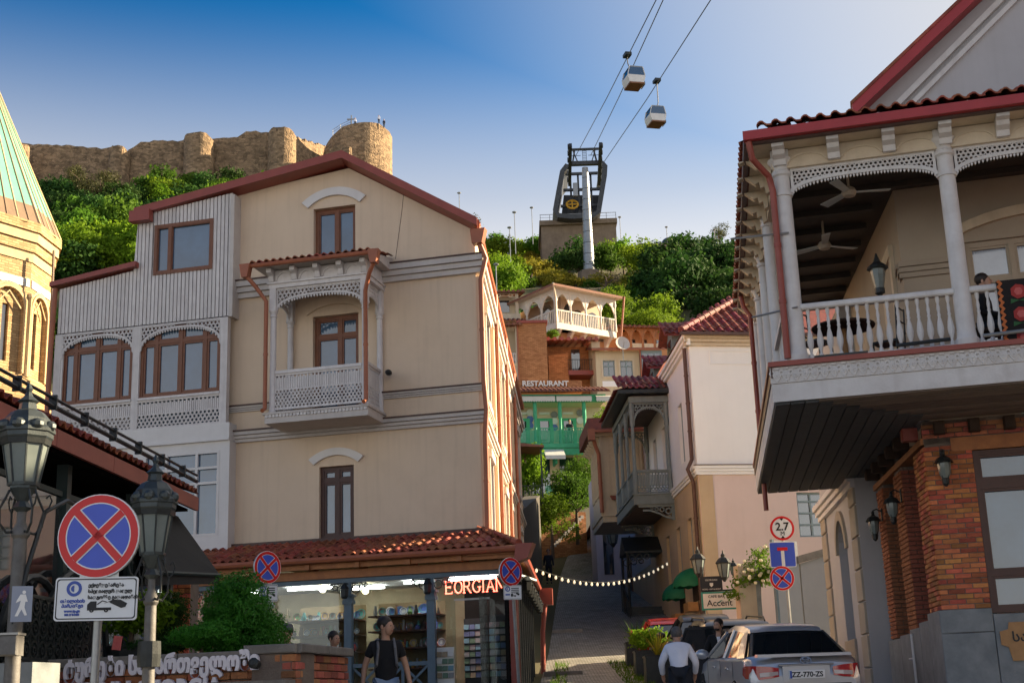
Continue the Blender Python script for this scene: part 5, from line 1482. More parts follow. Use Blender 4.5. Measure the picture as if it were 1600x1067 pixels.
# ---- cream bay house further up
bh = thing('bay_house', 'cream house with an overhanging glazed wooden bay and orange downpipe', 'house', FWS.M @ T(13, 0, 0))
MT['creambay'] = mat('cream_bay_wood', (.62, .50, .34), (.54, .43, .29), 3, .6, .15, 40, streak=.12)
MT['lilac'] = mat('lilac_plaster', (.56, .50, .52), (.5, .45, .47), 1, .85, .1)
b0, b1, bo2 = 13.0, 17.6, 1.95
bw1 = at(922, 770, 62.5)
zb0 = FWS.L(945, 812, bo2)[1]; zt0 = FWS.L(940, 668, bo2)[1]
part('house_wall', MB().box(12.9, 24, -.02, 6, 4, zt0 + .4), MT['lilac'], bh, FWS.M)
part('bay_base', MB().prism([(b0, zb0), (b1, zb0), (b1, zb0 + .25), (b0, zb0 + .25)], -bo2, 0), MT['creambay'], bh, FWS.M)
part('bay_skirt', MB().box(b0 - .06, b1 + .06, -bo2 - .06, 0, zb0 + .25, zb0 + .5), MT['creambay'], bh, FWS.M)
part('bay_body', MB().box(b0 + .05, b1 - .05, -bo2 + .05, 0, zb0 + .5, zt0), MT['creambay'], bh, FWS.M)
# front (towards the lower street) face windows
for (xa, xb) in ((-bo2 + .35, -bo2 + .95), (-bo2 + 1.12, -bo2 + 1.7)):
 win(bh, RW(b0), xa, xb, zb0 + 1.2, zb0 + 3.0, .0, MT['creambay'], MT['panedark'], (0, .5, 1), (0, .82, 1), .05, inner=0, name='bay_window')
 win(bh, RW(b0), xa, xb, zb0 + 3.1, zt0 - .45, .0, MT['creambay'], MT['panedark'], (0, .5, 1), (0, 1), .05, inner=0, name='bay_window')
for xa in (-bo2 + .02, -bo2 + 1.0, -bo2 + 1.75):
 part('bay_pilaster', MB().box(xa, xa + .09, -.05, .05, zb0 + .5, zt0), MT['creambay'], bh, RW(b0))
for k in range(4):
 u = b0 + .25 + k * 1.1
 win(bh, FWS.M, u, u + .8, zb0 + 1.3, zt0 - .5, -bo2 - .0, MT['creambay'], MT['panedark'], (0, .5, 1), (0, .7, 1), .06, inner=0, name='bay_window')
part('bay_cornice', MB().box(b0 - .15, b1 + .15, -bo2 - .15, 0, zt0 - .12, zt0 + .06), MT['creambay'], bh, FWS.M)
for k in range(7):
 mb = MB().prism([(-.32, .0), (-.28, -.2), (-.1, -.3), (.0, -.45), (.0, .0)][::-1], -.06, .06)
 part('bracket', mb, MT['creambay'], bh, FWS.M @ T(b0 + .2 + k * .68, -bo2, zt0 - .05) @ Matrix(((0, 1, 0, 0), (1, 0, 0, 0), (0, 0, 1, 0), (0, 0, 0, 1))))
part('bay_roof', MB().prism([(b0 - .3, zt0 + .06), (b1 + .3, zt0 + .06), (b1 + .1, zt0 + .7), (b0 - .1, zt0 + .7)], -bo2 - .45, 0), MT['tiledark'], bh, FWS.M)
part('gutter', MB().box(-bo2 - .5, -.0, -.42, -.3, zt0 + .0, zt0 + .12), MT['orangepipe'], bh, RW(b0))
pipe([(-bo2 - .35, -.35, zt0 + .1), (-bo2 - .2, -.2, zt0 - .5), (-bo2 - .05, -.1, zt0 - .9), (-bo2 - .03, -.1, zb0 + .4)], .09, bh, RW(b0), MT['orangepipe'])
part('rain_hopper', MB().box(-bo2 - .5, -bo2 - .2, -.5, -.2, zt0 - .35, zt0 + .15), MT['orangepipe'], bh, RW(b0))
part('flower_box', MB().prism([(-bo2 + .45, zb0 + .95), (-bo2 + .85, zb0 + .95), (-bo2 + .95, zb0 + 1.12), (-bo2 + .35, zb0 + 1.12)], -.2, 0), MT['tile'], bh, RW(b0))
part('side_door', MB().box(19.5, 20.6, -.06, 0, 3.0, 6.0), MT['pipebrown'], bh, FWS.M)
# far grey house closing the right side of the street
gh = thing('grey_end_house', 'small grey plastered house with dark door at the top of the cobbles', 'house', FWS.M @ T(25, 0, 0))
part('wall', MB().box(24.2, 27, -1.2, 5, 3.5, 9.6), MT['lilac'], gh, FWS.M)
part('door', MB().box(-.85, -.35, -.05, 0, 4.6, 7.0), MT['panedark'], gh, RW(24.2))
# ---- entrance canopy, steps and railing in front of the peach wall
ec = thing('entrance_canopy', 'black metal entrance canopy with scrollwork over the peach wall steps', 'canopy', FWS.M @ T(9.5, 0, 0))
zc0 = FWS.L(1015, 850, .9)[1]
part('canopy_roof', MB().prism([(9.4, zc0), (11.4, zc0), (11.4, zc0 + .08), (10.4, zc0 + .75), (9.4, zc0 + .08)], -1.5, 0), MT['iron'], ec, FWS.M)
for (u, y) in ((9.5, -1.4), (11.3, -1.4)):
 part('post', MB().tube([(u, y, -1), (u, y, zc0)], .05, 8), MT['iron'], ec, FWS.M)
 for s_ in range(3):
  part('scroll', MB().ring(-1.4 + .18 + s_ * .3, zc0 - .2 + .03 * s_, .16 - .02 * s_, .12 - .02 * s_, 0, .03, 10), MT['iron'], ec, RW(u))
rl = thing('stair_railing', 'black iron stair railing at the foot of the peach wall', 'railing', FWS.M @ T(8.8, -1.5, 1.3))
z0 = 1.2
mb = MB().tube([(0, 0, .9), (2.6, 0, 1.9)], .04, 6); part('handrail', mb, MT['iron'], rl)
for k in range(6): part('baluster', MB().tube([(k * .5, 0, -.4), (k * .5, 0, .92 + k * .19)], .022, 6), MT['iron'], rl)
for k in range(4):
 solo('entrance_step', MB().box(9.0 + k * .45, 12, -1.4, -.01, .6, 1.5 + k * .19), MT['iron'], 'black entrance step under the canopy, %s from the bottom' % ['first', 'second', 'third', 'fourth'][k], 'step', FWS.M)
# green shell awnings
MT['greencloth'] = mat('green_awning_cloth', (.02, .22, .10), (.012, .16, .07), 3, .6, .15, 20, trans=.25)
for i, (px, py, off, s_) in enumerate(((1062, 905, .55, 1.05), (1043, 925, .55, 1.0))):
 l = FWS.L(px, py, off); u, z = l
 o = thing('shell_awning', ['green shell-shaped awning beside the drainpipe on the peach wall', 'green shell-shaped awning lower on the peach wall near the steps'][i], 'awning', FWS.M @ T(u, 0, z))
 n1, n2 = 14, 7
 mb = MB(); vs = []
 for a_ in range(n2 + 1):
  ph_ = (PI / 2) * a_ / n2
  for b_ in range(n1 + 1):
   th = PI * b_ / n1
   rr = (1 + .03 * (b_ % 2))
   zz = .62 * math.cos(ph_) * rr - .25 - (.05 * (b_ % 2) if a_ == n2 else 0)
   vs.append((-.62 * s_ * math.cos(th) * math.sin(ph_) * rr, -.75 * s_ * math.sin(th) * math.sin(ph_) * rr, zz))
 mb.add(vs, [(a_ * (n1 + 1) + b_, a_ * (n1 + 1) + b_ + 1, (a_ + 1) * (n1 + 1) + b_ + 1, (a_ + 1) * (n1 + 1) + b_) for a_ in range(n2) for b_ in range(n1)])
 part('cloth', mb, MT['greencloth'], o, smooth=True)
 part('frame', MB().box(-.6, .6, -.03, 0, -.75, .3), MT['beamend'], o)
 part('flower_box', MB().box(-.5, .5, -.4, -.05, -1.1, -.8), MT['plaque'], o)
# cafe signs on their bracket and the two lamps
MT['signgreen'] = flat('sign_green', (.02, .20, .16))
MT['signwhite'] = mat('sign_cream', (.62, .60, .54), (.55, .53, .47), 5, .5, .05)
p = at(1124, 938, 40)
FC = Fac(p.x, p.y, .98, -.05)
sg = thing('cafe_sign', 'green framed cafe bar sign hanging from a black bracket', 'sign', FC.M @ T(0, 0, p.z - FC.z0))
w2, h2 = .52, .26
part('frame', MB().box(-w2, w2, -.03, .03, -h2, h2), MT['signgreen'], sg)
part('face', MB().box(-w2 + .05, w2 - .05, -.036, -.031, -h2 + .05, h2 - .05), MT['signwhite'], sg)
part('lettering', text_me('Accent', .26, .003, MT['ink'], .002), None, sg, rel=T(0, -.041, -.15) @ TX)
part('lettering', text_me('CAFE BAR', .11, .003, MT['ink'], .001), None, sg, rel=T(-.08, -.041, .09) @ TX)
part('cup_mark', MB().prism([(.24, .16), (.36, .16), (.305, .10), (.305, .06), (.295, .06), (.295, .10)][::-1], -.041, -.036), MT['ink'], sg)
part('leaf_mark', MB().prism([(-.1, -.10), (.0, -.06), (.10, .02), (.02, .0)], -.044, -.0405), MT['signgreen'], sg)
bs = thing('black_sign', 'small black wine sign with white shield above the cafe sign', 'sign', FC.M @ T(-.20, 0, p.z - FC.z0 + .50))
part('board', MB().box(-.32, .32, -.03, .03, -.21, .21), MT['ink'], bs)
part('shield', MB().prism([(-.05, .02), (-.05, -.05), (0, -.10), (.05, -.05), (.05, .02)], -.036, -.031), MT['signwhite'], bs)
part('lettering', text_me('GEORGIAN', .07, .002, MT['signwhite']), None, bs, rel=T(0, -.036, .08) @ TX)
part('lettering', text_me('HOME • RESTAURANT', .055, .002, MT['signwhite']), None, bs, rel=T(0, -.036, -.18) @ TX)
bk = thing('sign_bracket', 'black wrought iron post and arm carrying the cafe signs and lamps', 'bracket', FC.M)
mb = MB().tube([(-.45, .06, -1.0), (-.45, .06, p.z - FC.z0 + 1.0)], .045, 8); part('post', mb, MT['iron'], bk)
part('arm', MB().tube([(-.45, .06, p.z - FC.z0 + .29), (1.1, .06, p.z - FC.z0 + .31)], .028, 6), MT['iron'], bk)
mb = MB()
for (cx_, cz_, r_) in ((.5, .42, .12), (.72, .46, .14), (.92, .42, .10)): mb.ring(cx_, p.z - FC.z0 + cz_, r_, r_ - .03, .04, .07, 12)
part('scroll', mb, MT['iron'], bk); bk['label'] = 'black wrought iron post and arm carrying the cafe signs and lamps'
def street_lantern(M_, label, s_=1.0, group=None):
 o = thing('street_lantern', label, 'lantern', M_ @ SC(s_, s_, s_), group)
 part('base', MB().lathe([(.03, -.1), (.10, 0), (.12, .03)], (0, 0, 0), 6), MT['iron'], o)
 part('glass', MB().lathe([(.115, .03), (.19, .42)], (0, 0, 0), 6), MT['frost'], o)
 mb = MB().lathe([(.22, .42), (.24, .45), (.14, .58), (.06, .62), (.07, .68), (.03, .72), (.015, .82)], (0, 0, 0), 6)
 for k in range(6):
  a_ = k * PI / 3
  mb.tube([(.12 * math.cos(a_), .12 * math.sin(a_), .02), (.20 * math.cos(a_), .20 * math.sin(a_), .43)], .012, 4)
 part('roof', mb, MT['iron'], o)
 return o
q = at(1092, 897, 40.2); street_lantern(Matrix.Translation(q), 'black lantern on the post beside the green awning')
q = at(1132, 903, 40); street_lantern(Matrix.Translation(q), 'black lantern on the arm above the cafe sign')
q = at(1147, 898, 40.3); street_lantern(Matrix.Translation(q), 'small black lantern at the outer end of the cafe sign arm', .6)
q = at(958, 850, 66); street_lantern(Matrix.Translation(q), 'dark lantern under the cream bay far up the street', 1.5)
# ------------------------------------------------------------------ houses stepping up the hill at the end of the street
def facp(px, py, Y, dx, dy, z0=None):
 p = at(px, py, Y)
 return Fac(p.x, p.y, dx, dy, (gz(Y) - 1.0) if z0 is None else z0)
MT['creamwall'] = mat('cream_plaster', (.60, .50, .34), (.54, .44, .30), 1, .85, .12, 30, streak=.1)
MT['orangewall'] = mat('orange_plaster', (.50, .24, .11), (.43, .20, .09), 1, .85, .12, 30, streak=.12)
def brickwall_mat(name, c1, c2, scale=1.0):
 m = mat(name, c1, c2, 1.5, .9, 0, patch=.3, patch_c=tuple(x * .6 for x in c2), patch_s=.6)
 t = m.node_tree; N = t.nodes; K = t.links
 tc = N.new('ShaderNodeTexCoord'); br = N.new('ShaderNodeTexBrick')
 mp = N.new('ShaderNodeMapping'); mp.inputs['Rotation'].default_value = (R(90), 0, 0)
 br.inputs['Scale'].default_value = scale; br.inputs['Brick Width'].default_value = .28; br.inputs['Row Height'].default_value = .09; br.inputs['Mortar Size'].default_value = .012
 br.inputs['Color1'].default_value = (1, 1, 1, 1); br.inputs['Color2'].default_value = (.62, .58, .56, 1); br.inputs['Mortar'].default_value = (.55, .5, .45, 1)
 K.new(tc.outputs['Object'], mp.inputs[0]); K.new(mp.outputs[0], br.inputs['Vector'])
 b = N['Principled BSDF']; src = b.inputs['Base Color'].links[0].from_socket
 mx = N.new('ShaderNodeMix'); mx.data_type = 'RGBA'; mx.blend_type = 'MULTIPLY'; mx.inputs[0].default_value = 1
 K.new(src, mx.inputs[6]); K.new(br.outputs['Color'], mx.inputs[7]); K.new(mx.outputs[2], b.inputs['Base Color'])
 bp = N.new('ShaderNodeBump'); bp.inputs['Strength'].default_value = .5; bp.inputs['Distance'].default_value = .02; bp.invert = True
 K.new(br.outputs['Fac'], bp.inputs['Height']); K.new(bp.outputs[0], b.inputs['Normal'])
 return m
MT['brickfar'] = brickwall_mat('far_brickwork', (.56, .27, .12), (.45, .20, .09))
MT['brickfar2'] = brickwall_mat('far_orange_brickwork', (.60, .25, .095), (.50, .20, .075))
MT['greenpaint'] = mat('green_painted_wood', (.05, .38, .20), (.035, .30, .15), 4, .5, .1, 40)
MT['awnwhite'] = mat('white_awning_cloth', (.62, .63, .60), (.55, .56, .53), 4, .8, .1)
MT['tilebrown'] = mat('brown_tile_far', (.24, .10, .06), (.16, .065, .045), 3, .75, .2, 20)
def ribbed_roof(mb, x0, x1, y0, z0, y1, z1, w=.3, th=.05):
 """sloping roof with raised rolls running up the slope"""
 n_ = max(3, int((x1 - x0) / w)); w = (x1 - x0) / n_
 mb.add([(x0, y0, z0), (x1, y0, z0), (x1, y1, z1), (x0, y1, z1), (x0, y0, z0 - th), (x1, y0, z0 - th), (x1, y1, z1 - th), (x0, y1, z1 - th)],
   [(0, 1, 2, 3), (7, 6, 5, 4), (4, 5, 1, 0), (5, 6, 2, 1), (7, 4, 0, 3)])
 for k in range(n_):
  xa = x0 + (k + .5) * w
  mb.tube([(xa, y0 - .04, z0 + .02), (xa, y1, z1 + .02)], w * .3, 6)
 return mb
MT['lanestone'] = mat('dark_lane_stone', (.075, .066, .055), (.05, .045, .04), 2, .9, .4, 8, patch=.4, patch_c=(.10, .09, .07))  # dark stone with the lane's deep shade put into its colour
# ---- green restaurant
FGn = facp(806, 690, 85, .99, .14)
Lq = FGn.L
gr = thing('green_restaurant', 'restaurant with green columned verandas, striped awnings and tiled roof', 'restaurant', FGn.M)
xe = Lq(950, 690)[0]
zr = [Lq(830, 693)[1], Lq(830, 668)[1], Lq(830, 628)[1], Lq(830, 614)[1], Lq(830, 590)[1]]
zfl2 = zr[0]
DEPg = 2.2
part('back_wall', MB().box(-.3, xe + 1, DEPg, DEPg + 3, -1.5, zr[3]), MT['creamwall'], gr)
part('veranda_floor', MB().box(-.3, xe, -.1, DEPg, zfl2 - .28, zfl2 - .02), MT['greenpaint'], gr)
part('veranda_beam', MB().box(-.3, xe, -.05, .2, zr[2], zr[3] - .1), MT['greenpaint'], gr)
part('veranda_ceiling', MB().box(-.3, xe, .2, DEPg, zr[2] + .1, zr[3] - .15), MT['creamwall'], gr)
mb = ribbed_roof(MB(), -.6, xe + .2, -.7, zr[3] - .02, 1.25, zr[3] + .62, .28); part('roof', mb, MT['tilebrown'], gr)
part('parapet', MB().box(.2, Lq(915, 600)[0], 1.25, 1.75, zr[3] + .3, zr[4] + .1), MT['brickfar'], gr)
MT['lettwhite'] = flat('white_letters', (.75, .74, .70), .5)
tx = thing('restaurant_lettering', 'white capital letters spelling restaurant on the brick parapet', 'sign', FGn.M @ T(Lq(852, 599, -1.2)[0], 1.2, Lq(852, 603, -1.2)[1]))
part('letters', text_me('RESTAURANT', .50, .04, MT['lettwhite'], .012), None, tx, rel=TX)
colpx = [785, 837, 876, 914]
for px in colpx:
 x = Lq(px, 660)[0]
 part('column', MB().lathe([(.14, 0), (.14, .3), (.10, .4), (.09, 1.6), (.13, 1.7), (.13, zr[2] - zfl2)], (x, .1, zfl2), 10), MT['greenpaint'], gr, smooth=True)
for a, b in zip(colpx, colpx[1:]):
 xa, xb = Lq(a, 660)[0] + .14, Lq(b, 660)[0] - .14
 part('lattice_railing', lattice(MB(), xa, xb, zfl2, zr[1], .08, cell=.16, split=.1), MT['greenpaint'], gr)
for (a, b) in ((808, 866), (868, 923), (930, 958)):
 xa, xb = Lq(a, 620)[0], Lq(b, 620)[0]
 mb = MB(); n_ = int((xb - xa) / .16); w = (xb - xa) / n_
 mb.add([(xa, -.06, zr[3] - .2), (xb, -.06, zr[3] - .2), (xb, -.3, zr[3] - .30), (xa, -.3, zr[3] - .30)], [(0, 1, 2, 3)])
 for k in range(n_): mb.prism([(xa + k * w, zr[3] - .30), (xa + k * w, zr[3] - .58), (xa + (k + .5) * w, zr[3] - .66), (xa + (k + 1) * w, zr[3] - .58), (xa + (k + 1) * w, zr[3] - .30)][::-1], -.32, -.30 + (.03 if k % 2 else 0))
 part('scalloped_awning', mb, MT['awnwhite'], gr)
for px in (815, 851, 888):
 x = Lq(px, 670, -DEPg)[0]
 d = part('door', MB().box(x - .55, x + .55, DEPg - .08, DEPg, zfl2, zfl2 + 2.1), MT['greenpaint'], gr)
 link('door_pane', MB().box(x - .3, x + .3, DEPg - .10, DEPg - .081, zfl2 + .3, zfl2 + 1.9).mesh('door_pane', MT['panedark']), d)
 part('wall_light', MB().box(x - .35, x + .35, DEPg - .15, DEPg, zfl2 + 2.35, zfl2 + 2.5), MT['awnwhite'], gr)
PLT = ['blue', 'white', 'grey']
for i, (px, py) in enumerate(((828, 645), (828, 665), (866, 648), (866, 658), (866, 668), (906, 645), (906, 657), (828, 655))):
 x, z = Lq(px, py, -DEPg + .03)
 solo('wall_plate', MB().lathe([(.12, 0), (.24, .03), (.24, .05), (.12, .02)], (0, 0, 0), 12), GC[(0, 1, 8)[i % 3]], ['white', 'dark blue', 'grey'][i % 3] + ' plate hung on the cream wall of the green restaurant veranda', 'plate', FGn.M @ T(x, DEPg - .03, z) @ RX(R(90)), 'plates on the veranda wall', smooth=True)
# lower storey
zl = Lq(830, 790)[1]
part('lower_beam', MB().box(-.3, xe, -.02, .15, zfl2 - .75, zfl2 - .3), MT['greenpaint'], gr)
mb = MB(); xa, xb = Lq(849, 705)[0], Lq(880, 705)[0]; n_ = 12; w = (xb - xa) / n_
mb.add([(xa, -.05, zfl2 - .4), (xb, -.05, zfl2 - .4), (xb, -.8, zfl2 - .9), (xa, -.8, zfl2 - .9)], [(0, 1, 2, 3)])
for k in range(n_): mb.prism([(xa + k * w, zfl2 - 1.15), (xa + (k + 1) * w, zfl2 - 1.15), (xa + (k + 1) * w, zfl2 - .9), (xa + k * w, zfl2 - .9)], -.82, -.80 + (.01 if k % 2 else 0))
part('scalloped_awning', mb, MT['awnwhite'], gr)
part('lower_railing', lattice(MB(), Lq(852, 760)[0], xe, Lq(852, 772)[1], Lq(852, 758)[1], .05, cell=.16, split=.1), MT['greenpaint'], gr)
for px in (846, 890):
 x, z = Lq(px, 760, -DEPg)
 part('lower_door', MB().box(x - .6, x + .6, DEPg - .06, DEPg, z - .5, z + 1.9), MT['panedark'], gr)
for px in (815, 870):
 x = Lq(px, 720)[0]
 part('bracket', MB().prism([(x - .1, zfl2 - .3), (x + .1, zfl2 - .3), (x + .06, zfl2 - 1.3), (x - .06, zfl2 - 1.3)][::-1], .1, 1.2), MT['greenpaint'], gr)
# iron terrace in front of it
FT = facp(812, 790, 74, .99, .10)
ter = thing('iron_terrace', 'covered iron terrace with brown roof hanging over the dark lane', 'terrace', FT.M)
t0, t1 = 0, FT.L(850, 790)[0]
za, zb2, zc_ = FT.L(830, 792)[1], FT.L(830, 758)[1], FT.L(830, 697)[1]
part('slab', MB().box(t0 - .8, t1, 0, 4, za - .1, za + .15), MT['darkbrown'], ter)
part('roof', MB().prism([(t0 - .8, zc_), (t1 + .1, zc_ - .1), (t1 + .1, zc_ + .0), (t0 - .8, zc_ + .25)], -.3, 4), MT['tilebrown'], ter)
for x in (t0 + .02, t1 - .05): part('post', MB().box(x - .04, x + .04, .0, .08, za + .15, zc_ - .08), MT['iron'], ter)
mb = MB(); mb.box(t0, t1, .02, .06, zb2 - .03, zb2)
n_ = 8; w = (t1 - t0) / n_
for k in range(n_):
 mb.ring(t0 + (k + .5) * w, (za + zb2) / 2 + .2, w * .45, w * .33, .03, .05, 10); mb.ring(t0 + (k + .5) * w, (za + zb2) / 2 - .15, w * .4, w * .28, .03, .05, 10)
 mb.box(t0 + k * w - .012, t0 + k * w + .012, .03, .05, za + .15, zb2 - .03)
mb.box(t0, t1, .025, .055, za + .17, za + .2)
part('iron_railing', mb, MT['iron'], ter)
# shaded house under it and retaining wall
und = thing('lane_house', 'dark shaded house front at the bend under the iron terrace', 'house', FT.M)
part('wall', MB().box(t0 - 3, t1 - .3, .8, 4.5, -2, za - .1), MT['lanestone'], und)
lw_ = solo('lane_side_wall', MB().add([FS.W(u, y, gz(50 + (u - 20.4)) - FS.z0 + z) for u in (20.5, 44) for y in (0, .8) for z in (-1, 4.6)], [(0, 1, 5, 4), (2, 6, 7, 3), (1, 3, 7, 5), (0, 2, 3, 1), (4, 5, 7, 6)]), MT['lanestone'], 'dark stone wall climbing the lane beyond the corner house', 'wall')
up = thing('upper_lane_house', 'dark stone house in deep shade at the top bend of the lane', 'house', T(8, 80, gz(80)))  # house added to keep the sun off the lane's end
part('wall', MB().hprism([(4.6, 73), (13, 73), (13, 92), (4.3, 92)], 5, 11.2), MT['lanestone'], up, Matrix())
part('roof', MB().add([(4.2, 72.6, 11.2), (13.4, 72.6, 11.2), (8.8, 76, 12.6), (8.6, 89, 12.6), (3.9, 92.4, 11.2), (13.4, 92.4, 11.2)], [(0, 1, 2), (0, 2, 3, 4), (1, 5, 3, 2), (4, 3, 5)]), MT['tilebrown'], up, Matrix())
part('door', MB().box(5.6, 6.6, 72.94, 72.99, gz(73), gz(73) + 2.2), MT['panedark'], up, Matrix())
FRt = facp(858, 850, 80, .93, .37)
rw = thing('retaining_wall', 'old brick retaining wall with stepped white coping beside the climbing lane', 'wall', FRt.M)
p0, p1 = FRt.L(835, 862), FRt.L(915, 800)
part('brickwork', MB().prism([(p0[0], -3), (p1[0], -3), (p1[0], p1[1]), (FRt.L(880, 815)[0], p1[1] + .1), (p0[0], p1[1] - .2)], 0, 1.2), MT['brickfar'], rw)
for k in range(14):
 f = k / 13; x = FRt.L(862 + 46 * f, 855 - 47 * f); part('coping_stone', MB().box(x[0] - .08, x[0] + .1, -.15, .05, x[1] - .1, x[1] + .1), MT['trim'], rw)
# ---- brick house with flat red roof
FD = facp(858, 590, 93, .99, .12, gz(86))
bd = thing('red_roof_brick_house', 'orange brick house with flat red metal roof and small balcony door', 'house', FD.M)
Ld = FD.L
xr_ = Ld(928, 570)[0]; zt = Ld(890, 532)[1]
part('wall', MB().box(0, xr_, 1.4, 7, -3, zt - .1), MT['brickfar2'], bd)
part('front_block', MB().prism([(0, -3), (Ld(888, 560)[0], -3), (Ld(888, 560)[0], Ld(888, 551)[1]), (0, Ld(858, 556)[1])], 0, 1.4), MT['brickfar2'], bd)
mb = ribbed_roof(MB(), -.3, xr_ + .4, -.6, zt - .05, 6, zt + .7, .45); part('roof', mb, MT['redmetal'], bd)
x, z = Ld(900, 578, -1.4)
d = part('door', MB().box(x - .3, x + .3, 1.32, 1.4, z, z + 1.5), MT['panedark'], bd)
part('balcony_slab', MB().box(Ld(888, 580)[0], xr_, -.1, 1.4, Ld(890, 586)[1], Ld(890, 579)[1]), MT['redmetal'], bd)
mb = MB(); zb_, zt_ = Ld(900, 579)[1], Ld(900, 562)[1]
for k in range(12): xx = Ld(888, 580)[0] + k * (xr_ - Ld(888, 580)[0]) / 11; mb.tube([(xx, -.05, zb_), (xx, -.05, zt_)], .015, 5)
mb.tube([(Ld(888, 580)[0], -.05, zt_), (xr_, -.05, zt_)], .025, 5); part('railing', mb, MT['iron'], bd)
part('corner_pier', MB().box(xr_ - .1, xr_ + .5, -.0, 1.5, -3, zt - .1), MT['creamwall'], bd)
# ---- plain brick house
FE = facp(812, 590, 91, .99, .06, gz(84))
be = thing('tall_brick_house', 'tall plain brick house wall with cream side and white balcony', 'house', FE.M)
Le = FE.L
zt = Le(830, 505)[1]; xr_ = Le(855, 550)[0]; xl_ = Le(770, 550)[0]
part('brick_wall', MB().box(0, xr_, 0, 7, -3, zt), MT['brickfar'], be)
part('cream_wall', MB().box(xl_, -.02, 1.2, 7, -3, zt - .2), MT['creamwall'], be)
mb = ribbed_roof(MB(), xl_ - .2, .3, -.6, zt - .2, 3.2, zt + .7, .35); part('roof', mb, MT['tilebrown'], be)
part('parapet_edge', MB().box(-.1, xr_ + .1, -.15, 7, zt, zt + .18), MT['redmetal'], be)
z0 = Le(795, 568)[1]
part('balcony_slab', MB().box(xl_, -.05, -.1, 1.2, z0 - .2, z0), MT['creamwall'], be)
mb = MB(); z1 = Le(795, 552)[1]
mb.box(xl_, -.05, -.05, .03, z1 - .06, z1)
part('handrail', mb, MT['whitewood'], be)
bal2 = MB().lathe([(.05, 0), (.03, .1), (.07, .3), (.03, .5), (.05, z1 - z0 - .06)], (0, 0, 0), 6).mesh('baluster', MT['whitewood'])
for k in range(12): link('baluster', bal2, be, T(xl_ + .1 + k * (-.2 - xl_) / 11, 0, z0))
part('green_door', MB().box(Le(783, 560, -1.2)[0], Le(795, 560, -1.2)[0], 1.14, 1.2, z0, z0 + 2.1), MT['greenpaint'], be)
part('post', MB().box(-.2, -.08, -.08, .04, z0, zt - .2), MT['creamwood'], be)
pipe([(-.06, -.1, zt), (-.06, -.1, -1)], .06, be, FE.M, MT['orangepipe'])
part('carved_bracket', MB().prism([(-1.0, z0 - .2), (-.1, z0 - .2), (-.1, z0 - 1.2)][::-1], -.05, .1), MT['creamwood'], be)
# ---- cream house with two windows
FH = facp(933, 605, 92, .99, .10, gz(84))
hc = thing('cream_house', 'cream house with two grey windows under a dark tiled roof', 'house', FH.M)
Lh = FH.L
zt = Lh(960, 548)[1]; xr_ = Lh(1000, 580)[0]
w_ = []
for (pa, pb) in ((943, 960), (970, 988)):
 (xa, za), (xb, zb_) = Lh(pa, 588), Lh(pb, 563); w_.append([(xa, za), (xb, za), (xb, zb_), (xa, zb_)])
part('wall', MB().wall([(0, -3), (xr_, -3), (xr_, zt), (0, zt)], w_, 0, .2).box(0.01, xr_ - .01, .2, 6, -3, zt), MT['creamwall'], hc)
for h in w_:
 win(hc, FH.M, h[0][0], h[1][0], h[0][1], h[2][1], .06, MT['bluewood'], MT['panedark'], (0, .5, 1), (0, .65, 1), .07, inner=0)
 a, b = h[0][0], h[1][0]
 mb = MB(); mb.box(a - .12, a, -.05, 0, h[0][1] - .1, h[2][1] + .1); mb.box(b, b + .12, -.05, 0, h[0][1] - .1, h[2][1] + .1); mb.box(a, b, -.05, 0, h[2][1], h[2][1] + .1); mb.box(a, b, -.05, 0, h[0][1] - .1, h[0][1])
 part('window_surround', mb, MT['creamwood'], hc)
 part('wall_panel', MB().box(a - .1, b + .1, -.03, 0, h[0][1] - .75, h[0][1] - .35), MT['whitewall'], hc)
mb = ribbed_roof(MB(), -.3, Lh(1052, 550)[0], -.6, zt - .05, 4.5, zt + 1.3, .3); part('roof', mb, MT['tilebrown'], hc)
part('glazed_bay', MB().box(xr_ + .02, Lh(1034, 580)[0], -.4, 4, -3, zt - .1), MT['bluewood'], hc)
for k in range(3):
 xa = xr_ + .12 + k * .45; part('bay_pane', MB().box(xa, xa + .38, -.42, -.401, Lh(1010, 598)[1], zt - .35), MT['panedark'], hc)
pipe([(xr_, -.45, zt), (xr_, -.45, -1)], .06, hc, FH.M, MT['orangepipe'])
part('gutter', MB().box(-.35, Lh(1052, 550)[0], -.72, -.58, zt - .12, zt), MT['orangepipe'], hc)
# satellite dish
q = at(973, 536, 91.3)
sd_ = thing('satellite_dish', 'pale satellite dish on the dark tiled roof of the cream house', 'dish', Matrix.Translation(q))
part('dish', MB().lathe([(.02, -.14), (.3, -.10), (.52, 0), (.52, .02), (.3, -.07)], (0, 0, 0), 16), MT['trim'], sd_, rel=RX(R(75)) @ RY(R(15)), smooth=True)
part('feed_arm', MB().tube([(0, 0, -.5), (.05, -.6, -.05)], .02, 5), MT['galv'], sd_)
part('mast', MB().tube([(0, .1, 0), (0, .2, -1.2)], .03, 6), MT['galv'], sd_)
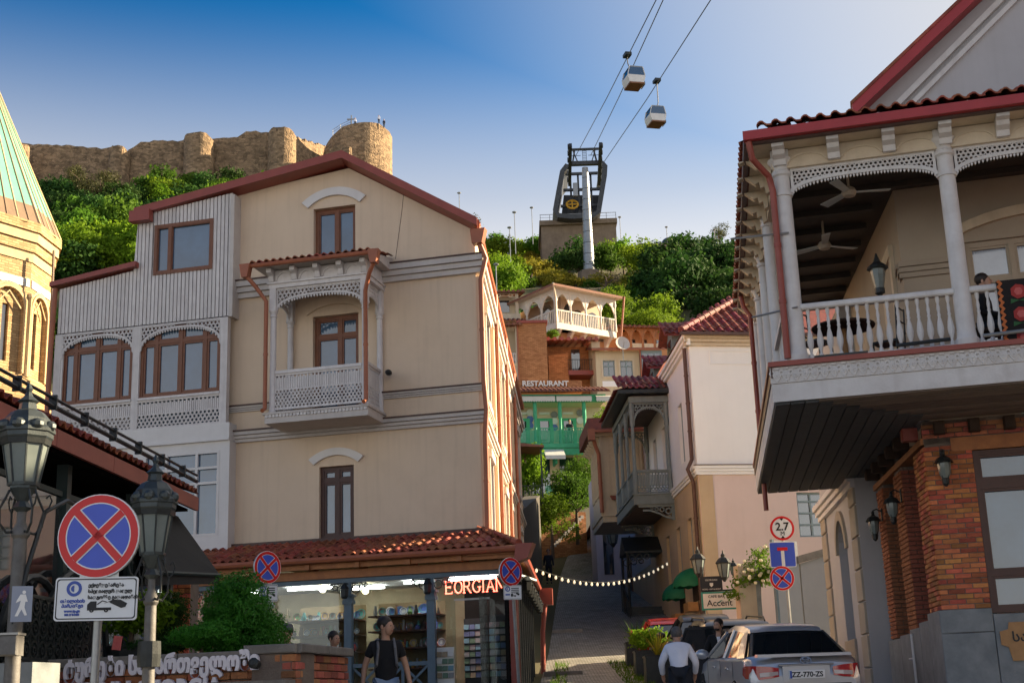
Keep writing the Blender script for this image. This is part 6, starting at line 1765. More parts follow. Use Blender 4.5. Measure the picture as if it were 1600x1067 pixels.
# ---- arcade house
FA = facp(869, 503, 100, .805, .593, gz(90))
FAL = Fac(FA.o.x, FA.o.y, .592, -.806, FA.z0)
ah = thing('arcade_house', 'white trefoil-arched arcade house with long balcony high on the slope', 'house', FA.M)
xr_ = FA.L(963, 515)[0]
zfl = FA.L(869, 503)[1]; ztp = FA.L(869, 450)[1]; zrl = FA.L(869, 483)[1]
MT['arcwhite'] = mat('white_arcade_wood', (.62, .56, .48), (.55, .49, .42), 2, .6, .1)
MT['pinkcream'] = mat('pink_cream_plaster', (.60, .44, .33), (.54, .39, .29), 1, .85, .1)
xl_ = -7.6
bdp = 2.0
inner_pts = [(0, 0), (xr_, 0)]
part('floor', MB().box(0, xr_, 0, bdp, zfl - .5, zfl), MT['arcwhite'], ah)
part('floor', MB().box(xl_, 0, .0, bdp, zfl - .5, zfl - .002), MT['arcwhite'], ah, FAL.M)
part('inner_wall', MB().box(1.8, xr_, bdp, bdp + 5, zfl, ztp), MT['pinkcream'], ah)
part('inner_wall', MB().box(xl_, -1.8, bdp, bdp + .4, zfl, ztp), MT['pinkcream'], ah, FAL.M)
part('base_wall', MB().box(.6, xr_ - .3, .9, 6, -3, zfl - .5), MT['orangewall'], ah)
part('base_wall', MB().box(xl_, -.8, 1.0, 3, -3, zfl - .5), MT['orangewall'], ah, FAL.M)
def trefoil(mb, x0, x1, z0, z1, y):
 cx_ = (x0 + x1) / 2; hw = (x1 - x0) / 2
 pts = []
 for k in range(25):
  t_ = k / 24; a = PI * t_
  rr = 1 - .16 * abs(math.cos(1.5 * a + 0)) ** .6 if False else 1 - .13 * (abs(math.sin(3 * a)) < .35)
  pts.append((cx_ - hw * math.cos(a) * (1 - .12 * math.sin(3 * a) ** 2), z0 + (z1 - z0) * .82 * math.sin(a) * (1 + .15 * math.sin(3 * a) ** 2 * (1 if .3 < t_ < .7 else -.6))))
 for p, q in zip(pts, pts[1:]):
  mb.add([(p[0], y, p[1]), (q[0], y, q[1]), (q[0], y, z1 + .1), (p[0], y, z1 + .1), (p[0], y + .1, p[1]), (q[0], y + .1, q[1])], [(0, 1, 2, 3), (0, 4, 5, 1)])
def bays(F_, xs_, nm):
 for a, b in zip(xs_, xs_[1:]):
  mb = MB(); trefoil(mb, a + .08, b - .08, zrl + .35, ztp - .35, 0.02); part('trefoil_arch', mb, MT['arcwhite'], ah, F_.M)
  mb = MB(); n_ = 9
  for k in range(n_): mb.tube([(a + (k + .5) * (b - a) / n_, .06, zfl), (a + (k + .5) * (b - a) / n_, .06, zrl)], .035, 5)
  mb.box(a, b, .02, .12, zrl - .06, zrl + .04); part('railing', mb, MT['arcwhite'], ah, F_.M)
  c_ = (a + b) / 2
  w0 = part('arched_window', MB().prism([(c_ - .5, zfl + .5), (c_ + .5, zfl + .5), (c_ + .5, zfl + 1.5)] + [(c_ + .5 * math.cos(PI * t / 8), zfl + 1.5 + .5 * math.sin(PI * t / 8)) for t in range(1, 8)] + [(c_ - .5, zfl + 1.5)], bdp - .06, bdp - .01), MT['panedark'], ah, F_.M)
 for x in xs_:
  part('column', MB().lathe([(.12, 0), (.08, .9), (.08, ztp - zfl - .8), (.14, ztp - zfl - .6), (.10, ztp - zfl)], (x, .07, zfl), 8), MT['arcwhite'], ah, F_.M, smooth=True)
 part('fascia', MB().box(xs_[0], xs_[-1], -.02, .14, ztp - .3, ztp + .05), MT['arcwhite'], ah, F_.M)
bays(FA, [0 + xr_ * k / 4 for k in range(5)], 'front')
bays(FAL, [xl_ + (-xl_) * k / 4 for k in range(5)], 'left')
for k in range(5):
 x = .5 + k * (xr_ - 1) / 4
 part('floor_bracket', MB().prism([(-.0, zfl - .5), (.9, zfl - .5), (.9, zfl - 1.5), (.5, zfl - .95)][::-1], -.12, .12), MT['arcwhite'], ah, FA.M @ T(x, 0, 0) @ Matrix(((0, -1, 0, 0), (1, 0, 0, 0), (0, 0, 1, 0), (0, 0, 0, 1))))
for px in (906, 922, 935):
 x, z = FA.L(px, 524, -.9); part('low_window', MB().box(x - .45, x + .45, .82, .9, z - .5, z + .6), MT['panedark'], ah)
# hip roof of the arcade house
A0 = FA.W(-.6, -.6, ztp + .1); B0 = FA.W(xr_ + .5, -.6, ztp + .1); C0 = FAL.W(xl_ - .3, -.6, ztp + .1)
A0 = (FA.W(0, 0, ztp + .1) + (FA.n + FAL.n) * .7)
apx = FA.W(4.2, 5.5, ztp + 2.0); apx2 = FA.W(xr_, 5.5, ztp + 2.0)
mb = MB().add([A0, B0, apx2, apx, C0, FAL.W(xl_ - .3, 4, ztp + 2.0)], [(0, 1, 2, 3), (0, 3, 5, 4)])
mb.add([A0 - Vector((0, 0, .18)), B0 - Vector((0, 0, .18)), C0 - Vector((0, 0, .18)), A0, B0, C0], [(0, 1, 4, 3), (2, 0, 3, 5)])
part('roof', mb, MT['tilebrown'], ah, Matrix())
part('eaves_soffit', MB().add([A0 - Vector((0, 0, .17)), B0 - Vector((0, 0, .17)), FA.W(xr_, bdp, ztp), FA.W(2, bdp, ztp), C0 - Vector((0, 0, .17))], [(0, 3, 2, 1), (0, 4, 3)]), MT['arcwhite'], ah, Matrix())
pipe([tuple(B0), tuple(FA.W(xr_ + .1, -.1, zfl - 2))], .08, ah, Matrix(), MT['orangepipe'])
pipe([tuple(A0), tuple(FA.W(-.05, -.1, ztp - .8)), tuple(FA.W(-.05, -.1, zfl - .6))], .08, ah, Matrix(), MT['creamwood'])
# ---- small house on the left of it
FBh = facp(766, 500, 103, .99, .10, gz(92))
sb = thing('upper_beige_house', 'small beige house with carved arched loggia below the arcade house trees', 'house', FBh.M)
Lb_ = FBh.L
x0, x1 = Lb_(752, 480)[0], Lb_(811, 480)[0]; zt = Lb_(790, 458)[1]; z0 = Lb_(790, 490)[1]
part('wall', MB().box(x0, x1, 1.0, 6, -4, zt), MT['creamwall'], sb)
part('floor', MB().box(x0, x1 + .1, 0, 1, z0 - .5, z0), MT['creamwood'], sb)
part('fretwork', fret_arch(MB(), Lb_(771, 480)[0], x1 - .2, zt, z0 + .6, zt - z0 - .8, .05, cell=.3, teeth=False), MT['creamwood'], sb)
for px in (768, 808):
 x = Lb_(px, 480)[0]; part('post', MB().box(x - .12, x + .12, 0, .15, z0, zt), MT['creamwood'], sb)
mb = ribbed_roof(MB(), x0 - .3, x1 + .5, -.5, zt, 4, zt + .9, .35); part('roof', mb, MT['tilebrown'], sb)
x, z = Lb_(786, 481, -1); part('window', MB().box(x - .5, x + .5, .94, 1, z - .4, z + .6), MT['panedark'], sb)
mb = ribbed_roof(MB(), x0 - .3, Lb_(820, 500)[0], -1.2, z0 - .9, 0, z0 - .5, .35); part('lower_roof', mb, MT['tilebrown'], sb)
# ---- orange loggia house on the right
FO = facp(968, 545, 106, .99, .22, gz(96))
ol = thing('orange_loggia_house', 'low orange house with a row of wooden arched loggias behind the dish', 'house', FO.M)
Lo = FO.L
x1 = Lo(1042, 545)[0]; zt = Lo(975, 512)[1]; z0 = Lo(975, 545)[1]
part('wall', MB().box(-1.5, x1, 1.2, 6, -4, zt), MT['orangewall'], ol)
part('floor', MB().box(-.5, x1, 0, 1.2, -4, z0), MT['orangewall'], ol)
nb_ = 4
for k in range(nb_):
 a, b = k * x1 / nb_, (k + 1) * x1 / nb_
 mb = MB(); trefoil(mb, a + .1, b - .1, (z0 + zt) / 2, zt - .1, .02); part('arch', mb, MT['beam'], ol)
 part('post', MB().box(a - .1, a + .1, 0, .2, z0, zt), MT['beam'], ol)
 part('window', MB().box(a + .3, b - .3, 1.1, 1.2, z0 + .3, z0 + 1.1), MT['panedark'], ol)
 part('parapet_panel', MB().box(a + .1, b - .1, .02, .1, z0, z0 + .5), MT['creamwood'], ol)
mb = ribbed_roof(MB(), -.6, x1 + .3, -.5, zt, 4, zt + .8, .4); part('roof', mb, MT['tilebrown'], ol)
# ------------------------------------------------------------------ foliage meshes
MT['leafyellow'] = mat('golden_shrub_leaves', (.36, .31, .03), (.24, .23, .025), .5, .6, 0, rv=.25, trans=.35, spec=.2)
MT['twig'] = mat('grey_twigs', (.16, .13, .09), (.10, .08, .055), 3, .9, .2)
def leaf_cloud(seed, n, lobes, leaf, m, name='crown', flat_=.0, clump=10, inner=.55, asp=.6, core=0.0):
 rg = random.Random(seed); mb = MB()
 tot = sum(l[3] ** 2 for l in lobes)
 for (cx_, cy_, cz_, r_, sz) in lobes:
  k = max(1, int(n * r_ * r_ / tot / clump))
  for _ in range(k):
   while True:
    d = Vector((rg.uniform(-1, 1), rg.uniform(-1, 1), rg.uniform(-1, 1)))
    if .05 < d.length < 1: break
   d.normalize()
   rr = r_ * (inner + (1 - inner) * rg.random() ** .5)
   c = Vector((cx_ + d.x * rr, cy_ + d.y * rr, cz_ + d.z * rr * sz))
   cr = leaf * 1.6
   for _q in range(clump):
    p = c + Vector((rg.gauss(0, cr), rg.gauss(0, cr), rg.gauss(0, cr * .6)))
    nn = (d + Vector((rg.gauss(0, .7), rg.gauss(0, .7), rg.gauss(.3, .7)))).normalized()
    t = nn.cross(Vector((rg.gauss(0, 1), rg.gauss(0, 1), rg.gauss(0, 1)))).normalized(); b = nn.cross(t)
    s_ = leaf * rg.uniform(.6, 1.25)
    t = t * s_; b = b * s_ * asp
    i = len(mb.v)
    mb.v += [tuple(p - t), tuple(p - t * .2 - b), tuple(p + t), tuple(p + t * .1 + b)]
    mb.f.append((i, i + 1, i + 2, i + 3))
 me = mb.mesh(name, m)
 return me
def rlobes(seed, n, R_, H, z0, spread=.7):
 rg = random.Random(seed); out = []
 for k in range(n):
  a = rg.uniform(0, 2 * PI); q = rg.random() ** .5 * R_ * spread
  z = z0 + rg.random() * H
  out.append((math.cos(a) * q, math.sin(a) * q, z, R_ * rg.uniform(.38, .62), rg.uniform(.65, .9)))
 return out
def trunk_mesh(h, r, seed, limbs=5, spread=.5):
 rg = random.Random(seed)
 mb = MB().tube([(0, 0, -1.0), (rg.uniform(-.1, .1), 0, h * .35), (rg.uniform(-.25, .25), rg.uniform(-.2, .2), h * .7), (rg.uniform(-.3, .3), 0, h)], [r * 1.3, r, r * .7, r * .25], 7)
 for k in range(limbs):
  a = rg.uniform(0, 6.28); z = h * rg.uniform(.35, .75); L_ = h * spread * rg.uniform(.6, 1)
  mb.tube([(0, 0, z), (math.cos(a) * L_ * .5, math.sin(a) * L_ * .5, z + L_ * .35), (math.cos(a) * L_, math.sin(a) * L_, z + L_ * .6)], [r * .5, r * .3, r * .1], 5)
 return mb.mesh('trunk', MT['bark'])
KINDS = {}
def kind(key, label, m, n, nl, R_, H, z0, leaf, tr, var=2, spread=.7, asp=.6):
 KINDS[key] = (label, [(leaf_cloud(hash((key, v)) % 9999 if False else sum(map(ord, key)) * 7 + v, n, rlobes(sum(map(ord, key)) + v * 13, nl, R_, H, z0, spread), leaf, m, asp=asp), trunk_mesh(tr, .16 if R_ > 1.5 else .07, v + 5)) for v in range(var)])
kind('broad', 'leafy green broadleaf tree on the steep hillside', MT['leaf'], 2600, 9, 2.9, 3.0, 2.2, .26, 4.0, 3)
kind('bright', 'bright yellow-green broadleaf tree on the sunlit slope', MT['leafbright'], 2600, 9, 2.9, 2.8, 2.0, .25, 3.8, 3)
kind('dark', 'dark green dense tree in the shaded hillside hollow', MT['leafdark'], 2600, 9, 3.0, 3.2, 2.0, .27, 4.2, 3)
kind('pine', 'thin olive-brown pine below the fortress wall', MT['leafolive'], 1500, 7, 1.9, 3.4, 3.0, .20, 6.0, 3, .75, .35)
kind('shrub', 'low golden shrub on the dry grassy slope', MT['leafyellow'], 1500, 6, 1.7, .7, .5, .16, 1.0, 2)
kind('bush', 'low rounded green bush on the hillside', MT['leaf'], 1500, 6, 1.6, .9, .6, .16, 1.2, 2)
kind('vine', 'x', MT['leaf'], 9000, 12, 2.9, 3.4, 1.6, .11, 4.0, 2)
kind('vinebright', 'x', MT['leafbright'], 9000, 12, 2.9, 3.2, 1.6, .11, 4.0, 2)
kind('scrub', 'sparse brown twiggy scrub on the rocky slope', MT['twig'], 420, 5, 1.6, 1.6, 1.0, .14, 2.6, 1, .8, .25)
tree_count = {}
def plant_tree(key, p, s_=1.0, name=None, label=None, sq=1.0):
 lab, vs = KINDS[key]
 i = tree_count.get(key, 0); tree_count[key] = i + 1
 cm, tm_ = vs[i % len(vs)]
 if label is None:
  px = 800 + p[0] / p[1] * F_PX
  lab = lab.split(' on the ')[0].split(' in the ')[0].split(' below ')[0] + (' on the slope below the fortress wall' if p[0] < -12 else (' on the slope above the beige loggia house' if px < 850 else (' growing around the cable car pylon' if px < 1000 else ' on the slope under the promenade wall'))) + (' near the crest' if p[1] > 195 else (' half way up' if p[1] > 150 else ' just above the rooftops'))
 o = thing(name or ('hillside_' + ('shrub' if key in ('shrub', 'bush', 'scrub') else ('pine_tree' if key == 'pine' else 'tree'))), label or lab, 'bush' if key in ('shrub', 'bush', 'scrub') else 'tree', Matrix.Translation(p) @ RZ(rnd.uniform(0, 6.28)) @ SC(s_ * rnd.uniform(.9, 1.1), s_ * rnd.uniform(.9, 1.1), s_ * sq * rnd.uniform(.9, 1.15)), 'vegetation on the hill: ' + key)
 link('crown', cm, o); link('trunk', tm_, o)
 return o
def hit(px, py, lo=104, hi=262):
 Y = lo
 while Y < hi:
  w = at(px, py, Y)
  if w.z <= hill_z(w.x, Y): return Vector((w.x, Y, hill_z(w.x, Y)))
  Y += 1.0
 w = at(px, py, hi); return Vector((w.x, hi, hill_z(w.x, hi)))
# trees picked from the photograph: (kind, px, py of the foot, size)
def scatter(key, pts, s0=.8, s1=1.15, sq=1.0):
 for (px, py) in pts:
  plant_tree(key, hit(px, py), rnd.uniform(s0, s1), sq=sq)
scatter('bright', [(765, 445), (780, 425), (800, 448), (762, 400), (790, 470), (775, 462), (820, 405), (985, 428), (1010, 440), (960, 420), (1000, 432), (1022, 440), (975, 425)], .85, 1.15)
scatter('broad', [(745, 385), (760, 375), (775, 380), (845, 395), (860, 405), (872, 395), (850, 380), (885, 400), (835, 380), (880, 418), (940, 425), (955, 438), (1040, 448), (1060, 442), (1080, 446), (1100, 442), (1120, 440), (1140, 442), (1160, 440)], .75, 1.05)
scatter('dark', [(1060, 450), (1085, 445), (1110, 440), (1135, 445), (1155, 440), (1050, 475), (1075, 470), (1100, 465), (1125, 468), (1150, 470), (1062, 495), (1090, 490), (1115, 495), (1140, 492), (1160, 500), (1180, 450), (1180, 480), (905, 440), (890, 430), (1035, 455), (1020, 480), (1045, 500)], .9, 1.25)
scatter('shrub', [(835, 405), (848, 412), (860, 425), (842, 425), (870, 435), (855, 440), (885, 440), (830, 430), (845, 445), (950, 445), (970, 450), (985, 452), (965, 460), (1000, 455), (940, 452), (810, 395), (815, 415), (995, 442), (865, 450), (900, 450)], .9, 1.5, .7)
scatter('bush', [(930, 460), (1015, 465), (1030, 470), (1000, 475), (985, 480), (1020, 500), (990, 500), (1040, 510), (970, 475), (805, 460), (820, 455), (750, 440)], 1.0, 1.5)
scatter('scrub', [(785, 372), (770, 365), (862, 398), (950, 470), (1100, 480), (1060, 500), (150, 430), (165, 420), (190, 350), (930, 480), (945, 490)], .9, 1.4)
scatter('pine', [(155, 352), (200, 312), (215, 312), (235, 315), (320, 300), (360, 296), (345, 300), (95, 320), (110, 335), (130, 340), (172, 330), (380, 290), (1125, 388), (730, 365)], 1.05, 1.45)
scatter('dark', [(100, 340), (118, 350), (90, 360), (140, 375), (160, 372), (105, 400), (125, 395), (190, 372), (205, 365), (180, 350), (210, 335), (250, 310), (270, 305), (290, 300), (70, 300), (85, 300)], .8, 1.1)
scatter('broad', [(110, 375), (135, 400), (155, 395), (180, 400), (200, 395), (215, 385), (95, 420), (120, 420), (230, 330), (260, 325)], .9, 1.3)
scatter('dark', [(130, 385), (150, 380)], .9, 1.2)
scatter('bright', [(165, 415), (185, 425), (205, 415), (140, 440), (115, 440), (100, 450), (170, 440), (200, 440), (215, 425)], .9, 1.3)
# a wider wood around the picked trees
for k in range(120):
 Y = rnd.uniform(112, 252); x = rnd.uniform(-.52, .58) * Y
 q = at(800, 500, Y)
 px = 800 + (x / Y) * F_PX
 if 300 < px < 740 and Y < 180: continue
 if 815 < px < 1010 and Y > 125: continue
 if px > 740 and Y > 185: continue
 plant_tree(rnd.choice(['broad', 'dark', 'bright', 'dark']), (x, Y, hill_z(x, Y) - .3), rnd.uniform(.8, 1.2))
for k in range(75):
 Y = rnd.uniform(135, 215); px = rnd.uniform(230, 735); x = (px - 800) / F_PX * Y
 plant_tree(rnd.choice(['broad', 'dark', 'bright']), (x, Y, hill_z(x, Y) - .3), rnd.uniform(.9, 1.25))
# big vine-covered tree in the bend by the restaurant
for i, (px, py, Y, s_, lab) in enumerate(((900, 790, 76, .68, 'bright green climbing tree beside the green restaurant veranda'), (862, 815, 75, .55, 'bushy green tree overhanging the old retaining wall'), (925, 760, 78, .6, 'leafy green tree behind the cream bay'), (935, 680, 83, .5, 'yellow-green tree growing by the restaurant awnings'))):
 p = at(px, py, Y)
 plant_tree(['vine', 'vinebright', 'vine', 'vinebright'][i], (p.x, Y, p.z - 1.5), s_ * .85, 'street_tree', lab, 1.25)
p = at(818, 790, 77); plant_tree('bright', (p.x, 77, p.z), .4, 'potted_tree', 'small yellow-green tree on the iron terrace', 1.4)
p = at(868, 530, 94.5)
plant_tree('bush', (p.x, 94.5, p.z), .35, 'terrace_plant', 'small green plant on the terrace above the red roof')
for (px, py, lab) in ((945, 505, 'bright green tree beside the arcade house end column'), (1010, 535, 'large bright green tree behind the orange loggia house'), (1035, 530, 'round green tree beside the hill above the dark dormer'), (985, 525, 'bright green tree rising behind the satellite dish')):
 p = at(px, py, 112); plant_tree('vinebright', (p.x, 112, p.z - 2.0), .8, 'garden_tree', lab)
# ------------------------------------------------------------------ fortress on the crest
def fort_mat():
 m = mat('fortress_masonry', (.30, .205, .12), (.20, .135, .08), .5, .95, .9, 3.2, patch=.5, patch_c=(.14, .10, .06), patch_s=.35)
 t = m.node_tree; N = t.nodes; K = t.links
 tc = N.new('ShaderNodeTexCoord'); mp = N.new('ShaderNodeMapping'); mp.inputs['Scale'].default_value = (1.4, 1.4, 2.4)
 vo = N.new('ShaderNodeTexVoronoi'); vo.inputs['Scale'].default_value = 1.0
 K.new(tc.outputs['Object'], mp.inputs[0]); K.new(mp.outputs[0], vo.inputs['Vector'])
 b = N['Principled BSDF']; src = b.inputs['Base Color'].links[0].from_socket
 mx = N.new('ShaderNodeMix'); mx.data_type = 'RGBA'; mx.blend_type = 'MULTIPLY'; mx.inputs[0].default_value = .75
 mr = N.new('ShaderNodeMapRange'); mr.inputs[3].default_value = .45; mr.inputs[4].default_value = 1.5
 sp = N.new('ShaderNodeSeparateColor'); K.new(vo.outputs['Color'], sp.inputs[0]); K.new(sp.outputs[0], mr.inputs[0])
 K.new(src, mx.inputs[6]); K.new(mr.outputs[0], mx.inputs[7]); K.new(mx.outputs[2], b.inputs['Base Color'])
 b.inputs['Normal'].links[0].from_node.inputs['Distance'].default_value = .5
 return m
MT['fort'] = fort_mat()
ft = thing('fortress', 'ruined brown stone fortress with walls and round towers on the ridge', 'fortress', Matrix.Translation((-60, 235, gz(235))))
FY = 235
FF = Fac(0, FY, 1, 0, gz(FY))
def fwall(pts, Y, th=3.0, name='curtain_wall', drop=16):
 F_ = Fac(0, Y, 1, 0, gz(FY))
 out = []
 for (px, py) in pts:
  out.append(F_.L(px, py))
 rg = random.Random(len(pts)); top = []
 for a, b in zip(out, out[1:]):
  k = max(1, int(abs(b[0] - a[0]) / .8))
  for q in range(k): top.append((a[0] + (b[0] - a[0]) * q / k, a[1] + (b[1] - a[1]) * q / k + rg.uniform(-.22, .22)))
 top.append(out[-1])
 mb = MB()
 for (a, b) in zip(top, top[1:]):
  mb.prism([(a[0], -drop), (b[0], -drop), (b[0], b[1]), (a[0], a[1])], -rg.uniform(0, .12), th)
 return part(name, mb, MT['fort'], ft, F_.M)
fwall([(20, 224), (45, 224), (60, 226), (110, 228), (165, 233), (174, 230)], FY)
fwall([(200, 236), (208, 232), (220, 222), (240, 220), (285, 221), (292, 215)], FY)
fwall([(330, 218), (365, 216), (385, 207), (400, 206), (425, 207)], FY)
def ftower(px0, px1, pts, Y, name='round_tower', seg=30, taper=.0, drop=18):
 """round tower whose broken top follows pts (px -> py)"""
 c = at((px0 + px1) / 2, 260, Y); r_ = (at(px1, 260, Y).x - at(px0, 260, Y).x) / 2
 F_ = Fac(c.x, Y, 1, 0, gz(FY))
 rg = random.Random(px0)
 def top(x):
  px = (px0 + px1) / 2 + (x / r_) * (px1 - px0) / 2
  for (a, za), (b, zb) in zip(pts, pts[1:]):
   if a <= px <= b: return at((px0 + px1) / 2, za + (zb - za) * (px - a) / (b - a), Y - r_ * .85).z - F_.z0
  return at((px0 + px1) / 2, pts[0][1] if px < pts[0][0] else pts[-1][1], Y - r_ * .85).z - F_.z0
 mb = MB(); rows = 9; vs = []
 for i in range(rows + 1):
  for k in range(seg):
   a = 2 * PI * k / seg
   zt_ = top(r_ * math.cos(a)) + rg.uniform(-.12, .12)
   z = -drop + (zt_ + drop) * i / rows
   rr = r_ * (1 + taper * (1 - i / rows)) * (1 + rg.uniform(-.015, .015))
   vs.append((rr * math.cos(a), rr * math.sin(a), z))
 fs = [(i * seg + k, i * seg + (k + 1) % seg, (i + 1) * seg + (k + 1) % seg, (i + 1) * seg + k) for i in range(rows) for k in range(seg)]
 fs.append(tuple(range(rows * seg, rows * seg + seg)))
 mb.add(vs, fs)
 return part(name, mb, MT['fort'], ft, F_.M)
ftower(170, 202, [(170, 234), (178, 228), (195, 229), (202, 236)], FY - 1)
ftower(287, 333, [(287, 212), (293, 208), (325, 207), (333, 214)], FY - 2)
ftower(419, 462, [(419, 204), (425, 199), (455, 200), (462, 206)], FY - 2)
# sunlit wall running back between the towers
pA, pB = at(458, 213, FY - 2), at(520, 232, FY + 16)
Fs = Fac(pA.x, pA.y, pB.x - pA.x, pB.y - pA.y, gz(FY))
mb = MB(); L_ = (pB.xy - pA.xy).length; n_ = 18
for k in range(n_):
 a, b = L_ * k / n_, L_ * (k + 1) / n_
 ta = pA.z + (pB.z - pA.z) * k / n_ - gz(FY) + rnd.uniform(-.2, .2)
 mb.prism([(a, -18), (b, -18), (b, ta), (a, ta)], -rnd.uniform(0, .1), 2)
part('curtain_wall', mb, MT['fort'], ft, Fs.M)
fwall([(515, 232), (530, 226), (540, 226), (549, 238)], FY - 3, 3)
fwall([(545, 238), (552, 243), (560, 250), (575, 262)], FY - 3.5, 2, 'stair_wall')
ftower(535, 550, [(535, 230), (550, 230)], FY - 3.2, 'turret', 12)
ftower(505, 613, [(505, 228), (520, 212), (545, 198), (565, 196), (585, 192), (600, 191), (613, 198)], FY + 9, 'great_tower', 40, .03)
ftower(20, 44, [(20, 226), (30, 224), (44, 226)], FY - 4, 'round_tower', 16)
# cross, rail and visitors on the great tower
Fq = Fac(0, FY + 9, 1, 0, gz(FY))
p = at(549, 197, FY + 4.5)
cr = thing('metal_cross', 'tall grey metal cross standing on top of the great tower', 'cross', Matrix.Translation(p))
part('upright', MB().box(-.11, .11, -.1, .1, -.4, 2.2), MT['galv'], cr)
part('crossbar', MB().box(-.85, .85, -.09, .09, 1.25, 1.5), MT['galv'], cr)
mb = MB(); q = [at(a, b, FY + 4.2) for a, b in ((520, 207), (532, 199), (548, 191))]
mb.tube(q, .05, 5); mb.tube([v + Vector((0, 0, .5)) for v in q], .05, 5)
for v in q: mb.tube([v + Vector((0, 0, -1)), v + Vector((0, 0, .5))], .05, 5)
solo('guard_rail', mb, MT['galv'], 'thin metal guard rail climbing the edge of the great tower', 'railing')
# ------------------------------------------------------------------ cable car
MT['concrete'] = mat('brownish_concrete', (.24, .18, .13), (.17, .125, .09), 1.0, .9, .3, 10, streak=.25)
MT['steel'] = mat('dark_grey_steel', (.07, .072, .075), (.045, .047, .05), 2, .45, .08, 20, metal=.5)
MT['steelpale'] = mat('pale_grey_steel', (.32, .33, .34), (.24, .25, .26), 1.5, .4, .05, 20, metal=.4)
MT['steelmid'] = mat('mid_grey_steel', (.13, .135, .14), (.09, .095, .10), 1.5, .4, .05, 20, metal=.4)
MT['yellowmetal'] = flat('yellow_metal', (.55, .30, .03))
PY = 200.0
b0 = at(921, 432, PY); t0 = at(914, 262, PY)
py_ = thing('cable_car_pylon', 'tall grey steel cable car pylon with sheave head on the hill', 'pylon', Matrix.Translation(b0))
hp = (t0 - b0)
nseg = 10
for k in range(nseg):
 p, q = hp * (k / nseg), hp * ((k + 1) / nseg - .004)
 r0 = .95 - .45 * k / nseg; r1 = .95 - .45 * (k + 1) / nseg
 part('tube_section', MB().tube([p, q], [r0, r1 * .98], 14), MT['steelpale'], py_, smooth=True)
part('footing', MB().lathe([(1.9, -2.5), (1.8, .6), (1.6, .8)], (0, 0, 0), 8), MT['concrete'], py_)
hd = t0 - b0
part('crossarm', MB().box(hd.x - 2.6, hd.x + 2.6, -.4, .4, hd.z + .4, hd.z + 1.0), MT['steel'], py_)
part('top_gantry', MB().box(hd.x - 2.6, hd.x + 2.5, -.25, .25, hd.z + 3.0, hd.z + 3.25), MT['steel'], py_)
for sx in (-1.9, 1.9):
 mb = MB().strip([(hd.x + sx, hd.z + 1.0), (hd.x + sx * .8, hd.z + 3.0)], .25, -.15, .15); mb.strip([(hd.x + sx * .6, hd.z + 1.0), (hd.x + sx * .95, hd.z + 3.0)], .16, -.12, .12)
 part('gantry_leg', mb, MT['steel'], py_)
 mb = MB().box(-.25, .25, -4.5, 4.5, -.5, .2); part('sheave_beam', mb, MT['steel'], py_, rel=T(hd.x + sx * 1.25, 0, hd.z + .6) @ RX(R(-22)))
 for k in range(6):
  part('sheave_wheel', MB().lathe([(.4, -.1), (.45, 0), (.4, .1)], (0, 0, 0), 10), MT['iron'], py_, rel=T(hd.x + sx * 1.25 + .3 * (1 if sx > 0 else -1), 0, hd.z + .6) @ RX(R(-22)) @ T(0, -3.8 + k * 1.5, .2) @ RY(R(90)))
mb = MB()
for zz in range(7): mb.box(hd.x - .3, hd.x + .3, -.3, -.24, hd.z + 1.0 + zz * .28, hd.z + 1.06 + zz * .28)
mb.box(hd.x - .34, hd.x - .28, -.32, -.24, hd.z + .9, hd.z + 3.1); mb.box(hd.x + .28, hd.x + .34, -.32, -.24, hd.z + .9, hd.z + 3.1)
part('ladder', mb, MT['steel'], py_)
mb = MB()
for sgn in (-1, 1):
 mb.tube([(hd.x + sgn * 2.5, -.4, hd.z + 1.0), (hd.x + sgn * 2.5, -.4, hd.z + 1.9), (hd.x + sgn * .6, -.4, hd.z + 1.9)], .05, 5)
part('work_rail', mb, MT['steel'], py_)
# upper station behind
SYy = 236.0
F_s = Fac(0, SYy, 1, 0, gz(SYy))
st = thing('cable_car_station', 'dark steel cable car station cradle on a stone platform with railings', 'station', F_s.M)
Lz = F_s.L
(xa, z0), (xb, z1) = Lz(846, 430), Lz(964, 350)
part('platform_wall', MB().box(xa + .3, xb - .2, 0, 14, -8, z1), MT['concrete'], st)
part('platform_slab', MB().box(xa, xb, -.8, 14, z1, z1 + .9), MT['concrete'], st)
mb = MB(); zr_ = z1 + .9
for k in range(9): x = xa + .2 + k * (xb - xa - .4) / 8; mb.box(x - .05, x + .05, -.7, -.6, zr_, zr_ + 1.15)
mb.box(xa + .1, xb - .1, -.68, -.62, zr_ + 1.1, zr_ + 1.2); mb.box(xa + .1, xb - .1, -.68, -.62, zr_ + .55, zr_ + .6)
part('railing', mb, MT['steelpale'], st)
loop = [(886, 268), (878, 278), (872, 310), (867, 338), (872, 346), (892, 348), (925, 346), (934, 340), (938, 315), (943, 285), (944, 270), (938, 264)]
pts = [Lz(*q) for q in loop]
def cradle(y0, y1, w, m, nm):
 mb = MB(); mb.strip(pts, w, y0, y1); return part(nm, mb, m, st)
cradle(-3.0, 9.0, .8, MT['steel'], 'cradle_shell')
cradle(-3.3, -3.02, .9, MT['steel'], 'cradle_rim')
for (a, b, c, d) in ((884, 275, 940, 275), (880, 300, 938, 300), (876, 325, 936, 325)):
 p, q = Lz(a, b), Lz(c, d); part('cross_beam', MB().box(p[0], q[0], -1, -.5, p[1] - .2, p[1] + .25), MT['steel'], st)
for px in (893, 905, 925):
 p, q = Lz(px, 345), Lz(px + 3, 270); part('strut', MB().box(p[0], p[0] + .35, .2, .6, p[1], q[1]), MT['steel'], st)
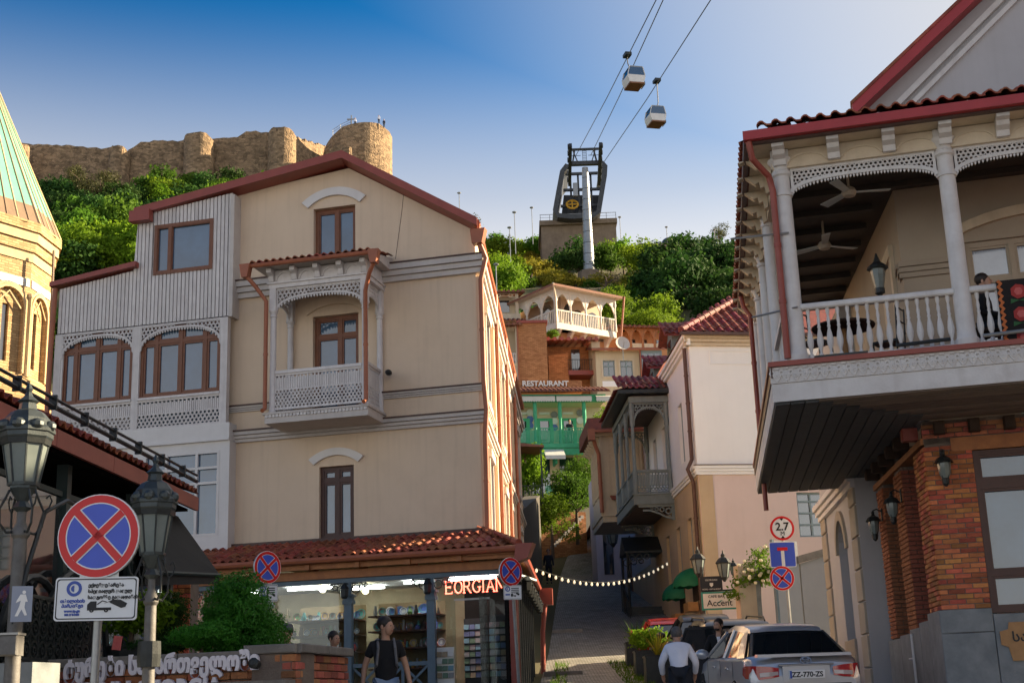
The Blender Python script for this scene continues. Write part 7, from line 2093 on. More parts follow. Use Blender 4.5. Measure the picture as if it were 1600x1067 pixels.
part('back_panel', MB().prism([Lz(876, 344), Lz(933, 344), Lz(940, 290), Lz(882, 290)], 5, 5.3), MT['steel'], st)
c_ = Lz(892, 324)
part('drive_wheel', MB().lathe([(1.25, -.2), (1.6, -.2), (1.7, 0), (1.6, .2), (1.25, .2), (1.25, -.2)], (0, 0, 0), 18, cap=False).box(-1.3, 1.3, -.15, .15, -.12, .12).box(-.15, .15, -1.3, 1.3, -.11, .11), MT['yellowmetal'], st, rel=T(c_[0] + .2, -1.4, c_[1]) @ RX(R(62)) @ SC(.75, .75, .75))
part('hanging_box', MB().box(Lz(895, 300)[0], Lz(902, 300)[0], -2, -1.2, Lz(895, 312)[1], Lz(895, 292)[1]), MT['steelpale'], st)
# cables
CT = b0 + hd + Vector((0, 0, 0))
def cable(a, Ya, b, Yb, lab):
 p, q = at(*a, Ya), at(*b, Yb)
 m_ = (p + q) / 2 - Vector((0, 0, .6))
 return solo('cable', MB().tube([p, m_ * .5 + (p * .5 + q * .5) * .5, q], .055, 6, cap=False), MT['iron'], lab, 'cable'), p, q
_, c1a, c1b = cable((900, 243), PY, (1038, -25), 105, 'dark steel haul cable passing the upper gondola')
_, c2a, c2b = cable((923, 243), PY, (1050, -30), 105, 'thin dark cable running between the two gondola cables')
_, c3a, c3b = cable((944, 253), PY, (1130, -30), 105, 'dark steel cable carrying the lower gondola')
MT['cabwhite'] = mat('white_cabin_paint', (.66, .65, .64), (.58, .57, .56), 2, .4, .03)
MT['cabfloor'] = mat('brown_cabin_floor', (.22, .10, .05), (.17, .075, .04), 3, .6, .05)
def gondola(px, py, Y, lab, grip):
 p = at(px, py, Y)
 yaw = R(14)
 o = thing('gondola', lab, 'gondola', Matrix.Translation(p) @ RZ(yaw))
 sil = [(-.78, -.95), (.78, -.95), (.98, -.25), (.98, .0), (.72, .98), (-.72, .98), (-.98, .0), (-.98, -.25)]
 part('cabin_shell', MB().prism([(-.80, -.85), (.80, -.85), (.98, -.25), (.98, -.02), (-.98, -.02), (-.98, -.25)], -1.0, 1.0), MT['cabwhite'], o)
 part('window_band', MB().prism([(-.95, -.018), (.95, -.018), (.72, .88), (-.72, .88)], -.96, .96), MT['panedark'], o)
 part('roof', MB().prism([(-.78, .88), (.78, .88), (.66, 1.0), (-.66, 1.0)], -.98, .98), MT['steelpale'], o)
 part('floor', MB().box(-.80, .80, -1.0, 1.0, -1.02, -.855), MT['cabfloor'], o)
 for sx in (-1, 1):
  for sy in (-.985, .985):
   part('corner_pillar', MB().tube([(sx * .97, sy, -.02), (sx * .74, sy, .95)], .05, 5), MT['cabwhite'], o)
 part('side_rack', MB().box(.98, 1.06, -.6, .6, -.9, -.55), MT['steel'], o)
 g = (o.matrix_basis.inverted() @ grip)
 part('hanger', MB().tube([(0, 0, 1.0), (0, 0, 1.25), (g.x * .8, g.y * .6, 1.45), (g.x, g.y, 1.8), (g.x, g.y, g.z)], .06, 6), MT['steel'], o)
 part('grip', MB().box(g.x - .35, g.x + .35, g.y - .5, g.y + .5, g.z - .1, g.z + .25), MT['iron'], o)
def on_line(a, b, px):
 best = min((abs((800 + F_PX * ((a + (b - a) * t - CAM).dot(_r)) / ((a + (b - a) * t - CAM).dot(_f))) - px), t) for t in [i / 400 for i in range(401)])
 return a + (b - a) * best[1]
g1 = on_line(c1a, c1b, 980); gondola(990, 123, g1.y, 'white gondola with brown floor on the upper cable', g1)
g2 = on_line(c3a, c3b, 1026); gondola(1024, 183, g2.y, 'smaller white gondola with brown floor on the lower cable', g2)
# promenade on the crest
p0 = at(1015, 392, 255); p1 = at(1180, 392, 258)
Fp = Fac(p0.x, p0.y, p1.x - p0.x, p1.y - p0.y, gz(255))
pw = solo('promenade_wall', MB().box(-2, 30, 0, 2, -3, Fp.L(1080, 381)[1]), MT['concrete'], 'brown parapet wall of the hilltop promenade', 'wall', Fp.M)
q = at(1046, 381, 258)
solo('blue_dome', MB().lathe([(1.6, 0), (1.55, .4), (1.3, .8), (.8, 1.15), (.2, 1.3)], (0, 0, 0), 14), flat('dome_blue', (.06, .07, .16)), 'small dark blue domed kiosk roof on the promenade', 'kiosk', Matrix.Translation(q), smooth=True)
for i, (px, py, Y, h) in enumerate(((718, 330, 215, 4), (805, 372, 190, 5), (832, 360, 215, 5), (970, 372, 235, 5), (1043, 382, 256, 4.5), (1118, 386, 256, 4.5), (797, 385, 185, 3.5), (776, 450, 150, 3.5), (905, 398, 225, 4))):
 p = at(px, py, Y)
 o = thing('hill_lamp', 'thin grey park lamp post on the hillside path', 'lamp', Matrix.Translation(p), 'park lamps on the hill')
 part('post', MB().tube([(0, 0, -2.5), (0, 0, h * .8)], .07, 6), MT['steelpale'], o)
 part('head', MB().lathe([(.1, -.1), (.3, .0), (.35, .12), (.1, .25)], (0, 0, h * .8), 8), MT['steelpale'], o)
# ------------------------------------------------------------------ church drum (far left)
CY = 44.0
cA = at(-66, 450, CY)
def church_mat():
 m = brickwall_mat('pale_church_brick', (.54, .38, .20), (.44, .30, .15), 1.0)
 return m
MT['church'] = church_mat()
MT['churchtrim'] = mat('pale_church_stone', (.52, .39, .22), (.43, .31, .17), 4, .85, .3, 40)
MT['copper'] = mat('green_copper_roof', (.13, .40, .29), (.10, .32, .23), 1.2, .5, .1, 20, patch=.4, patch_c=(.20, .42, .30), patch_s=1.5)
MT['copperbrown'] = mat('brown_copper_edge', (.20, .13, .08), (.14, .09, .055), 3, .6, .2, 20)
MT['bluetile'] = mat('pale_blue_tiles', (.36, .40, .50), (.50, .42, .30), 9, .5, .2, 20)
KZ = CY / F_PX
Rd = 146 * KZ; Rr = 157 * KZ
FCh = Fac(cA.x, CY, 1, 0)
zz_ = lambda py: FCh.L(-66, py)[1]
zBot, zc0, zEave = -1.0, zz_(430), zz_(372)
ch = thing('church_drum', 'pale brick church drum with green ribbed conical roof', 'church', FCh.M)
NS = 12
for k in range(NS):
 a0 = R(10.5 + 30 * k); a1 = a0 + R(30); am = (a0 + a1) / 2
 # angle measured from -y towards +x
 pos = lambda a, r_: Vector((math.sin(a) * r_, -math.cos(a) * r_, 0))
 p0, p1 = pos(a0, Rd), pos(a1, Rd)
 d = (p1 - p0).normalized(); w = (p1 - p0).length
 Mf = FCh.M @ Matrix(((d.x, -d.y, 0, p0.x), (d.y, d.x, 0, p0.y), (0, 0, 1, 0), (0, 0, 0, 1)))
 zA = zz_(600); zS = zz_(500)
 mk = lambda hw: [(w / 2 - hw, zA), (w / 2 + hw, zA)] + [(w / 2 + hw * math.cos(PI * t / 10), zS + hw * math.sin(PI * t / 10)) for t in range(11)]
 hole = mk(w * .36)
 mb = MB().wall([(0, zBot), (w, zBot), (w, zc0), (0, zc0)], [hole], 0, .16)
 part('drum_facet', mb, MT['church'], ch, Mf)
 mb = MB(); mb.wall(mk(w * .355), [[(w / 2 - .13, zA + .35), (w / 2 + .13, zA + .35), (w / 2 + .13, zS + .05), (w / 2 - .13, zS + .05)]], .14, .12); part('niche_back', mb, MT['church'], ch, Mf)
 part('slit_window', MB().box(w / 2 - .13, w / 2 + .13, .24, .26, zA + .35, zS + .05), MT['panedark'], ch, Mf)
 for hw, dd in ((w * .40, .06), (w * .47, .03)):
  q = mk(hw); mb = MB().strip(q[1:] + [q[0]], .09, -dd, .01); part('arch_moulding', mb, MT['churchtrim'], ch, Mf)
 part('corner_shaft', MB().lathe([(.10, zA - .1), (.07, zA), (.07, zS + .3), (.12, zS + .38), (.09, zS + .5)], (0, -.03, 0), 8), MT['churchtrim'], ch, Mf, smooth=True)
 part('tile_band', MB().box(.05, w - .05, -.03, .0, zz_(468), zz_(456)), MT['bluetile'], ch, Mf)
 mb = MB()
 zq = zz_(492)
 for s_ in range(2):
  mb.strip([(w * .2, zq - .25), (w * .5, zq + .28), (w * .8, zq - .25)] if s_ else [(w * .1, zq + .2), (w * .25, zq - .1)], .05, -.03, .0)
 part('zigzag_brick', mb, MT['churchtrim'], ch, Mf)
 # corbelled cornice
 for i in range(4):
  ex = .05 + .075 * i; za = zc0 + (zEave - zc0) * i / 4; zb_ = zc0 + (zEave - zc0) * (i + 1) / 4
  part('cornice_course', MB().prism([(-ex * .27, za), (w + ex * .27, za), (w + ex * .27, zb_ - .01), (-ex * .27, zb_ - .01)], -ex, .3), MT['church'] if i % 2 else MT['churchtrim'], ch, Mf)
 # roof panel with seams
 zApex = zz_(60)
 e0, e1 = pos(a0, Rr), pos(a1, Rr)
 ez = zEave
 apex = Vector((0, 0, zApex))
 fr = .09
 lo0, lo1 = e0 + Vector((0, 0, ez)), e1 + Vector((0, 0, ez))
 m0, m1 = lo0.lerp(apex, fr), lo1.lerp(apex, fr)
 part('roof_panel', MB().add([m0, m1, apex], [(0, 1, 2)]), MT['copper'], ch)
 part('roof_edge_panel', MB().add([lo0, lo1, m1, m0, lo0 - Vector((0, 0, .1)), lo1 - Vector((0, 0, .1))], [(0, 1, 2, 3), (4, 5, 1, 0)]), MT['copperbrown'], ch)
 for s_ in range(4):
  b_ = lo0.lerp(lo1, s_ / 4); part('roof_seam', MB().tube([b_, b_.lerp(apex, .97)], [.05 if s_ == 0 else .032, .02], 5), MT['copperbrown'] if s_ % 2 else MT['churchtrim'], ch)
part('eave_soffit', MB().lathe([(Rd, zEave - .11), (Rr, zEave - .10)], (0, 0, 0), 12, cap=False), MT['copperbrown'], ch)
part('lower_body', MB().lathe([(Rd + .25, -6), (Rd + .25, zz_(612)), (Rd + .05, zz_(604))], (0, 0, 0), 12, ph=R(-90 + 10.5)), MT['church'], ch)
q = [at(84, 395, CY - 1), at(81, 470, CY - 1), at(76, 600, CY - 1)]
mb = MB()
for k in range(40):
 p = q[0].lerp(q[1], k / 20) if k < 20 else q[1].lerp(q[2], (k - 20) / 20)
 mb.lathe([(.035, -.08), (.05, 0), (.035, .08)], tuple(p), 5)
solo('rain_chain', mb, MT['copperbrown'], 'rusty rain chain hanging from the church roof edge', 'chain')
# ------------------------------------------------------------------ restaurant pavilion with dark interior
e0, e1 = at(-30, 612, 14.2), at(303, 787, 22)
ez = e1.z
d_ = Vector((e1.x - e0.x, e1.y - e0.y, 0)); FP = Fac(e0.x, e0.y, d_.x, d_.y, gz(17))
PL = d_.length
ez_ = ez - FP.z0
pv = thing('terrace_pavilion', 'dark restaurant pavilion with red tiled eaves and iron railing', 'pavilion', FP.M)
MT['awnblack'] = mat('black_awning_cloth', (.012, .013, .014), (.02, .021, .022), 3, .8, .15)
MT['greenblackmetal'] = mat('green_black_metal', (.022, .040, .040), (.015, .028, .028), 3, .5, .1)
mb = MB().prism([(-.0, ez_ - .05), (4.5, ez_ + 1.7), (4.5, ez_ + 1.85), (0, ez_ + .1)], -PL, 2.0)
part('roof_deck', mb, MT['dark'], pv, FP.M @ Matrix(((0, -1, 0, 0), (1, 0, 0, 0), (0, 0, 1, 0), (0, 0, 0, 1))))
TWp = .22
tmp = tile_mesh(TWp, .42, MT['tile'])
tiles(pv, FP.W(-2, -.06, ez_ + .14), FP.d, FP.M.to_3x3() @ Vector((0, 4.5, 1.75)), int((PL + 2) / TWp), 5, tmp, TWp, .38)
for k in range(5):
 a = -2 + k * (PL + 2) / 5; part('fascia_board', MB().box(a, a + (PL + 2) / 5 - .01, -.08, -.03, ez_ - .12, ez_ + .10), MT['redmetal'], pv)
mb = MB().tube([(-2, -.16, ez_ + .30), (PL - .4, -.16, ez_ + .30)], .03, 6); mb.tube([(-2, -.16, ez_ + .40), (PL - .4, -.16, ez_ + .40)], .02, 6)
for k in range(9): mb.box(-1.5 + k * 1.02, -1.47 + k * 1.02, -.2, -.1, ez_ + .26, ez_ + .44)
part('cable_rail', mb, MT['iron'], pv)
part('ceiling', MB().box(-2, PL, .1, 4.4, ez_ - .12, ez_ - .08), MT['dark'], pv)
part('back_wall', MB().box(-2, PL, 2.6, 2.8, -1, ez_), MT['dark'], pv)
part('end_wall', MB().box(PL - .15, PL, .3, 4, -1, ez_ - .1), MT['brickdark'], pv)
for x in (.6, 3.2, 5.8, PL - .25):
 part('post', MB().box(x - .07, x + .07, .25, .4, -1, ez_ - .12), MT['greenblackmetal'], pv)
for (x0, x1) in ((-1.5, .5), (.7, 3.1), (3.3, 5.7), (5.9, PL - .35)):
 part('glass_panel', MB().box(x0, x1, .32, .335, .6, ez_ - .5), MT['panedark'], pv)
 part('transom', MB().box(x0, x1, .29, .36, ez_ - .55, ez_ - .48), MT['greenblackmetal'], pv)
# arched iron frames seen through
for (cx_, r_, y) in ((2.2, 1.0, .2), (3.4, 1.15, .15)):
 mb = MB(); mb.tube([(cx_ - r_ * math.cos(PI * t / 14), y, 1.3 + r_ * 1.1 * math.sin(PI * t / 14)) for t in range(15)], .05, 6)
 mb.tube([(cx_ - r_, y, 1.3), (cx_ - r_, y, -.5)], .05, 6); mb.tube([(cx_ + r_, y, 1.3), (cx_ + r_, y, -.5)], .05, 6)
 part('arched_frame', mb, MT['iron'], pv)
# ornate railing
ra, rb = FP.L(35, 975, .25)[0], FP.L(140, 985, .25)[0]
ra, rb = min(ra, rb), max(ra, rb)
zr0, zr1 = FP.L(90, 1035, .25)[1], FP.L(90, 935, .25)[1]
rlg = MB(); rlg.box(ra, rb, -.27, -.23, zr1 - .04, zr1); rlg.box(ra, rb, -.27, -.23, zr0, zr0 + .04)
nR = 9; w = (rb - ra) / nR; h3 = (zr1 - zr0) / 3
for k in range(nR):
 for r_ in range(3):
  rlg.ring(ra + (k + .5) * w, zr0 + (r_ + .5) * h3, min(w, h3) * .52, min(w, h3) * .40, -.26, -.24, 10)
  rlg.ring(ra + (k + .5) * w, zr0 + (r_ + .5) * h3, min(w, h3) * .22, min(w, h3) * .12, -.265, -.235, 8)
 rlg.box(ra + k * w - .012, ra + k * w + .012, -.26, -.24, zr0, zr1)
part('iron_railing', rlg, MT['iron'], pv)
part('railing_backing', MB().box(ra, rb, -.20, -.18, zr0, zr1), MT['greenblackmetal'], pv)
# small bulbs on a string under the eaves
bl = thing('bulb_string', 'string of small pale bulbs under the dark pavilion eaves', 'string lights', FP.M)
pts = [(2.0 + k * .3, .5, ez_ - .42 - .10 * math.sin(PI * k / 12)) for k in range(13)]
part('wire', MB().tube(pts, .006, 4), MT['iron'], bl)
bm = MB().lathe([(.012, 0), (.03, -.03), (.035, -.06), (.02, -.09)], (0, 0, 0), 7).mesh('bulb', MT['frost'])
for p in pts: link('bulb', bm, bl, T(*p))
# black awning at the end of the pavilion
aw = thing('black_awning', 'black sloping awning with pale valance bar at the pavilion end', 'awning', Matrix.Translation(at(285, 850, 21)))
A_, B_ = at(262, 808, 22.2), at(290, 800, 20.6)
C_, D_ = at(342, 898, 20.6), at(225, 893, 19.4)
mb = MB().add([at(200, 790, 20.0), at(278, 806, 22.0), at(343, 897, 21.3), at(226, 892, 18.8)], [(0, 1, 2, 3)])
mb.add([at(226, 892, 18.8), at(343, 897, 21.3), at(343, 912, 21.3), at(226, 914, 18.8)], [(0, 1, 2, 3)])
mb.add([at(278, 806, 22.0), at(343, 897, 21.3), at(343, 912, 21.3), at(278, 912, 22.0)], [(0, 1, 2, 3)])
part('cloth', mb, MT['awnblack'], aw, Matrix())
part('front_bar', MB().tube([at(226, 893, 18.75), at(343, 898, 21.25)], .03, 6), MT['greenblackmetal'], aw, Matrix())
part('arm', MB().tube([at(233, 886, 19.0), at(272, 897, 20.5)], .03, 6), MT['galv'], aw, Matrix())
# brick pier and lantern post beside the awning
bp_ = at(255, 1000, 22.5)
Fb_ = Fac(bp_.x, bp_.y, 1, 0, gz(22))
pr = thing('brick_pier', 'reddish brick pier at the shop corner behind the shrubs', 'pier', Fb_.M)
part('core', MB().box(-.42, .42, .03, .6, -.3, 2.9), MT['mortar'], pr)
bricks(pr, Fb_.M, -.42, .42, 0.6, 2.85, MT['brick'], .24, .07)
# ------------------------------------------------------------------ terrace wall with lettering
tw_c = at(462, 1005, 15)
FTW = Fac(tw_c.x, tw_c.y, .966, -.259, gz(14) - .2)
tw = thing('terrace_wall', 'low brick terrace wall with grey stone coping and Georgian lettering', 'wall', FTW.M)
zt_ = tw_c.z - FTW.z0
xl_ = FTW.L(-20, 1045)[0]
xs_ = FTW.L(388, 1012)[0]; zlow = FTW.L(300, 1020)[1]
part('core', MB().box(xl_, xs_, .03, .5, -.3, zlow - .1), MT['mortar'], tw)
part('core', MB().box(xs_, 0, .03, .5, -.3, zt_ - .1), MT['mortar'], tw)
bricks(tw, FTW.M, max(xl_, -3.0), xs_, zlow - .56, zlow - .1, MT['brickdark'], .25, .075)
bricks(tw, FTW.M, xs_, 0, zt_ - .62, zt_ - .1, MT['brickdark'], .25, .075)
for k in range(4):
 a = xl_ + (xs_ - xl_) * k / 4; part('coping_stone', MB().bbox(a, a + (xs_ - xl_) / 4 - .01, -.07, .6, zlow - .095, zlow, .012), MT['coping'], tw)
part('coping_stone', MB().bbox(xs_, .02, -.07, .6, zt_ - .095, zt_, .012), MT['coping'], tw)
FT2 = Fac(tw_c.x, tw_c.y, .18, .984, FTW.z0)
part('core', MB().box(0, 1.85, .03, .5, -.3, zt_ - .1), MT['mortar'], tw, FT2.M)
bricks(tw, FT2.M, 0, 1.85, zt_ - .62, zt_ - .1, MT['brickdark'], .25, .075)
for k in range(2): part('coping_stone', MB().bbox(k * .95, k * .95 + .94, -.07, .6, zt_ - .095, zt_ + .004, .012), MT['coping'], tw, FT2.M)
part('step_ledge', MB().box(-.9, -.0, -.28, .0, zt_ - .46, zt_ - .38), MT['coping'], tw)
part('spot_lamp', MB().lathe([(.05, 0), (.06, .10), (.03, .12)], (0, 0, 0), 10), MT['iron'], tw, rel=T(FTW.L(405, 1038, .15)[0], -.2, FTW.L(405, 1038, .15)[1]) @ RX(R(80)))
MT['letterpale'] = flat('pale_lilac_letters', (.74, .72, .80), .5)
def fit(s_, pxa, pya, pxb, m, ext, off, bold):
 me = text_me(s_, 1.0, 1.0, m, 0, 'LEFT')
 w0 = max(v.co.x for v in me.vertices) - min(v.co.x for v in me.vertices)
 a, b = FTW.L(pxa, pya, off), FTW.L(pxb, pya, off)
 sz = (b[0] - a[0]) / w0
 me = text_me(s_, sz, ext, m, bold, 'LEFT')
 return me, a
lt = thing('wall_lettering', 'raised pale Georgian letters along the brick terrace wall', 'sign', FTW.M)
me, a = fit('ტურები საქართველოში', 100, 1056, 402, MT['letterpale'], .02, .07, .012); zl_ = FTW.L(250, 1050, .07)[1]
part('lettering', me, None, lt, rel=T(a[0], -.07, zl_) @ TX @ SC(1, 1.3, 1))
lt2 = thing('wall_lettering', 'raised pale Latin capitals below the Georgian letters on the terrace wall', 'sign', FTW.M)
me, a = fit('TOURS IN GEORGIA', 70, 1085, 345, MT['letterpale'], .02, .07, .010); zl_ = FTW.L(250, 1084, .07)[1]
part('lettering', me, None, lt2, rel=T(a[0], -.07, zl_ - .05) @ TX @ SC(1, 1.2, 1))
# grey stone ledge at the far left
lg = at(60, 1040, 13)
part('stone_ledge', MB().box(-1.4, -.05, -.02, .5, -.2, .46), MT['stonegrey'], tw, Matrix.Translation((lg.x, lg.y, lg.z - .42)) @ RZ(R(-10)))
# ------------------------------------------------------------------ shrubs on the terrace
def shrub(name, label, px, py, Y, w_, h_, m, n, leaf, lob, seed, asp=.35, cone=False):
 p = at(px, py, Y)
 rg = random.Random(seed); L_ = []
 if cone:
  for k in range(lob):
   z = h_ * (k + .5) / lob; r_ = w_ * (1.05 - .58 * (z / h_) ** 4)
   for q in range(4):
    a = rg.uniform(0, 6.28); L_.append((math.cos(a) * r_ * .45, math.sin(a) * r_ * .45, z, r_ * .62, 1.0))
 else:
  for k in range(lob):
   a = rg.uniform(0, 6.28); q = rg.random() ** .5 * w_ * .65
   L_.append((math.cos(a) * q, math.sin(a) * q, h_ * rg.uniform(.3, .72), w_ * rg.uniform(.3, .45), h_ / w_ * .7))
 o = thing(name, label, 'bush', Matrix.Translation(p))
 link('foliage', leaf_cloud(seed, n, L_, leaf, m, 'foliage', clump=14, inner=.6, asp=asp), o)
 part('stem', MB().tube([(0, 0, -.5), (0, 0, h_ * .6)], [.05, .02], 6), MT['bark'], o)
 return o
shrub('thuja_bush', 'tall rounded bright green thuja behind the lettered wall', 372, 1016, 17, .46, .86, MT['thuja'], 30000, .024, 7, 3, cone=True)
shrub('spreading_shrub', 'low spreading dark green conifer shrub beside the thuja', 315, 1022, 16.6, .52, .40, MT['thuja'], 14000, .022, 12, 4)
shrub('juniper_bush', 'feathery blue-green juniper beside the black lamp post', 262, 1012, 18, .34, .75, MT['leafdark'], 7000, .024, 9, 5)
shrub('potted_shrub', 'green and yellow leafy shrub in a dark pot by the arched frame', 205, 1000, 17, .42, .62, MT['leafbright'], 2600, .045, 9, 6, asp=.5)
shrub('low_shrub', 'low blue-green ground shrub along the terrace wall', 240, 1022, 17, .5, .22, MT['leafdark'], 4000, .022, 9, 8)
shrub('side_thuja', 'smaller green thuja at the end of the terrace wall', 425, 1014, 17.5, .24, .42, MT['thuja'], 4000, .022, 5, 9, cone=True)
q = at(205, 1015, 17); solo('dark_pot', MB().lathe([(.22, -.4), (.3, 0), (.32, .05), (.28, .05)], (0, 0, 0), 14), MT['iron'], 'dark round plant pot under the yellow-green shrub', 'pot', Matrix.Translation(q))
q = at(181, 1015, 16); solo('red_menu_card', MB().bbox(-.05, .05, -.01, .01, 0, .16, .004), MT['carpetpink'], 'small pink card standing on the terrace ledge', 'card', Matrix.Translation(q) @ RY(R(8)))
# ------------------------------------------------------------------ street lamps (foreground)
def big_lamp(px, pytop, pybot, Y, lab, ws=1.0):
 SW = SC(ws, ws, 1)
 top = at(px, pytop, Y); bot = at(px, pybot, Y)
 H_ = (top.z - bot.z)          # lantern height, finial to scroll ring
 base = at(px - 12, 1000, Y)
 zg = gz(Y)
 o = thing('street_lamp', lab, 'street lamp', Matrix.Translation((bot.x, Y, zg)))
 z0 = bot.z - zg
 s_ = H_ / 1.15
 part('pole', MB().lathe([(.16, 0), (.16, .25), (.10, .32), (.085, 1.0), (.075, z0 - .25), (.10, z0 - .22), (.10, z0 - .18), (.05, z0 - .1), (.05, z0 + .02 * s_)], (0, 0, 0), 12), MT['polemetal'], o, rel=SW, smooth=True)
 part('collar', MB().lathe([(.05, 0), (.11, .04), (.06, .10), (.12, .18), (.15, .22), (.15, .26)], (0, 0, z0), 8), MT['lampgrey'], o, rel=SW)
 part('glass', MB().lathe([(.155, 0), (.245, .42)], (0, 0, z0 + .27 * s_), 8, ph=PI / 8), MT['frost'], o, rel=SW)
 mb = MB()
 for k in range(8):
  a = PI / 8 + k * PI / 4
  mb.tube([(.16 * math.cos(a), .16 * math.sin(a), z0 + .27 * s_), (.25 * math.cos(a), .25 * math.sin(a), z0 + .27 * s_ + .42)], .012, 4)
 mb.lathe([(.17, 0), (.175, .03), (.15, .03)], (0, 0, z0 + .25 * s_), 8, ph=PI / 8)
 part('cage', mb, MT['lampgrey'], o, rel=SW)
 zc = z0 + .27 * s_ + .42
 cap = MB().lathe([(.27, 0), (.29, .02), (.29, .06), (.31, .07), (.31, .10), (.27, .13), (.25, .20), (.18, .27), (.10, .30), (.09, .36), (.12, .38), (.05, .43), (.03, .47), (.045, .50), (.012, .56)], (0, 0, zc), 8, ph=PI / 8)
 part('cap', cap, MT['lampgrey'], o, rel=SW)
 for k in range(8):
  a = k * PI / 4
  part('cap_lobe', MB().ball((.255 * math.cos(a), .255 * math.sin(a), zc + .13), .075, .075, .055, 8, 5), MT['lampgrey'], o, rel=SW, smooth=True)
 part('fretted_band', MB().lathe([(.262, -.05), (.275, .0)], (0, 0, zc), 8, ph=PI / 8), MT['iron'], o, rel=SW)
 for k in range(4):
  a = PI / 4 + k * PI / 2
  pts = [(.05, z0 - .18), (.16, z0 - .20), (.24, z0 - .12), (.25, z0 + .02), (.19, z0 + .12), (.15, z0 + .2)]
  sp = [(.25, z0 + .02), (.31, z0 + .06), (.34, z0 + .13), (.31, z0 + .18), (.27, z0 + .15)]
  mb = MB().tube([(r_ * math.cos(a), r_ * math.sin(a), z) for r_, z in pts], .014, 5); mb.tube([(r_ * math.cos(a), r_ * math.sin(a), z) for r_, z in sp], .010, 5)
  part('scroll', mb, MT['iron'], o, rel=SW)
 return o
lm1 = big_lamp(34, 618, 800, 12.6, 'large grey street lamp carrying the small pedestrian sign', .86)
lm2 = big_lamp(237, 738, 905, 13.2, 'grey street lamp between the round traffic sign and the thuja', .74)
# arched cable and clamp on the near lamp
q = at(22, 800, 12.6)
mb = MB(); pts = [at(20, 975, 12.55), at(45, 880, 12.6), at(70, 800, 12.8), at(105, 782, 13.2), at(120, 790, 13.5)]
mb.tube(pts, .022, 6); solo('hose_arch', mb, MT['iron'], 'black arched hose running up from the near street lamp', 'hose', smooth=True)
q = at(15, 1010, 12.4); bx_ = thing('clamp_box', 'dark clamp box strapped low on the near street lamp', 'box', Matrix.Translation(q))
part('box', MB().bbox(-.14, .10, -.10, .08, -.08, .10, .01), MT['polemetal'], bx_)
part('band', MB().box(-.15, .11, -.11, .09, .10, .12), MT['galv'], bx_)
for zz in (.95, .6): pass
q = at(237, 1020, 13.0); solo('sign_wrap', MB().lathe([(.11, -.12), (.115, 0), (.11, .12)], (0, 0, 0), 12), MT['iron'], 'black sleeve wrapped low on the second lamp pole', 'sleeve', Matrix.Translation((lm2.location.x, lm2.location.y, q.z)))
# ------------------------------------------------------------------ traffic signs
MT['signblue'] = flat('sign_blue', (.06, .11, .60), .35)
MT['signred'] = flat('sign_red', (.70, .014, .018), .35)
MT['signw'] = flat('sign_white', (.82, .82, .82), .35)
MT['signback'] = MT['galv']
MT['bluetext'] = flat('blue_print', (.04, .09, .40), .4)
def disc(mb, r0, r1, y0, y1, n=40): return mb.ring(0, 0, r1, r0, y0, y1, n) if r0 else mb.lathe([(0.001, -y1), (r1, -y1), (r1, -y0), (0.001, -y0)], (0, 0, 0), n, Matrix(((1, 0, 0, 0), (0, 0, -1, 0), (0, 1, 0, 0), (0, 0, 0, 1))))
def no_stop(o, M_, r_, tilt=0):
 K = RY(tilt)
 part('sign_back', MB().lathe([(0.001, 0), (r_, 0), (r_, .02), (0.001, .02)], (0, 0, 0), 40), MT['signback'], o, rel=M_ @ RX(R(90)) @ T(0, 0, -.03))
 part('red_ring', disc(MB(), r_ * .80, r_ * .975, -.008, .008), MT['signred'], o, rel=M_ @ K)
 part('white_rim', disc(MB(), r_ * .975, r_, -.006, .008), MT['signw'], o, rel=M_)
 part('white_line', disc(MB(), r_ * .77, r_ * .80, -.007, .008), MT['signw'], o, rel=M_)
 mb = MB().lathe([(0.001, 0), (r_ * .77, 0), (r_ * .77, .006), (0.001, .006)], (0, 0, 0), 40); part('blue_field', mb, MT['signblue'], o, rel=M_ @ RX(R(90)))
 for a in (R(45), R(-45)):
  part('red_bar', MB().box(-r_ * .79, r_ * .79, -.014, -.007, -r_ * .085, r_ * .085), MT['signred'], o, rel=M_ @ K @ RY(a))
  for s_ in (-1, 1): part('bar_line', MB().box(-r_ * .77, r_ * .77, -.010, -.006, s_ * r_ * .10 - r_ * .015, s_ * r_ * .10 + r_ * .015), MT['signw'], o, rel=M_ @ K @ RY(a))
def rrect(w, h, r_, n=5):
 out = []
 for (cx_, cz_, a0) in ((w - r_, -h + r_, -90), (w - r_, h - r_, 0), (-w + r_, h - r_, 90), (-w + r_, -h + r_, 180)):
  out += [(cx_ + r_ * math.cos(R(a0 + 90 * k / n)), cz_ + r_ * math.sin(R(a0 + 90 * k / n))) for k in range(n + 1)]
 return out
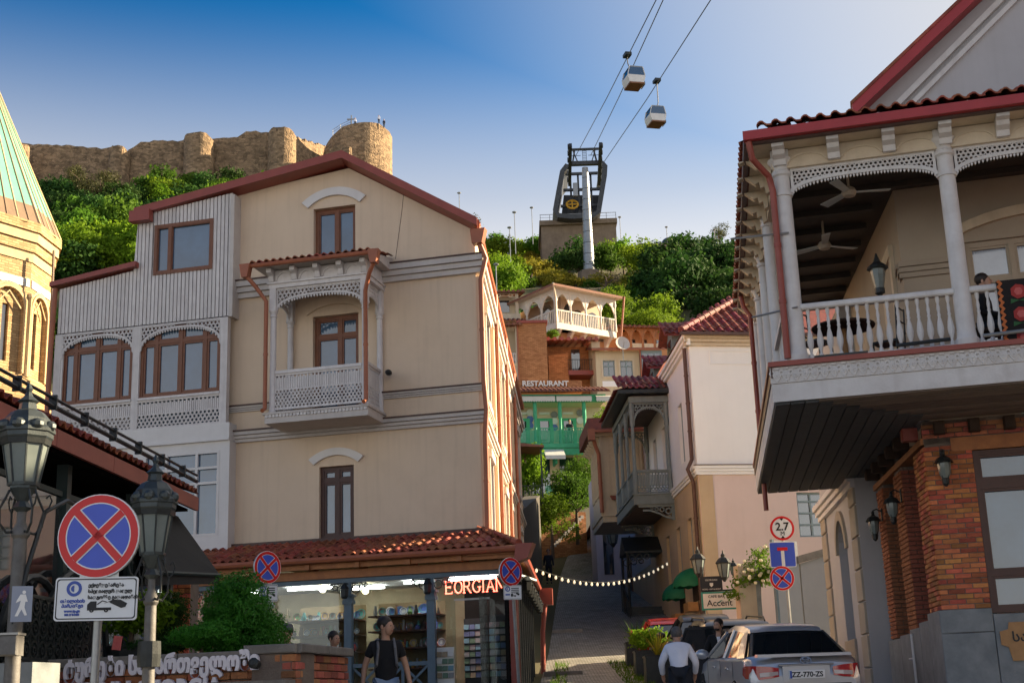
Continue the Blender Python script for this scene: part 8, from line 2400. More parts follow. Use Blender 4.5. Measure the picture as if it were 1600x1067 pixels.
def tow_plate(o, M_, w, h, detail):
 part('plate', MB().prism(rrect(w, h, h * .16), 0, .012), MT['signw'], o, rel=M_)
 q = MB(); a, b = rrect(w * .965, h * .93, h * .14), rrect(w * .94, h * .88, h * .13)
 for i in range(len(a)):
  j = (i + 1) % len(a); q.add([(a[i][0], -.002, a[i][1]), (a[j][0], -.002, a[j][1]), (b[j][0], -.002, b[j][1]), (b[i][0], -.002, b[i][1])], [(0, 1, 2, 3)])
 part('border', q, MT['ink'], o, rel=M_)
 part('emblem', MB().ring(-w * .54, h * .48, h * .36, h * .22, -.004, 0, 20), MT['bluetext'], o, rel=M_)
 part('emblem_bar', MB().ring(-w * .54, h * .48, h * .15, h * .02, -.004, 0, 12, a0=R(90), a1=R(270)), MT['bluetext'], o, rel=M_)
 def line(s_, x, z, sz, m, al='LEFT'): part('lettering', text_me(s_, sz, .001, m, .0018, al), None, o, rel=M_ @ T(x, -.004, z) @ TX)
 if detail:
  for i, s_ in enumerate(('ექვემდებარება', 'სპეციალურ დაცულ', 'სადგომზე გადაყვანას')): line(s_, -w * .20, h * (.56 - .28 * i), h * .205, MT['ink'])
  for i, s_ in enumerate(('თბილისის', 'პარკინგი')): line(s_, -w * .56, -h * (.16 + .22 * i), h * .21, MT['bluetext'], 'CENTER')
  line('www.tp.ge', -w * .56, -h * .60, h * .17, MT['bluetext'], 'CENTER'); line('032 2934400', -w * .56, -h * .76, h * .13, MT['bluetext'], 'CENTER')
 else:
  for i in range(3): part('lettering', MB().box(-w * .15, w * .7, -.004, 0, h * (.5 - .25 * i), h * (.62 - .25 * i)), MT['ink'], o, rel=M_)
  part('lettering', MB().box(-w * .8, -w * .3, -.004, 0, -h * .4, -h * .2), MT['bluetext'], o, rel=M_)
 z = -h * .62; u = h * .09
 truck = MB(); truck.prism([(-w * .20, z + u), (-w * .20, z + u * 4), (-w * .12, z + u * 5.6), (w * .02, z + u * 5.6), (w * .02, z + u * 2.4), (w * .38, z + u * 2.4), (w * .38, z + u)][::-1], -.004, 0)
 part('truck_pictogram', truck, MT['ink'], o, rel=M_)
 for x in (-w * .09, w * .26): part('truck_wheel', MB().ring(x, z + u, u * 1.1, u * .45, -.006, -.001, 12), MT['ink'], o, rel=M_)
 part('car_pictogram', MB().prism([(w * .20, z + u * 4.4), (w * .32, z + u * 5.2), (w * .36, z + u * 4.6), (w * .62, z + u * 2.0), (w * .72, z + u * 2.6), (w * .76, z + u * 4.4), (w * .60, z + u * 6.2), (w * .42, z + u * 6.4)][::1], -.004, 0), MT['ink'], o, rel=M_)
 part('crane_arm', MB().strip([(w * .04, z + u * 4), (w * .16, z + u * 5.8), (w * .26, z + u * 5.2)], u * .5, -.004, 0), MT['ink'], o, rel=M_)
# near sign
Y1 = 9.8
cS = at(154, 837, Y1)
r1 = 64 / F_PX * Y1 * 1.02
o = thing('traffic_sign', 'large no stopping sign with tow-away plate on a grey pole', 'sign', Matrix.Translation((cS.x, Y1, 0)))
part('pole', MB().tube([(-.02, .05, gz(Y1)), (.02, .05, cS.z + .2)], .03, 10), MT['galv'], o, smooth=True)
no_stop(o, T(0, 0, cS.z) @ RZ(R(-4)), r1, R(2))
part('paper_notice', MB().box(-.13, .15, .0, .01, -.36, -.2), MT['signw'], o, rel=T(0, .02, cS.z))
pS = at(150, 935, Y1)
tow_plate(o, T(pS.x - cS.x, 0, pS.z) @ RY(R(1)), 64 / F_PX * Y1 * 1.0, 33 / F_PX * Y1, True)
for i, (px, py, Y, rx, lab, ppx, ppy, pw, phh, yaw) in enumerate(((418, 886, 24.0, 25, 'no stopping sign turned aside, beside the thuja bush', 419, 926, 14.5, 13, 46), (798, 893, 27.0, 22, 'no stopping sign on the leaning pole at the shop corner', 801, 925, 14, 11, 38))):
 c = at(px, py, Y); r_ = rx / F_PX * Y
 o = thing('traffic_sign', lab, 'sign', Matrix.Translation((c.x, Y, 0)))
 b_ = at(px + (3 if i == 0 else 14), 1067, Y)
 part('pole', MB().tube([(b_.x - c.x, .11, gz(Y)), (0.02, .11, c.z + r_ * .5)], .035, 8), MT['galv'], o, smooth=True)
 no_stop(o, T(0, 0, c.z) @ RZ(R(yaw)), r_, R(3))
 p2 = at(ppx, ppy, Y)
 tow_plate(o, T(p2.x - c.x, 0, p2.z) @ RZ(R(8)), pw / F_PX * Y, phh / F_PX * Y, False)
# height limit / dead end / no stopping group
Y3 = 33.0
c = at(1222, 825, Y3); k3 = Y3 / F_PX
o = thing('traffic_sign', 'height limit, dead end and no stopping signs stacked on one pole', 'sign', Matrix.Translation((c.x, Y3, 0)))
b_ = at(1222, 985, Y3)
part('pole', MB().tube([(0.02, .05, gz(Y3)), (0, .05, c.z + .2)], .035, 8), MT['galv'], o, smooth=True)
part('white_disc', MB().lathe([(0.001, 0), (17 * k3, 0), (17 * k3, .01), (0.001, .01)], (0, 0, 0), 32), MT['signw'], o, rel=T(0, 0, c.z) @ RX(R(90)))
part('red_ring', disc(MB(), 15.5 * k3, 18.8 * k3, -.016, .01), MT['signred'], o, rel=T(0, 0, c.z))
part('lettering', text_me('2.7', 17 * k3, .002, MT['ink'], .006), None, o, rel=T(0, -.016, c.z - 3 * k3) @ TX)
part('lettering', text_me('M', 9 * k3, .002, MT['ink'], 0), None, o, rel=T(0, -.016, c.z - 11 * k3) @ TX)
for s_ in (-1, 1): part('arrow', MB().prism([(-3 * k3, s_ * 15.5 * k3), (3 * k3, s_ * 15.5 * k3), (0, s_ * 11.5 * k3)][::-s_], -.018, -.012), MT['ink'], o, rel=T(0, 0, c.z))
c2 = at(1223, 866, Y3)
part('blue_board', MB().prism(rrect(20 * k3, 19.5 * k3, 2 * k3), 0, .02), MT['signw'], o, rel=T(c2.x - c.x, 0, c2.z))
part('blue_field', MB().prism(rrect(19 * k3, 18.5 * k3, 2 * k3), -.005, 0), MT['signblue'], o, rel=T(c2.x - c.x, 0, c2.z))
part('white_stem', MB().box(-2.6 * k3, 2.6 * k3, -.009, -.005, -18 * k3, 6 * k3), MT['signw'], o, rel=T(c2.x - c.x, 0, c2.z))
part('red_cap', MB().box(-8 * k3, 8 * k3, -.012, -.005, 6 * k3, 11 * k3), MT['signred'], o, rel=T(c2.x - c.x, 0, c2.z))
c3 = at(1222, 903, Y3); no_stop(o, T(c3.x - c.x, 0, c3.z), 19 * k3, R(-4))
# pedestrian sign on the lamp
p = at(34, 943, 12.4)
o = thing('pedestrian_sign', 'small pale blue sign with white walking figure on the near lamp pole', 'sign', Matrix.Translation(p) @ RZ(R(18)))
MT['palesign'] = flat('pale_blue_sign', (.28, .32, .42), .4)
part('plate', MB().box(-.09, .09, 0, .01, -.16, .16), MT['palesign'], o)
mb = MB().lathe([(0.001, -.002), (.016, -.002), (.016, 0), (.001, 0)], (0, 0, 0), 10, T(.015, -.002, .105) @ RX(R(90)))
part('figure_head', mb, MT['signw'], o)
part('figure', MB().prism([(-.015, .085), (.03, .085), (.05, .02), (.03, .02), (.025, -.03), (.05, -.10), (.03, -.105), (.0, -.05), (-.03, -.11), (-.055, -.11), (-.02, -.02), (-.01, .03), (-.05, .01), (-.045, .03)][::-1], -.004, 0), MT['signw'], o)
# ------------------------------------------------------------------ people
SKIN = mat('skin', (.48, .27, .18), (.42, .23, .15), 8, .5, .02)
HAIR = mat('dark_hair', (.02, .014, .010), (.03, .02, .015), 40, .5, .3, 80)
GREYHAIR = mat('grey_hair', (.13, .12, .115), (.07, .065, .06), 40, .6, .3, 80)
def cloth(n_, c, c2=None): return mat('cloth_' + n_, c, c2 or tuple(x * .75 for x in c), 6, .9, .35, 9)
def skin_obj(name, V, E, Rd_, m, parent, sub=2):
 me = bpy.data.meshes.new(name); me.from_pydata(V, E, []); me.materials.append(m)
 o = link(name, me, parent)
 md = o.modifiers.new('skin', 'SKIN'); md.use_smooth_shade = True
 for i, sv in enumerate(me.skin_vertices[0].data):
  r_ = Rd_[i]; sv.radius = r_ if isinstance(r_, tuple) else (r_, r_); sv.use_root = (i == 0)
 s_ = o.modifiers.new('sub', 'SUBSURF'); s_.levels = sub; s_.render_levels = sub
 return o
def chain_obj(name, J, chains, m, parent, sub=2):
 """chains of (joint, radius); joints shared by name become shared vertices"""
 idx = {}; V = []; E = []; Rd_ = []
 for ch_ in chains:
  prev = None
  for (j, r_) in ch_:
   if j not in idx:
    idx[j] = len(V); V.append(tuple(J[j])); Rd_.append(r_)
   if prev is not None: E.append((idx[prev], idx[j]))
   prev = j
 return skin_obj(name, V, E, Rd_, m, parent, sub)
def person(label, M_, pose=None, shirt=None, sleeve='short', trousers=None, legs='long', hair=HAIR, extra=None, yaw_head=0.0, group=None, shoe=None, gaze=0, fist=False, simple=False, tie=None):
 J = dict(pel=(0, 0, .96), sp=(0, .0, 1.12), ch=(0, -.005, 1.32), nb=(0, .0, 1.47), nk=(0, -.01, 1.53), hd=(0, -.025, 1.63), ht=(0, -.015, 1.715))
 for s_, k in ((1, 'l'), (-1, 'r')):
  J.update({'sh' + k: (.17 * s_, 0, 1.42), 'el' + k: (.23 * s_, .02, 1.14), 'wr' + k: (.25 * s_, -.05, .90), 'ha' + k: (.25 * s_, -.07, .83), 'hp' + k: (.09 * s_, 0, .92), 'kn' + k: (.10 * s_, -.02, .50), 'an' + k: (.10 * s_, .02, .09), 'to' + k: (.12 * s_, -.13, .04)})
 if pose: J.update(pose)
 o = thing('person', label, 'person', M_, group)
 hv = {}
 body = [[('pel', .09), ('sp', (.10, .075)), ('ch', (.115, .08)), ('nb', (.075, .065)), ('nk', .05), ('hd', (.072, .088)), ('ht', (.055, .07))]]
 for k in 'lr':
  body.append([('ch', (.115, .08)), ('sh' + k, .055), ('el' + k, .042), ('wr' + k, .028), ('ha' + k, (.036, .022))])
  body.append([('pel', .09), ('hp' + k, .08), ('kn' + k, .055), ('an' + k, .036), ('to' + k, .032)])
  if not simple:
   w, h = Vector(J['wr' + k]), Vector(J['ha' + k]); d = (h - w).normalized()
   side = Vector((0, -1, 0)) if abs(d.y) < .8 else Vector((1, 0, 0)); side = (side - d * side.dot(d)).normalized(); nn = d.cross(side)
   for f, ln in zip(range(4), (.070, .080, .075, .058)):
    a = h + side * (.027 - .018 * f) + d * .025; b = a + d * ln * .5 + nn * .004; c_ = b + d * ln * .4 + nn * .018
    J.update({'f%s%d' % (k, f): tuple(a), 'g%s%d' % (k, f): tuple(b), 'i%s%d' % (k, f): tuple(c_)})
    body.append([('ha' + k, (.036, .022)), ('f%s%d' % (k, f), .010), ('g%s%d' % (k, f), .009), ('i%s%d' % (k, f), .007)])
   a = w.lerp(h, .55) + side * .035; b = a + side * .022 + d * .035
   J.update({'t%s0' % k: tuple(a), 't%s1' % k: tuple(b), 't%s2' % k: tuple(b + d * .025)})
   body.append([('wr' + k, .028), ('t%s0' % k, .013), ('t%s1' % k, .011), ('t%s2' % k, .009)])
 chain_obj('body', J, body, SKIN, o)
 if shirt:
  chs = [[('sp', (.15, .12)), ('ch', (.185, .135)), ('nb', (.085, .075))]]
  chs.insert(0, [('sp', (.145, .115)), ('pel', (.145, .125))])
  for k in 'lr':
   if sleeve == 'short':
    e = Vector(J['sh' + k]).lerp(Vector(J['el' + k]), .62); J['sl' + k] = tuple(e)
    chs.append([('ch', (.185, .135)), ('sh' + k, .078), ('sl' + k, .062)])
   else:
    e = Vector(J['el' + k]).lerp(Vector(J['wr' + k]), .93); J['sl' + k] = tuple(e)
    chs.append([('ch', (.185, .135)), ('sh' + k, .082), ('el' + k, .058), ('sl' + k, .042)])
  chain_obj('shirt', J, chs, shirt, o)
 if trousers:
  chs = []
  for k in 'lr':
   J['cf' + k] = tuple(Vector(J['kn' + k]).lerp(Vector(J['an' + k]), .9)); J['cs' + k] = tuple(Vector(J['hp' + k]).lerp(Vector(J['kn' + k]), .85))
   chs.append([('pel', (.13, .115)), ('hp' + k, .105)] + ([('kn' + k, .075), ('cf' + k, .06)] if legs == 'long' else [('cs' + k, .095)]))
  chain_obj('trousers', J, chs, trousers, o)
 for k in 'lr':
  a, t_ = Vector(J['an' + k]), Vector(J['to' + k]); mb = MB().ball(tuple((a + t_) / 2 - Vector((0, 0, .01))), .052, .14, .055, 10, 6); part('shoe', mb, shoe or MT['ink'], o, smooth=True)
 hd = Vector(J['hd']); Hm = T(*(hd + Vector((0, 0, .03)))) @ RZ(yaw_head)
 part('hair', MB().ball((0, .022, .045), .092, .108, .098, 14, 8), hair, o, rel=Hm, smooth=True)
 f = MB().ball((0, -.05, -.02), .066, .062, .098, 12, 8); part('face', f, SKIN, o, rel=Hm, smooth=True)
 part('nose', MB().prism([(-.014, -.035), (.014, -.035), (0, .012)], -.132, -.10), SKIN, o, rel=Hm)
 for s_ in (-1, 1):
  part('eye', MB().ball((.027 * s_, -.103, .005), .012, .008, .007, 6, 4), MT['ink'], o, rel=Hm)
  part('ear', MB().ball((.083 * s_, .0, -.01), .012, .022, .032, 6, 5), SKIN, o, rel=Hm)
 part('mouth', MB().box(-.022, .022, -.108, -.098, -.066, -.056), mat('lips', (.30, .11, .09)), o, rel=Hm)
 return o, J, Hm
BLK = cloth('black', (.012, .012, .014)); WHT = cloth('white', (.78, .79, .86), (.68, .69, .76)); DEN = cloth('denim', (.22, .30, .42), (.14, .2, .3)); NAVY = cloth('navy', (.02, .024, .035)); GREYC = cloth('grey', (.16, .16, .17))
pk = at(602, 958, 18.5)
o, J, Hm = person('man in black t-shirt and denim shorts striding past the shop', T(pk.x, 18.5, gz(18.5)) @ RZ(R(12)) @ SC(1.03, 1.03, 1.03), dict(ell=(.27, .03, 1.15), wrl=(.31, -.02, .93), hal=(.315, -.04, .86), elr=(-.27, .05, 1.16), wrr=(-.30, .02, .93), har=(-.31, .0, .86), knl=(.09, -.16, .52), anl=(.09, -.10, .10), tol=(.1, -.26, .06), knr=(-.09, .06, .50), anr=(-.09, .24, .12), tor=(-.1, .12, .05)), BLK, 'short', DEN, 'short', yaw_head=R(48), shoe=MT['signw'])
for s_ in (-1, 1): part('backpack_strap', MB().tube([(.10 * s_, .10, 1.47), (.105 * s_, -.02, 1.50), (.11 * s_, -.135, 1.38), (.13 * s_, -.12, 1.18), (.14 * s_, .02, 1.10)], .018, 6), GREYC, o)
part('backpack', MB().ball((0, .17, 1.28), .14, .09, .2, 10, 7), GREYC, o, smooth=True)
pk = at(1058, 990, 20.6)
SHB = dict(sp=(0, -.03, 1.10), ch=(0, -.10, 1.24), nb=(0, -.16, 1.36), nk=(0, -.20, 1.40), hd=(0, -.25, 1.47), ht=(0, -.27, 1.55), shl=(.165, -.12, 1.28), shr=(-.165, -.12, 1.28), ell=(.27, -.10, 1.06), elr=(-.27, -.10, 1.06), wrl=(.25, -.24, .86), wrr=(-.25, -.24, .86), hal=(.24, -.28, .80), har=(-.24, -.28, .80))
person('grey-haired man in a white shirt walking away towards the parked cars', T(pk.x, 20.6, gz(20.6) + .06) @ RZ(R(176)) @ SC(.96, .96, .93), SHB, WHT, 'long', NAVY, hair=GREYHAIR)
pk = at(1122, 972, 24.6)
o, J, Hm = person('man in a dark suit leaning beside the open car door', T(pk.x, 24.6, gz(24.6)) @ RZ(R(-14)) @ SC(.93, .93, .93), dict(ell=(.27, -.02, 1.16), wrl=(.10, -.20, 1.10), hal=(.03, -.22, 1.10), elr=(-.27, -.05, 1.15), wrr=(-.10, -.22, 1.06), har=(-.02, -.23, 1.07)), BLK, 'long', BLK, yaw_head=R(-20))
part('shirt_front', MB().prism([(-.035, 1.44), (.035, 1.44), (.0, 1.20)][::-1], -.150, -.125), WHT, o)
part('beard', MB().ball((0, -.062, -.075), .055, .045, .035, 8, 6), HAIR, o, rel=Hm, smooth=True)
pk = at(450, 984, 22.5)
o, J, Hm = person('man in a grey cap and pale shirt behind the terrace wall', T(pk.x, 22.5, pk.z - 1.72 * .95) @ RZ(R(-10)) @ SC(.95, .95, .95), None, WHT, 'short', NAVY, yaw_head=R(-10), simple=True)
part('cap', MB().lathe([(.10, 0), (.102, .03), (.085, .09), (.03, .115)], (0, .01, .06), 14), GREYC, o, rel=Hm, smooth=True)
part('cap_peak', MB().ball((0, -.12, .065), .07, .07, .012, 10, 5), GREYC, o, rel=Hm, smooth=True)
pk = at(521, 992, 22.0)
person('dark-haired man in a blue-grey jacket seated behind the terrace wall', T(pk.x, 22.0, pk.z - 1.72 * .95) @ RZ(R(35)) @ SC(.95, .95, .95), None, GREYC, 'long', NAVY, yaw_head=R(10), simple=True)
fx, fz = FR.L(1537, 455, -.8)
SIT = dict(knl=(.12, -.42, .98), knr=(-.12, -.42, .98), anl=(.12, -.40, .55), anr=(-.12, -.40, .55), tol=(.12, -.53, .5), tor=(-.12, -.53, .5), wrl=(.12, -.35, 1.05), wrr=(-.12, -.35, 1.05), hal=(.10, -.42, 1.05), har=(-.10, -.42, 1.05))
person('man in a dark jacket seated on the balcony beside the carpet', FR.M @ T(fx, .95, 5.15 - .5) @ RZ(R(75)), SIT, BLK, 'long', NAVY, simple=True)
solo('balcony_stool', MB().box(-.2, .2, -.2, .2, .36, .42).box(-.18, -.14, -.18, -.14, 0, .36).box(.14, .18, -.18, -.14, 0, .36).box(-.18, -.14, .14, .18, 0, .36).box(.14, .18, .14, .18, 0, .36), MT['beamend'], 'dark wooden stool under the seated man on the balcony', 'stool', FR.M @ T(fx, .95, 5.15))
x, z = FGn.L(889, 668, -1.2); person('waiter in a dark shirt on the green restaurant veranda', FGn.M @ T(x, 1.0, FGn.L(830, 693)[1]), None, NAVY, 'short', NAVY, simple=True)
for (px, py, Y, lab, cl) in ((592, 193, 239.4, 'person in a pale top standing on the edge of the great tower', WHT), (555, 197, 239.4, 'person in a white top beside the metal cross', WHT), (600, 194, 239.4, 'person in dark clothes sitting low on the great tower rim', NAVY)):
 p = at(px, py, Y); person(lab, Matrix.Translation(p - Vector((0, 0, .1 if cl is WHT else .8))), None, cl, 'long', NAVY, simple=True)
for (px, py, Y, lab, cl) in ((822, 850, 66, 'person in pale clothes in the dark bend of the lane', WHT), (856, 852, 70, 'dark silhouette of a person climbing the lane', NAVY)):
 p = at(px, py, Y); person(lab, T(p.x, Y, gz(Y) + .05), None, cl, 'long', NAVY, simple=True)
# ------------------------------------------------------------------ cars
def car_paint(n_, c, rough=.28, metal=.4):
 m = mat(n_, c, tuple(x * .92 for x in c), 1.2, rough, 0, metal=metal, spec=.5)
 m.node_tree.nodes['Principled BSDF'].inputs['Coat Weight'].default_value = .6
 return m
MT['tyre'] = mat('tyre_rubber', (.015, .015, .016), (.022, .022, .022), 12, .85, .2)
MT['rim'] = mat('alloy', (.35, .35, .36), (.3, .3, .31), 5, .3, 0, metal=.8)
MT['lampred'] = flat('tail_lamp_red', (.42, .012, .015), .12, spec=.8)
MT['lampclear'] = flat('lamp_clear', (.5, .42, .4), .1, spec=.8)
MT['carglass'] = pane_glass('tinted_car_glass', (.012, .016, .02), 1.8)
def car(label, M_, paint, L_=4.7, W_=1.82, H_=1.46, kind_='sedan', plate=None, emblem=False, rails=False, nm='parked_car', spoiler=False):
 """rear bumper at y=0, nose at y=L_, x across, z up"""
 o = thing(nm, label, 'car', M_, 'cars parked along the street')
 hw = W_ / 2; k = H_ / 1.46
 if kind_ == 'sedan':
  sec = [(0.0, .40, .72, .84), (.06, .28, .90, .93), (.25, .22, 1.00, .97), (.55, .20, 1.02, .985), (1.0, .20, 1.00, 1), (2.3, .20, .97, 1), (3.3, .20, .95, .99), (3.55, .20, .93, .985), (4.2, .22, .84, .95), (4.55, .28, .70, .88), (4.7, .38, .58, .80)]
  gh_ = [(.50, 1.01, .90), (1.15, 1.40, .66), (1.6, 1.45, .67), (2.2, 1.46, .67), (2.75, 1.40, .66), (3.5, .95, .88)]
 else:
  sec = [(0.0, .42, .95, .88), (.06, .30, 1.02, .95), (.3, .24, 1.05, .98), (1.0, .22, 1.04, 1), (2.3, .22, 1.02, 1), (3.3, .22, 1.00, .99), (3.5, .22, .98, .985), (4.2, .24, .90, .95), (4.55, .30, .76, .88), (4.7, .4, .62, .80)]
  gh_ = [(.05, 1.02, .90), (.40, 1.42, .74), (1.0, 1.47, .72), (2.2, 1.47, .70), (2.7, 1.42, .68), (3.45, 1.0, .88)]
 sl = L_ / 4.7
 mb = MB(); n_ = 14; vs = []
 for (y, z0, z1, w) in sec:
  z1 *= k; zm = (z0 + z1) / 2
  pr = [(-.80, z0), (-.96, z0 + .06), (-1.0, zm - .02), (-.99, zm + .10), (-.95, z1 - .07), (-.88, z1 - .015), (-.5, z1 + .01), (.5, z1 + .01), (.88, z1 - .015), (.95, z1 - .07), (.99, zm + .10), (1.0, zm - .02), (.96, z0 + .06), (.80, z0)]
  vs += [(x * hw * w, y * sl, z) for x, z in pr]
 fs = [(i * n_ + a, i * n_ + (a + 1) % n_, (i + 1) * n_ + (a + 1) % n_, (i + 1) * n_ + a) for i in range(len(sec) - 1) for a in range(n_)]
 fs += [tuple(range(n_)), tuple(range(len(sec) * n_ - 1, (len(sec) - 1) * n_ - 1, -1))]
 mb.add(vs, fs); part('body', mb, paint, o, smooth=True)
 # greenhouse: glass shell and painted roof skin
 g = MB(); vs = []
 zb = [1.0, .99, .985, .975, .965, .93]
 for i, (y, z, w) in enumerate(gh_):
  vs += [(-.90 * hw, y * sl, .93 * k), (-w * hw, y * sl, z * k - .05), (-w * hw * .93, y * sl, z * k), (w * hw * .93, y * sl, z * k), (w * hw, y * sl, z * k - .05), (.90 * hw, y * sl, .93 * k)]
 fs = [(i * 6 + a, i * 6 + a + 1, (i + 1) * 6 + a + 1, (i + 1) * 6 + a) for i in range(len(gh_) - 1) for a in range(5)] + [(5, 4, 3, 2, 1, 0), tuple(len(vs) - 6 + a for a in range(6))]
 g.add(vs, fs); part('windows', g, MT['carglass'], o)
 r_ = MB(); vs = []
 rs_ = [q for q in gh_ if q[1] > 1.3]
 e = .012
 ys_ = [(rs_[0][0] - .09, rs_[0][1] - .055, rs_[0][2] * 1.02)] + rs_ + [(rs_[-1][0] + .09, rs_[-1][1] - .055, rs_[-1][2] * 1.02)]
 for (y, z, w) in ys_:
  vs += [(-w * hw * 1.01 - e, y * sl, z * k - .075), (-w * hw * .94, y * sl, z * k + e), (-w * hw * .5, y * sl, z * k + .028), (w * hw * .5, y * sl, z * k + .028), (w * hw * .94, y * sl, z * k + e), (w * hw * 1.01 + e, y * sl, z * k - .075)]
 r_.add(vs, [(i * 6 + a, i * 6 + a + 1, (i + 1) * 6 + a + 1, (i + 1) * 6 + a) for i in range(len(ys_) - 1) for a in range(5)]); part('roof', r_, paint, o, smooth=True)
 # pillars
 for s_ in (-1, 1):
  b0 = gh_[0]; b1 = gh_[1]; f0 = gh_[-1]; f1 = gh_[-2]
  pl_ = MB()
  P = lambda a, zz, w: (s_ * w * hw * 1.0, a * sl, zz * k)
  pl_.add([P(b0[0] - .02, .99, .91), P(b0[0] + .45, .97, .93), P(b1[0] + .28, b1[1] - .06, b1[2] + .02), P(b1[0] - .05, b1[1] - .02, b1[2] + .005)], [(0, 1, 2, 3)])
  part('pillar', MB().tube([P(f0[0], .95, .885), P(f1[0], f1[1] - .05, f1[2] + .005)], .03, 6), paint, o); part('pillar', MB().tube([P(2.05, .95, .905), P(2.0, 1.40, .685)], .035, 6), paint, o)
  part('pillar', pl_, paint, o)
  part('side_mirror', MB().ball((s_ * (hw + .10), 3.05 * sl, 1.0 * k), .12, .07, .085, 10, 7), paint, o, smooth=True)
  for yh in (1.5, 2.6): part('door_handle', MB().bbox(-.09, .09, -.03, 0, -.015, .015, .008), paint, o, rel=T(s_ * (hw * .985), yh * sl, .80 * k) @ RZ(R(-90) * s_ if s_ > 0 else R(-90)))
  for yh in (1.05, 2.05, 3.15): part('door_seam', MB().box(-.002, .002, -.006, .006, .35, .92 * k), MT['ink'], o, rel=T(s_ * hw * .992, yh * sl, 0))
  tm_ = MB(); q = [(.46, -.015), (.62, -.03), (.78, -.005), (.90, .06), (.975, .20), (.985, .36)]
  lo_, hi_ = [.715, .69, .675, .675, .69, .74], [.84, .865, .875, .88, .875, .85]
  n_ = len(q); vs = [(s_ * x * hw, y, z * k) for (x, y), z in zip(q, lo_)] + [(s_ * x * hw * .985, y + .012, z * k) for (x, y), z in zip(q, hi_)]
  tm_.add(vs, [(i, i + 1, n_ + i + 1, n_ + i) for i in range(n_ - 1)])
  tl = part('tail_lamp', tm_, MT['lampred'], o, smooth=True)
  link('reverse_lamp', MB().add([(s_ * hw * .47, -.02, .74 * k), (s_ * hw * .63, -.036, .725 * k), (s_ * hw * .78, -.012, .715 * k), (s_ * hw * .78, -.004, .775 * k), (s_ * hw * .62, -.028, .785 * k), (s_ * hw * .47, -.012, .79 * k)], [(0, 1, 4, 5), (1, 2, 3, 4)]).mesh('reverse_lamp', MT['lampclear']), tl)
  part('headlamp', MB().prism([(s_ * hw * .5, .56), (s_ * hw * .86, .58), (s_ * hw * .88, .70), (s_ * hw * .52, .68)][::s_], 4.3 * sl, 4.64 * sl), MT['lampclear'], o)
  for yw in (.95, 3.75):
   wh_ = part('wheel', MB().lathe([(.20, -.10), (.31, -.11), (.33, -.08), (.33, .08), (.31, .11), (.20, .10)], (0, 0, 0), 22), MT['tyre'], o, rel=T(s_ * (hw - .11), yw * sl, .33) @ RY(R(90)), smooth=True)
   rm = MB().lathe([(.05, .085), (.19, .10), (.215, .10), (.205, .06)], (0, 0, 0), 22)
   link('rim', rm.mesh('rim', MT['rim']), wh_, SC(1, 1, s_))
 part('bumper', MB().bbox(-hw * .80, hw * .80, -.05, .1, .34, .58 * k, .03), paint, o)
 part('rear_shelf_line', MB().box(-hw * .75, hw * .75, -.012, .1, .585 * k, .60 * k), MT['ink'], o)
 if plate:
  pz = .74 * k
  part('number_plate', MB().bbox(-.27, .27, -.075, -.03, pz - .06, pz + .06, .004), MT['signw'], o)
  part('plate_recess', MB().box(-.36, .36, -.03, .0, pz - .10, pz + .13), paint, o)
  part('lettering', text_me(plate, .105, .001, MT['ink'], .003), None, o, rel=T(0, -.078, pz - .036) @ TX)
  part('plate_band', MB().box(-.265, -.235, -.078, -.0755, pz - .055, pz + .055), MT['bluetext'], o)
  part('boot_trim', MB().bbox(-.42, .42, -.05, .0, pz + .125, pz + .155, .008), MT['rim'], o)
 if emblem:
  ez_ = .955 * k
  mb = MB(); Me = T(0, -.012, ez_ - .02) @ RX(R(-18))
  mb.ring(0, 0, .062, .050, -.02, 0, 20, M=Me, sx=1.45); mb.ring(0, .012, .046, .036, -.024, 0, 16, M=Me, sx=.62); mb.ring(0, .03, .026, .017, -.024, 0, 16, M=Me, sx=2.3)
  part('emblem', mb, MT['rim'], o)
 if spoiler: part('boot_lip', MB().prism([(-hw * .8, 1.0 * k), (hw * .8, 1.0 * k), (hw * .78, 1.045 * k), (-hw * .78, 1.045 * k)], .02, .22), paint, o)
 if rails:
  for s_ in (-1, 1): part('roof_rail', MB().tube([(s_ * hw * .66, .55, 1.46 * k), (s_ * hw * .66, .7, 1.53 * k), (s_ * hw * .65, 2.4, 1.54 * k), (s_ * hw * .65, 2.6, 1.47 * k)], .02, 6), MT['iron'], o)
 return o
def car_at(px, Y, zoff=0, yaw=0): p = at(px, 1000, Y); sl = math.atan((gz(Y + 4.5) - gz(Y)) / 4.5); return T(p.x, Y, gz(Y) + .06 + zoff) @ RZ(yaw) @ RX(sl)
SILVER = car_paint('silver_paint', (.55, .56, .59)); DARKC = car_paint('dark_graphite_paint', (.035, .035, .04)); BLACKC = car_paint('black_paint_car', (.012, .012, .015)); REDC = car_paint('red_paint', (.40, .02, .015), metal=.1)
car('silver sedan seen from behind, parked beside the brick house', car_at(1254, 21.0, 0, R(3)), SILVER, plate='ZZ-770-ZS', emblem=True, spoiler=True)
car('dark estate car with roof rails parked in front of the silver sedan', car_at(1157, 27.0, 0, R(1)), DARKC, 4.6, 1.80, 1.52, 'estate', rails=True)
car('black sedan with red tail lamps parked by the planters', car_at(1112, 32.4, 0, R(-2)), BLACKC, 4.6, 1.78, 1.56)
car('red car mostly hidden behind the planters and black sedan', car_at(1052, 37.0, 0, R(-2)), REDC, 4.2, 1.70, 1.30)
pk = at(1098, 1000, 24.9)
dr = thing('open_car_door', 'dark open car door standing beside the man in the suit', 'car door', T(pk.x, 24.9, gz(25) + .1) @ RZ(R(-35)))
part('panel', MB().bbox(-.55, .55, -.06, .06, .28, .92, .03), DARKC, dr)
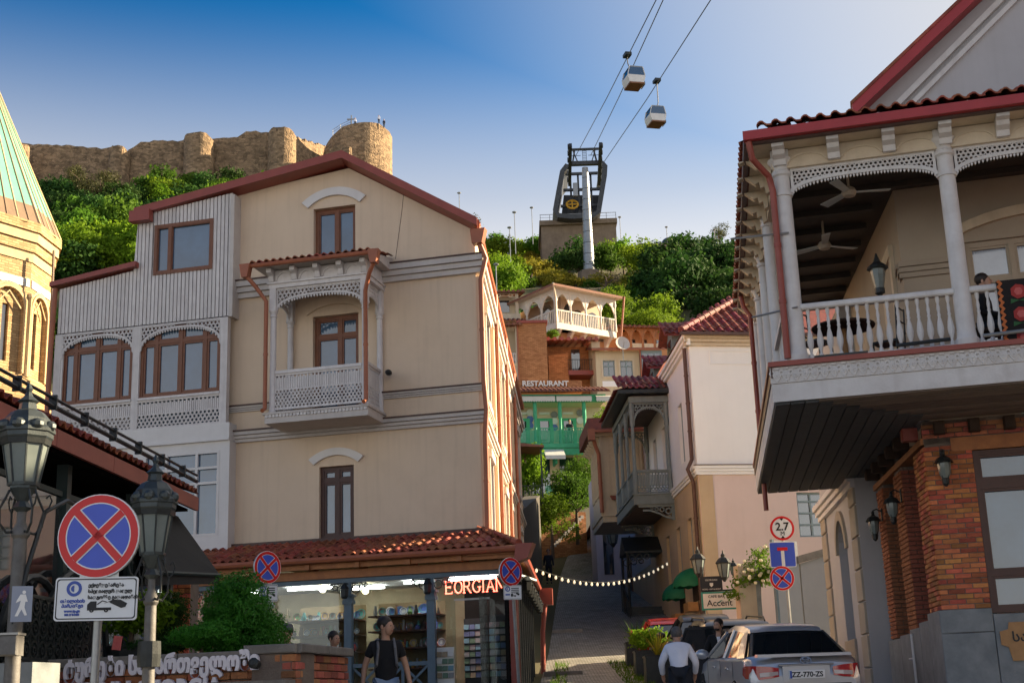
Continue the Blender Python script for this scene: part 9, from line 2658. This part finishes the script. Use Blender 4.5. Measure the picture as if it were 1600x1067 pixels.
part('window', MB().prism([(-.5, .92), (.5, .92), (.35, 1.38), (-.3, 1.38)], -.01, .01), MT['carglass'], dr)
mb = MB().strip([(-.53, .92), (-.32, 1.40), (.36, 1.40), (.53, .92)], .045, -.025, .025); part('window_frame', mb, DARKC, dr)
# ------------------------------------------------------------------ planters, string lights and small street things
def planter(px, py, Y, w, h, lab, key, s_, plab, leafm, n, leaf, asp):
 p = at(px, py, Y)
 o = thing('planter_box', lab, 'planter', T(p.x, Y, gz(Y) + .05))
 part('box', MB().box(-w, w, -w, w, 0, h), MT['iron'], o); part('rim', MB().box(-w - .02, w + .02, -w - .02, w + .02, h, h + .04), MT['iron'], o)
 part('soil', MB().box(-w + .03, w - .03, -w + .03, w - .03, h + .041, h + .05), MT['beamend'], o)
 pl_ = thing('potted_plant', plab, 'plant', T(p.x, Y, gz(Y) + .05 + h))
 if key == 'blade':
  for k in range(38):
   a = rnd.uniform(0, 6.28); ln = s_ * rnd.uniform(.6, 1.1); b = rnd.uniform(.25, .8)
   mb = MB(); wd = .025
   q = [Vector((math.cos(a) * ln * b * t, math.sin(a) * ln * b * t, ln * (t - .45 * b * t * t))) for t in (0, .4, .75, 1)]
   sd = Vector((-math.sin(a), math.cos(a), 0)) * wd
   for i in range(3): mb.add([q[i] - sd * (1 - i / 3), q[i] + sd * (1 - i / 3), q[i + 1] + sd * (1 - (i + 1) / 3.01), q[i + 1] - sd * (1 - (i + 1) / 3.01)], [(0, 1, 2, 3)])
   part('leaf', mb, leafm, pl_)
 else:
  link('foliage', leaf_cloud(px, n, rlobes(px, 7, s_, s_ * .6, s_ * .45), leaf, leafm, 'foliage', asp=asp), pl_)
  part('stem', MB().tube([(0, 0, -.1), (0, 0, s_)], .02, 5), MT['bark'], pl_)
planter(1028, 1030, 34.0, .33, .62, 'black planter box beside the black sedan', 'blade', .85, 'yellow-green spiky leaved plant in the nearest planter', MT['leafyellow'], 0, 0, 0)
planter(1010, 1010, 36.5, .33, .62, 'black planter box holding the round bright shrub', 'leaf', .42, 'round bright green shrub in a street planter', MT['leafbright'], 2600, .045, .55)
planter(994, 990, 39.5, .33, .62, 'black planter box furthest up the cobbled street', 'blade', .9, 'dark green fan of leaves in the upper planter', MT['leafdark'], 0, 0, 0)
gs = MB(); rg = random.Random(3)
for k in range(1500):
 Y = rg.uniform(32.5, 41); s_ = rg.random()
 x = at(985 + (1030 - 985) * (41 - Y) / 8.5, 1000, Y).x - rg.uniform(.1, .75) if s_ < .7 else street_edge(Y)[0] + rg.uniform(.3, .7)
 a = rg.uniform(0, 6.28); h = rg.uniform(.05, .16); z = gz(Y) + .05
 gs.add([(x - .012 * math.cos(a), Y - .012 * math.sin(a), z), (x + .012 * math.cos(a), Y + .012 * math.sin(a), z), (x + rg.uniform(-.05, .05), Y + rg.uniform(-.05, .05), z + h)], [(0, 1, 2)])
gr_ = link('grass', gs.mesh('grass', MT['leaf'])); gr_['kind'] = 'stuff'; gr_['label'] = 'short green grass tufts along the cobbled street edges'
# string of bulbs across the street
pts = []
A_, B_ = at(838, 888, 38.5), at(1042, 878, 46.0)
for k in range(25):
 f = k / 24; p = A_.lerp(B_, f); p.z -= .95 * 4 * f * (1 - f) * .55; pts.append(p)
sl_ = thing('string_lights', 'string of pale round bulbs sagging across the cobbled street', 'string lights', Matrix())
part('wire', MB().tube(pts, .012, 4), MT['iron'], sl_, Matrix())
MT['palebulb'] = flat('pale_bulb', (.85, .80, .62), .2, emit=.12)
bm = MB().lathe([(.015, 0), (.03, -.04), (.034, -.08), (.015, -.11)], (0, 0, 0), 8).mesh('bulb', MT['palebulb'])
for p in pts[::1]: link('bulb', bm, sl_, Matrix.Translation(p))
# white climbing roses over the gate pillar
p = at(1185, 905, 38.6)
rs = thing('rose_bush', 'white flowering rose bush spilling over the gate pillar', 'bush', Matrix.Translation(p))
link('foliage', leaf_cloud(77, 2600, [(0, 0, .25, .45, .7), (.35, .1, .1, .35, .7), (-.4, 0, -.05, .3, .6), (-.75, -.1, -.4, .18, .8), (.1, 0, .7, .2, .9)], .05, MT['leaf'], 'foliage', asp=.55), rs)
MT['petal'] = mat('cream_petals', (.72, .68, .50), (.66, .6, .42), 8, .7, .1)
fm = MB().ball((0, 0, 0), .055, .055, .045, 7, 5, .12).mesh('flower', MT['petal'])
for k in range(26): link('flower', fm, rs, T(rnd.gauss(0, .33), -.35 + rnd.uniform(-.12, .1), .2 + rnd.gauss(0, .25)))
part('stem', MB().tube([(0, .1, -1.5), (.05, 0, .3)], .03, 5), MT['bark'], rs)
# ------------------------------------------------------------------ unseen house added beyond the right edge to shade the foreground
nh = thing('square_house', 'pale plastered two-storey house on the square opposite the pavilion', 'house', T(12.5, 4, gz(4)))
hs_ = [[(a, z), (a + 1.1, z), (a + 1.1, z + 1.9), (a, z + 1.9)] for a in (2, 5.5, 9, 12.5, 16) for z in (1.2, 5.4)]
FN = Fac(12.5, -8, 0, 1, gz(4), True)
part('wall', MB().wall([(0, -1.5), (23.5, -1.5), (23.5, 10.2), (0, 10.2)], hs_, 0, .25), MT['pinkwall'], nh, FN.M)
part('side_wall', MB().box(23.2, 23.5, .01, 9, -1.5, 10.2), MT['pinkwall'], nh, FN.M); part('side_wall', MB().box(0, .3, .01, 9, -1.5, 10.2), MT['pinkwall'], nh, FN.M)
for h in hs_: win(nh, FN.M, h[0][0], h[1][0], h[0][1], h[2][1], .12, MT['bluewood'], MT['panedark'], (0, .5, 1), (0, .7, 1), .07, inner=0)
part('cornice', moulding(MB(), -.2, 23.7, 9.9, 10.2, 0, .25), MT['whitewall'], nh, FN.M)
part('roof', MB().add([(-.4, -.4, 10.2), (23.9, -.4, 10.2), (20, 4.5, 12.6), (4, 4.5, 12.6), (-.4, 9.4, 10.2), (23.9, 9.4, 10.2)], [(0, 1, 2, 3), (0, 3, 4), (1, 5, 2), (4, 3, 2, 5)]), MT['tilebrown'], nh, FN.M)
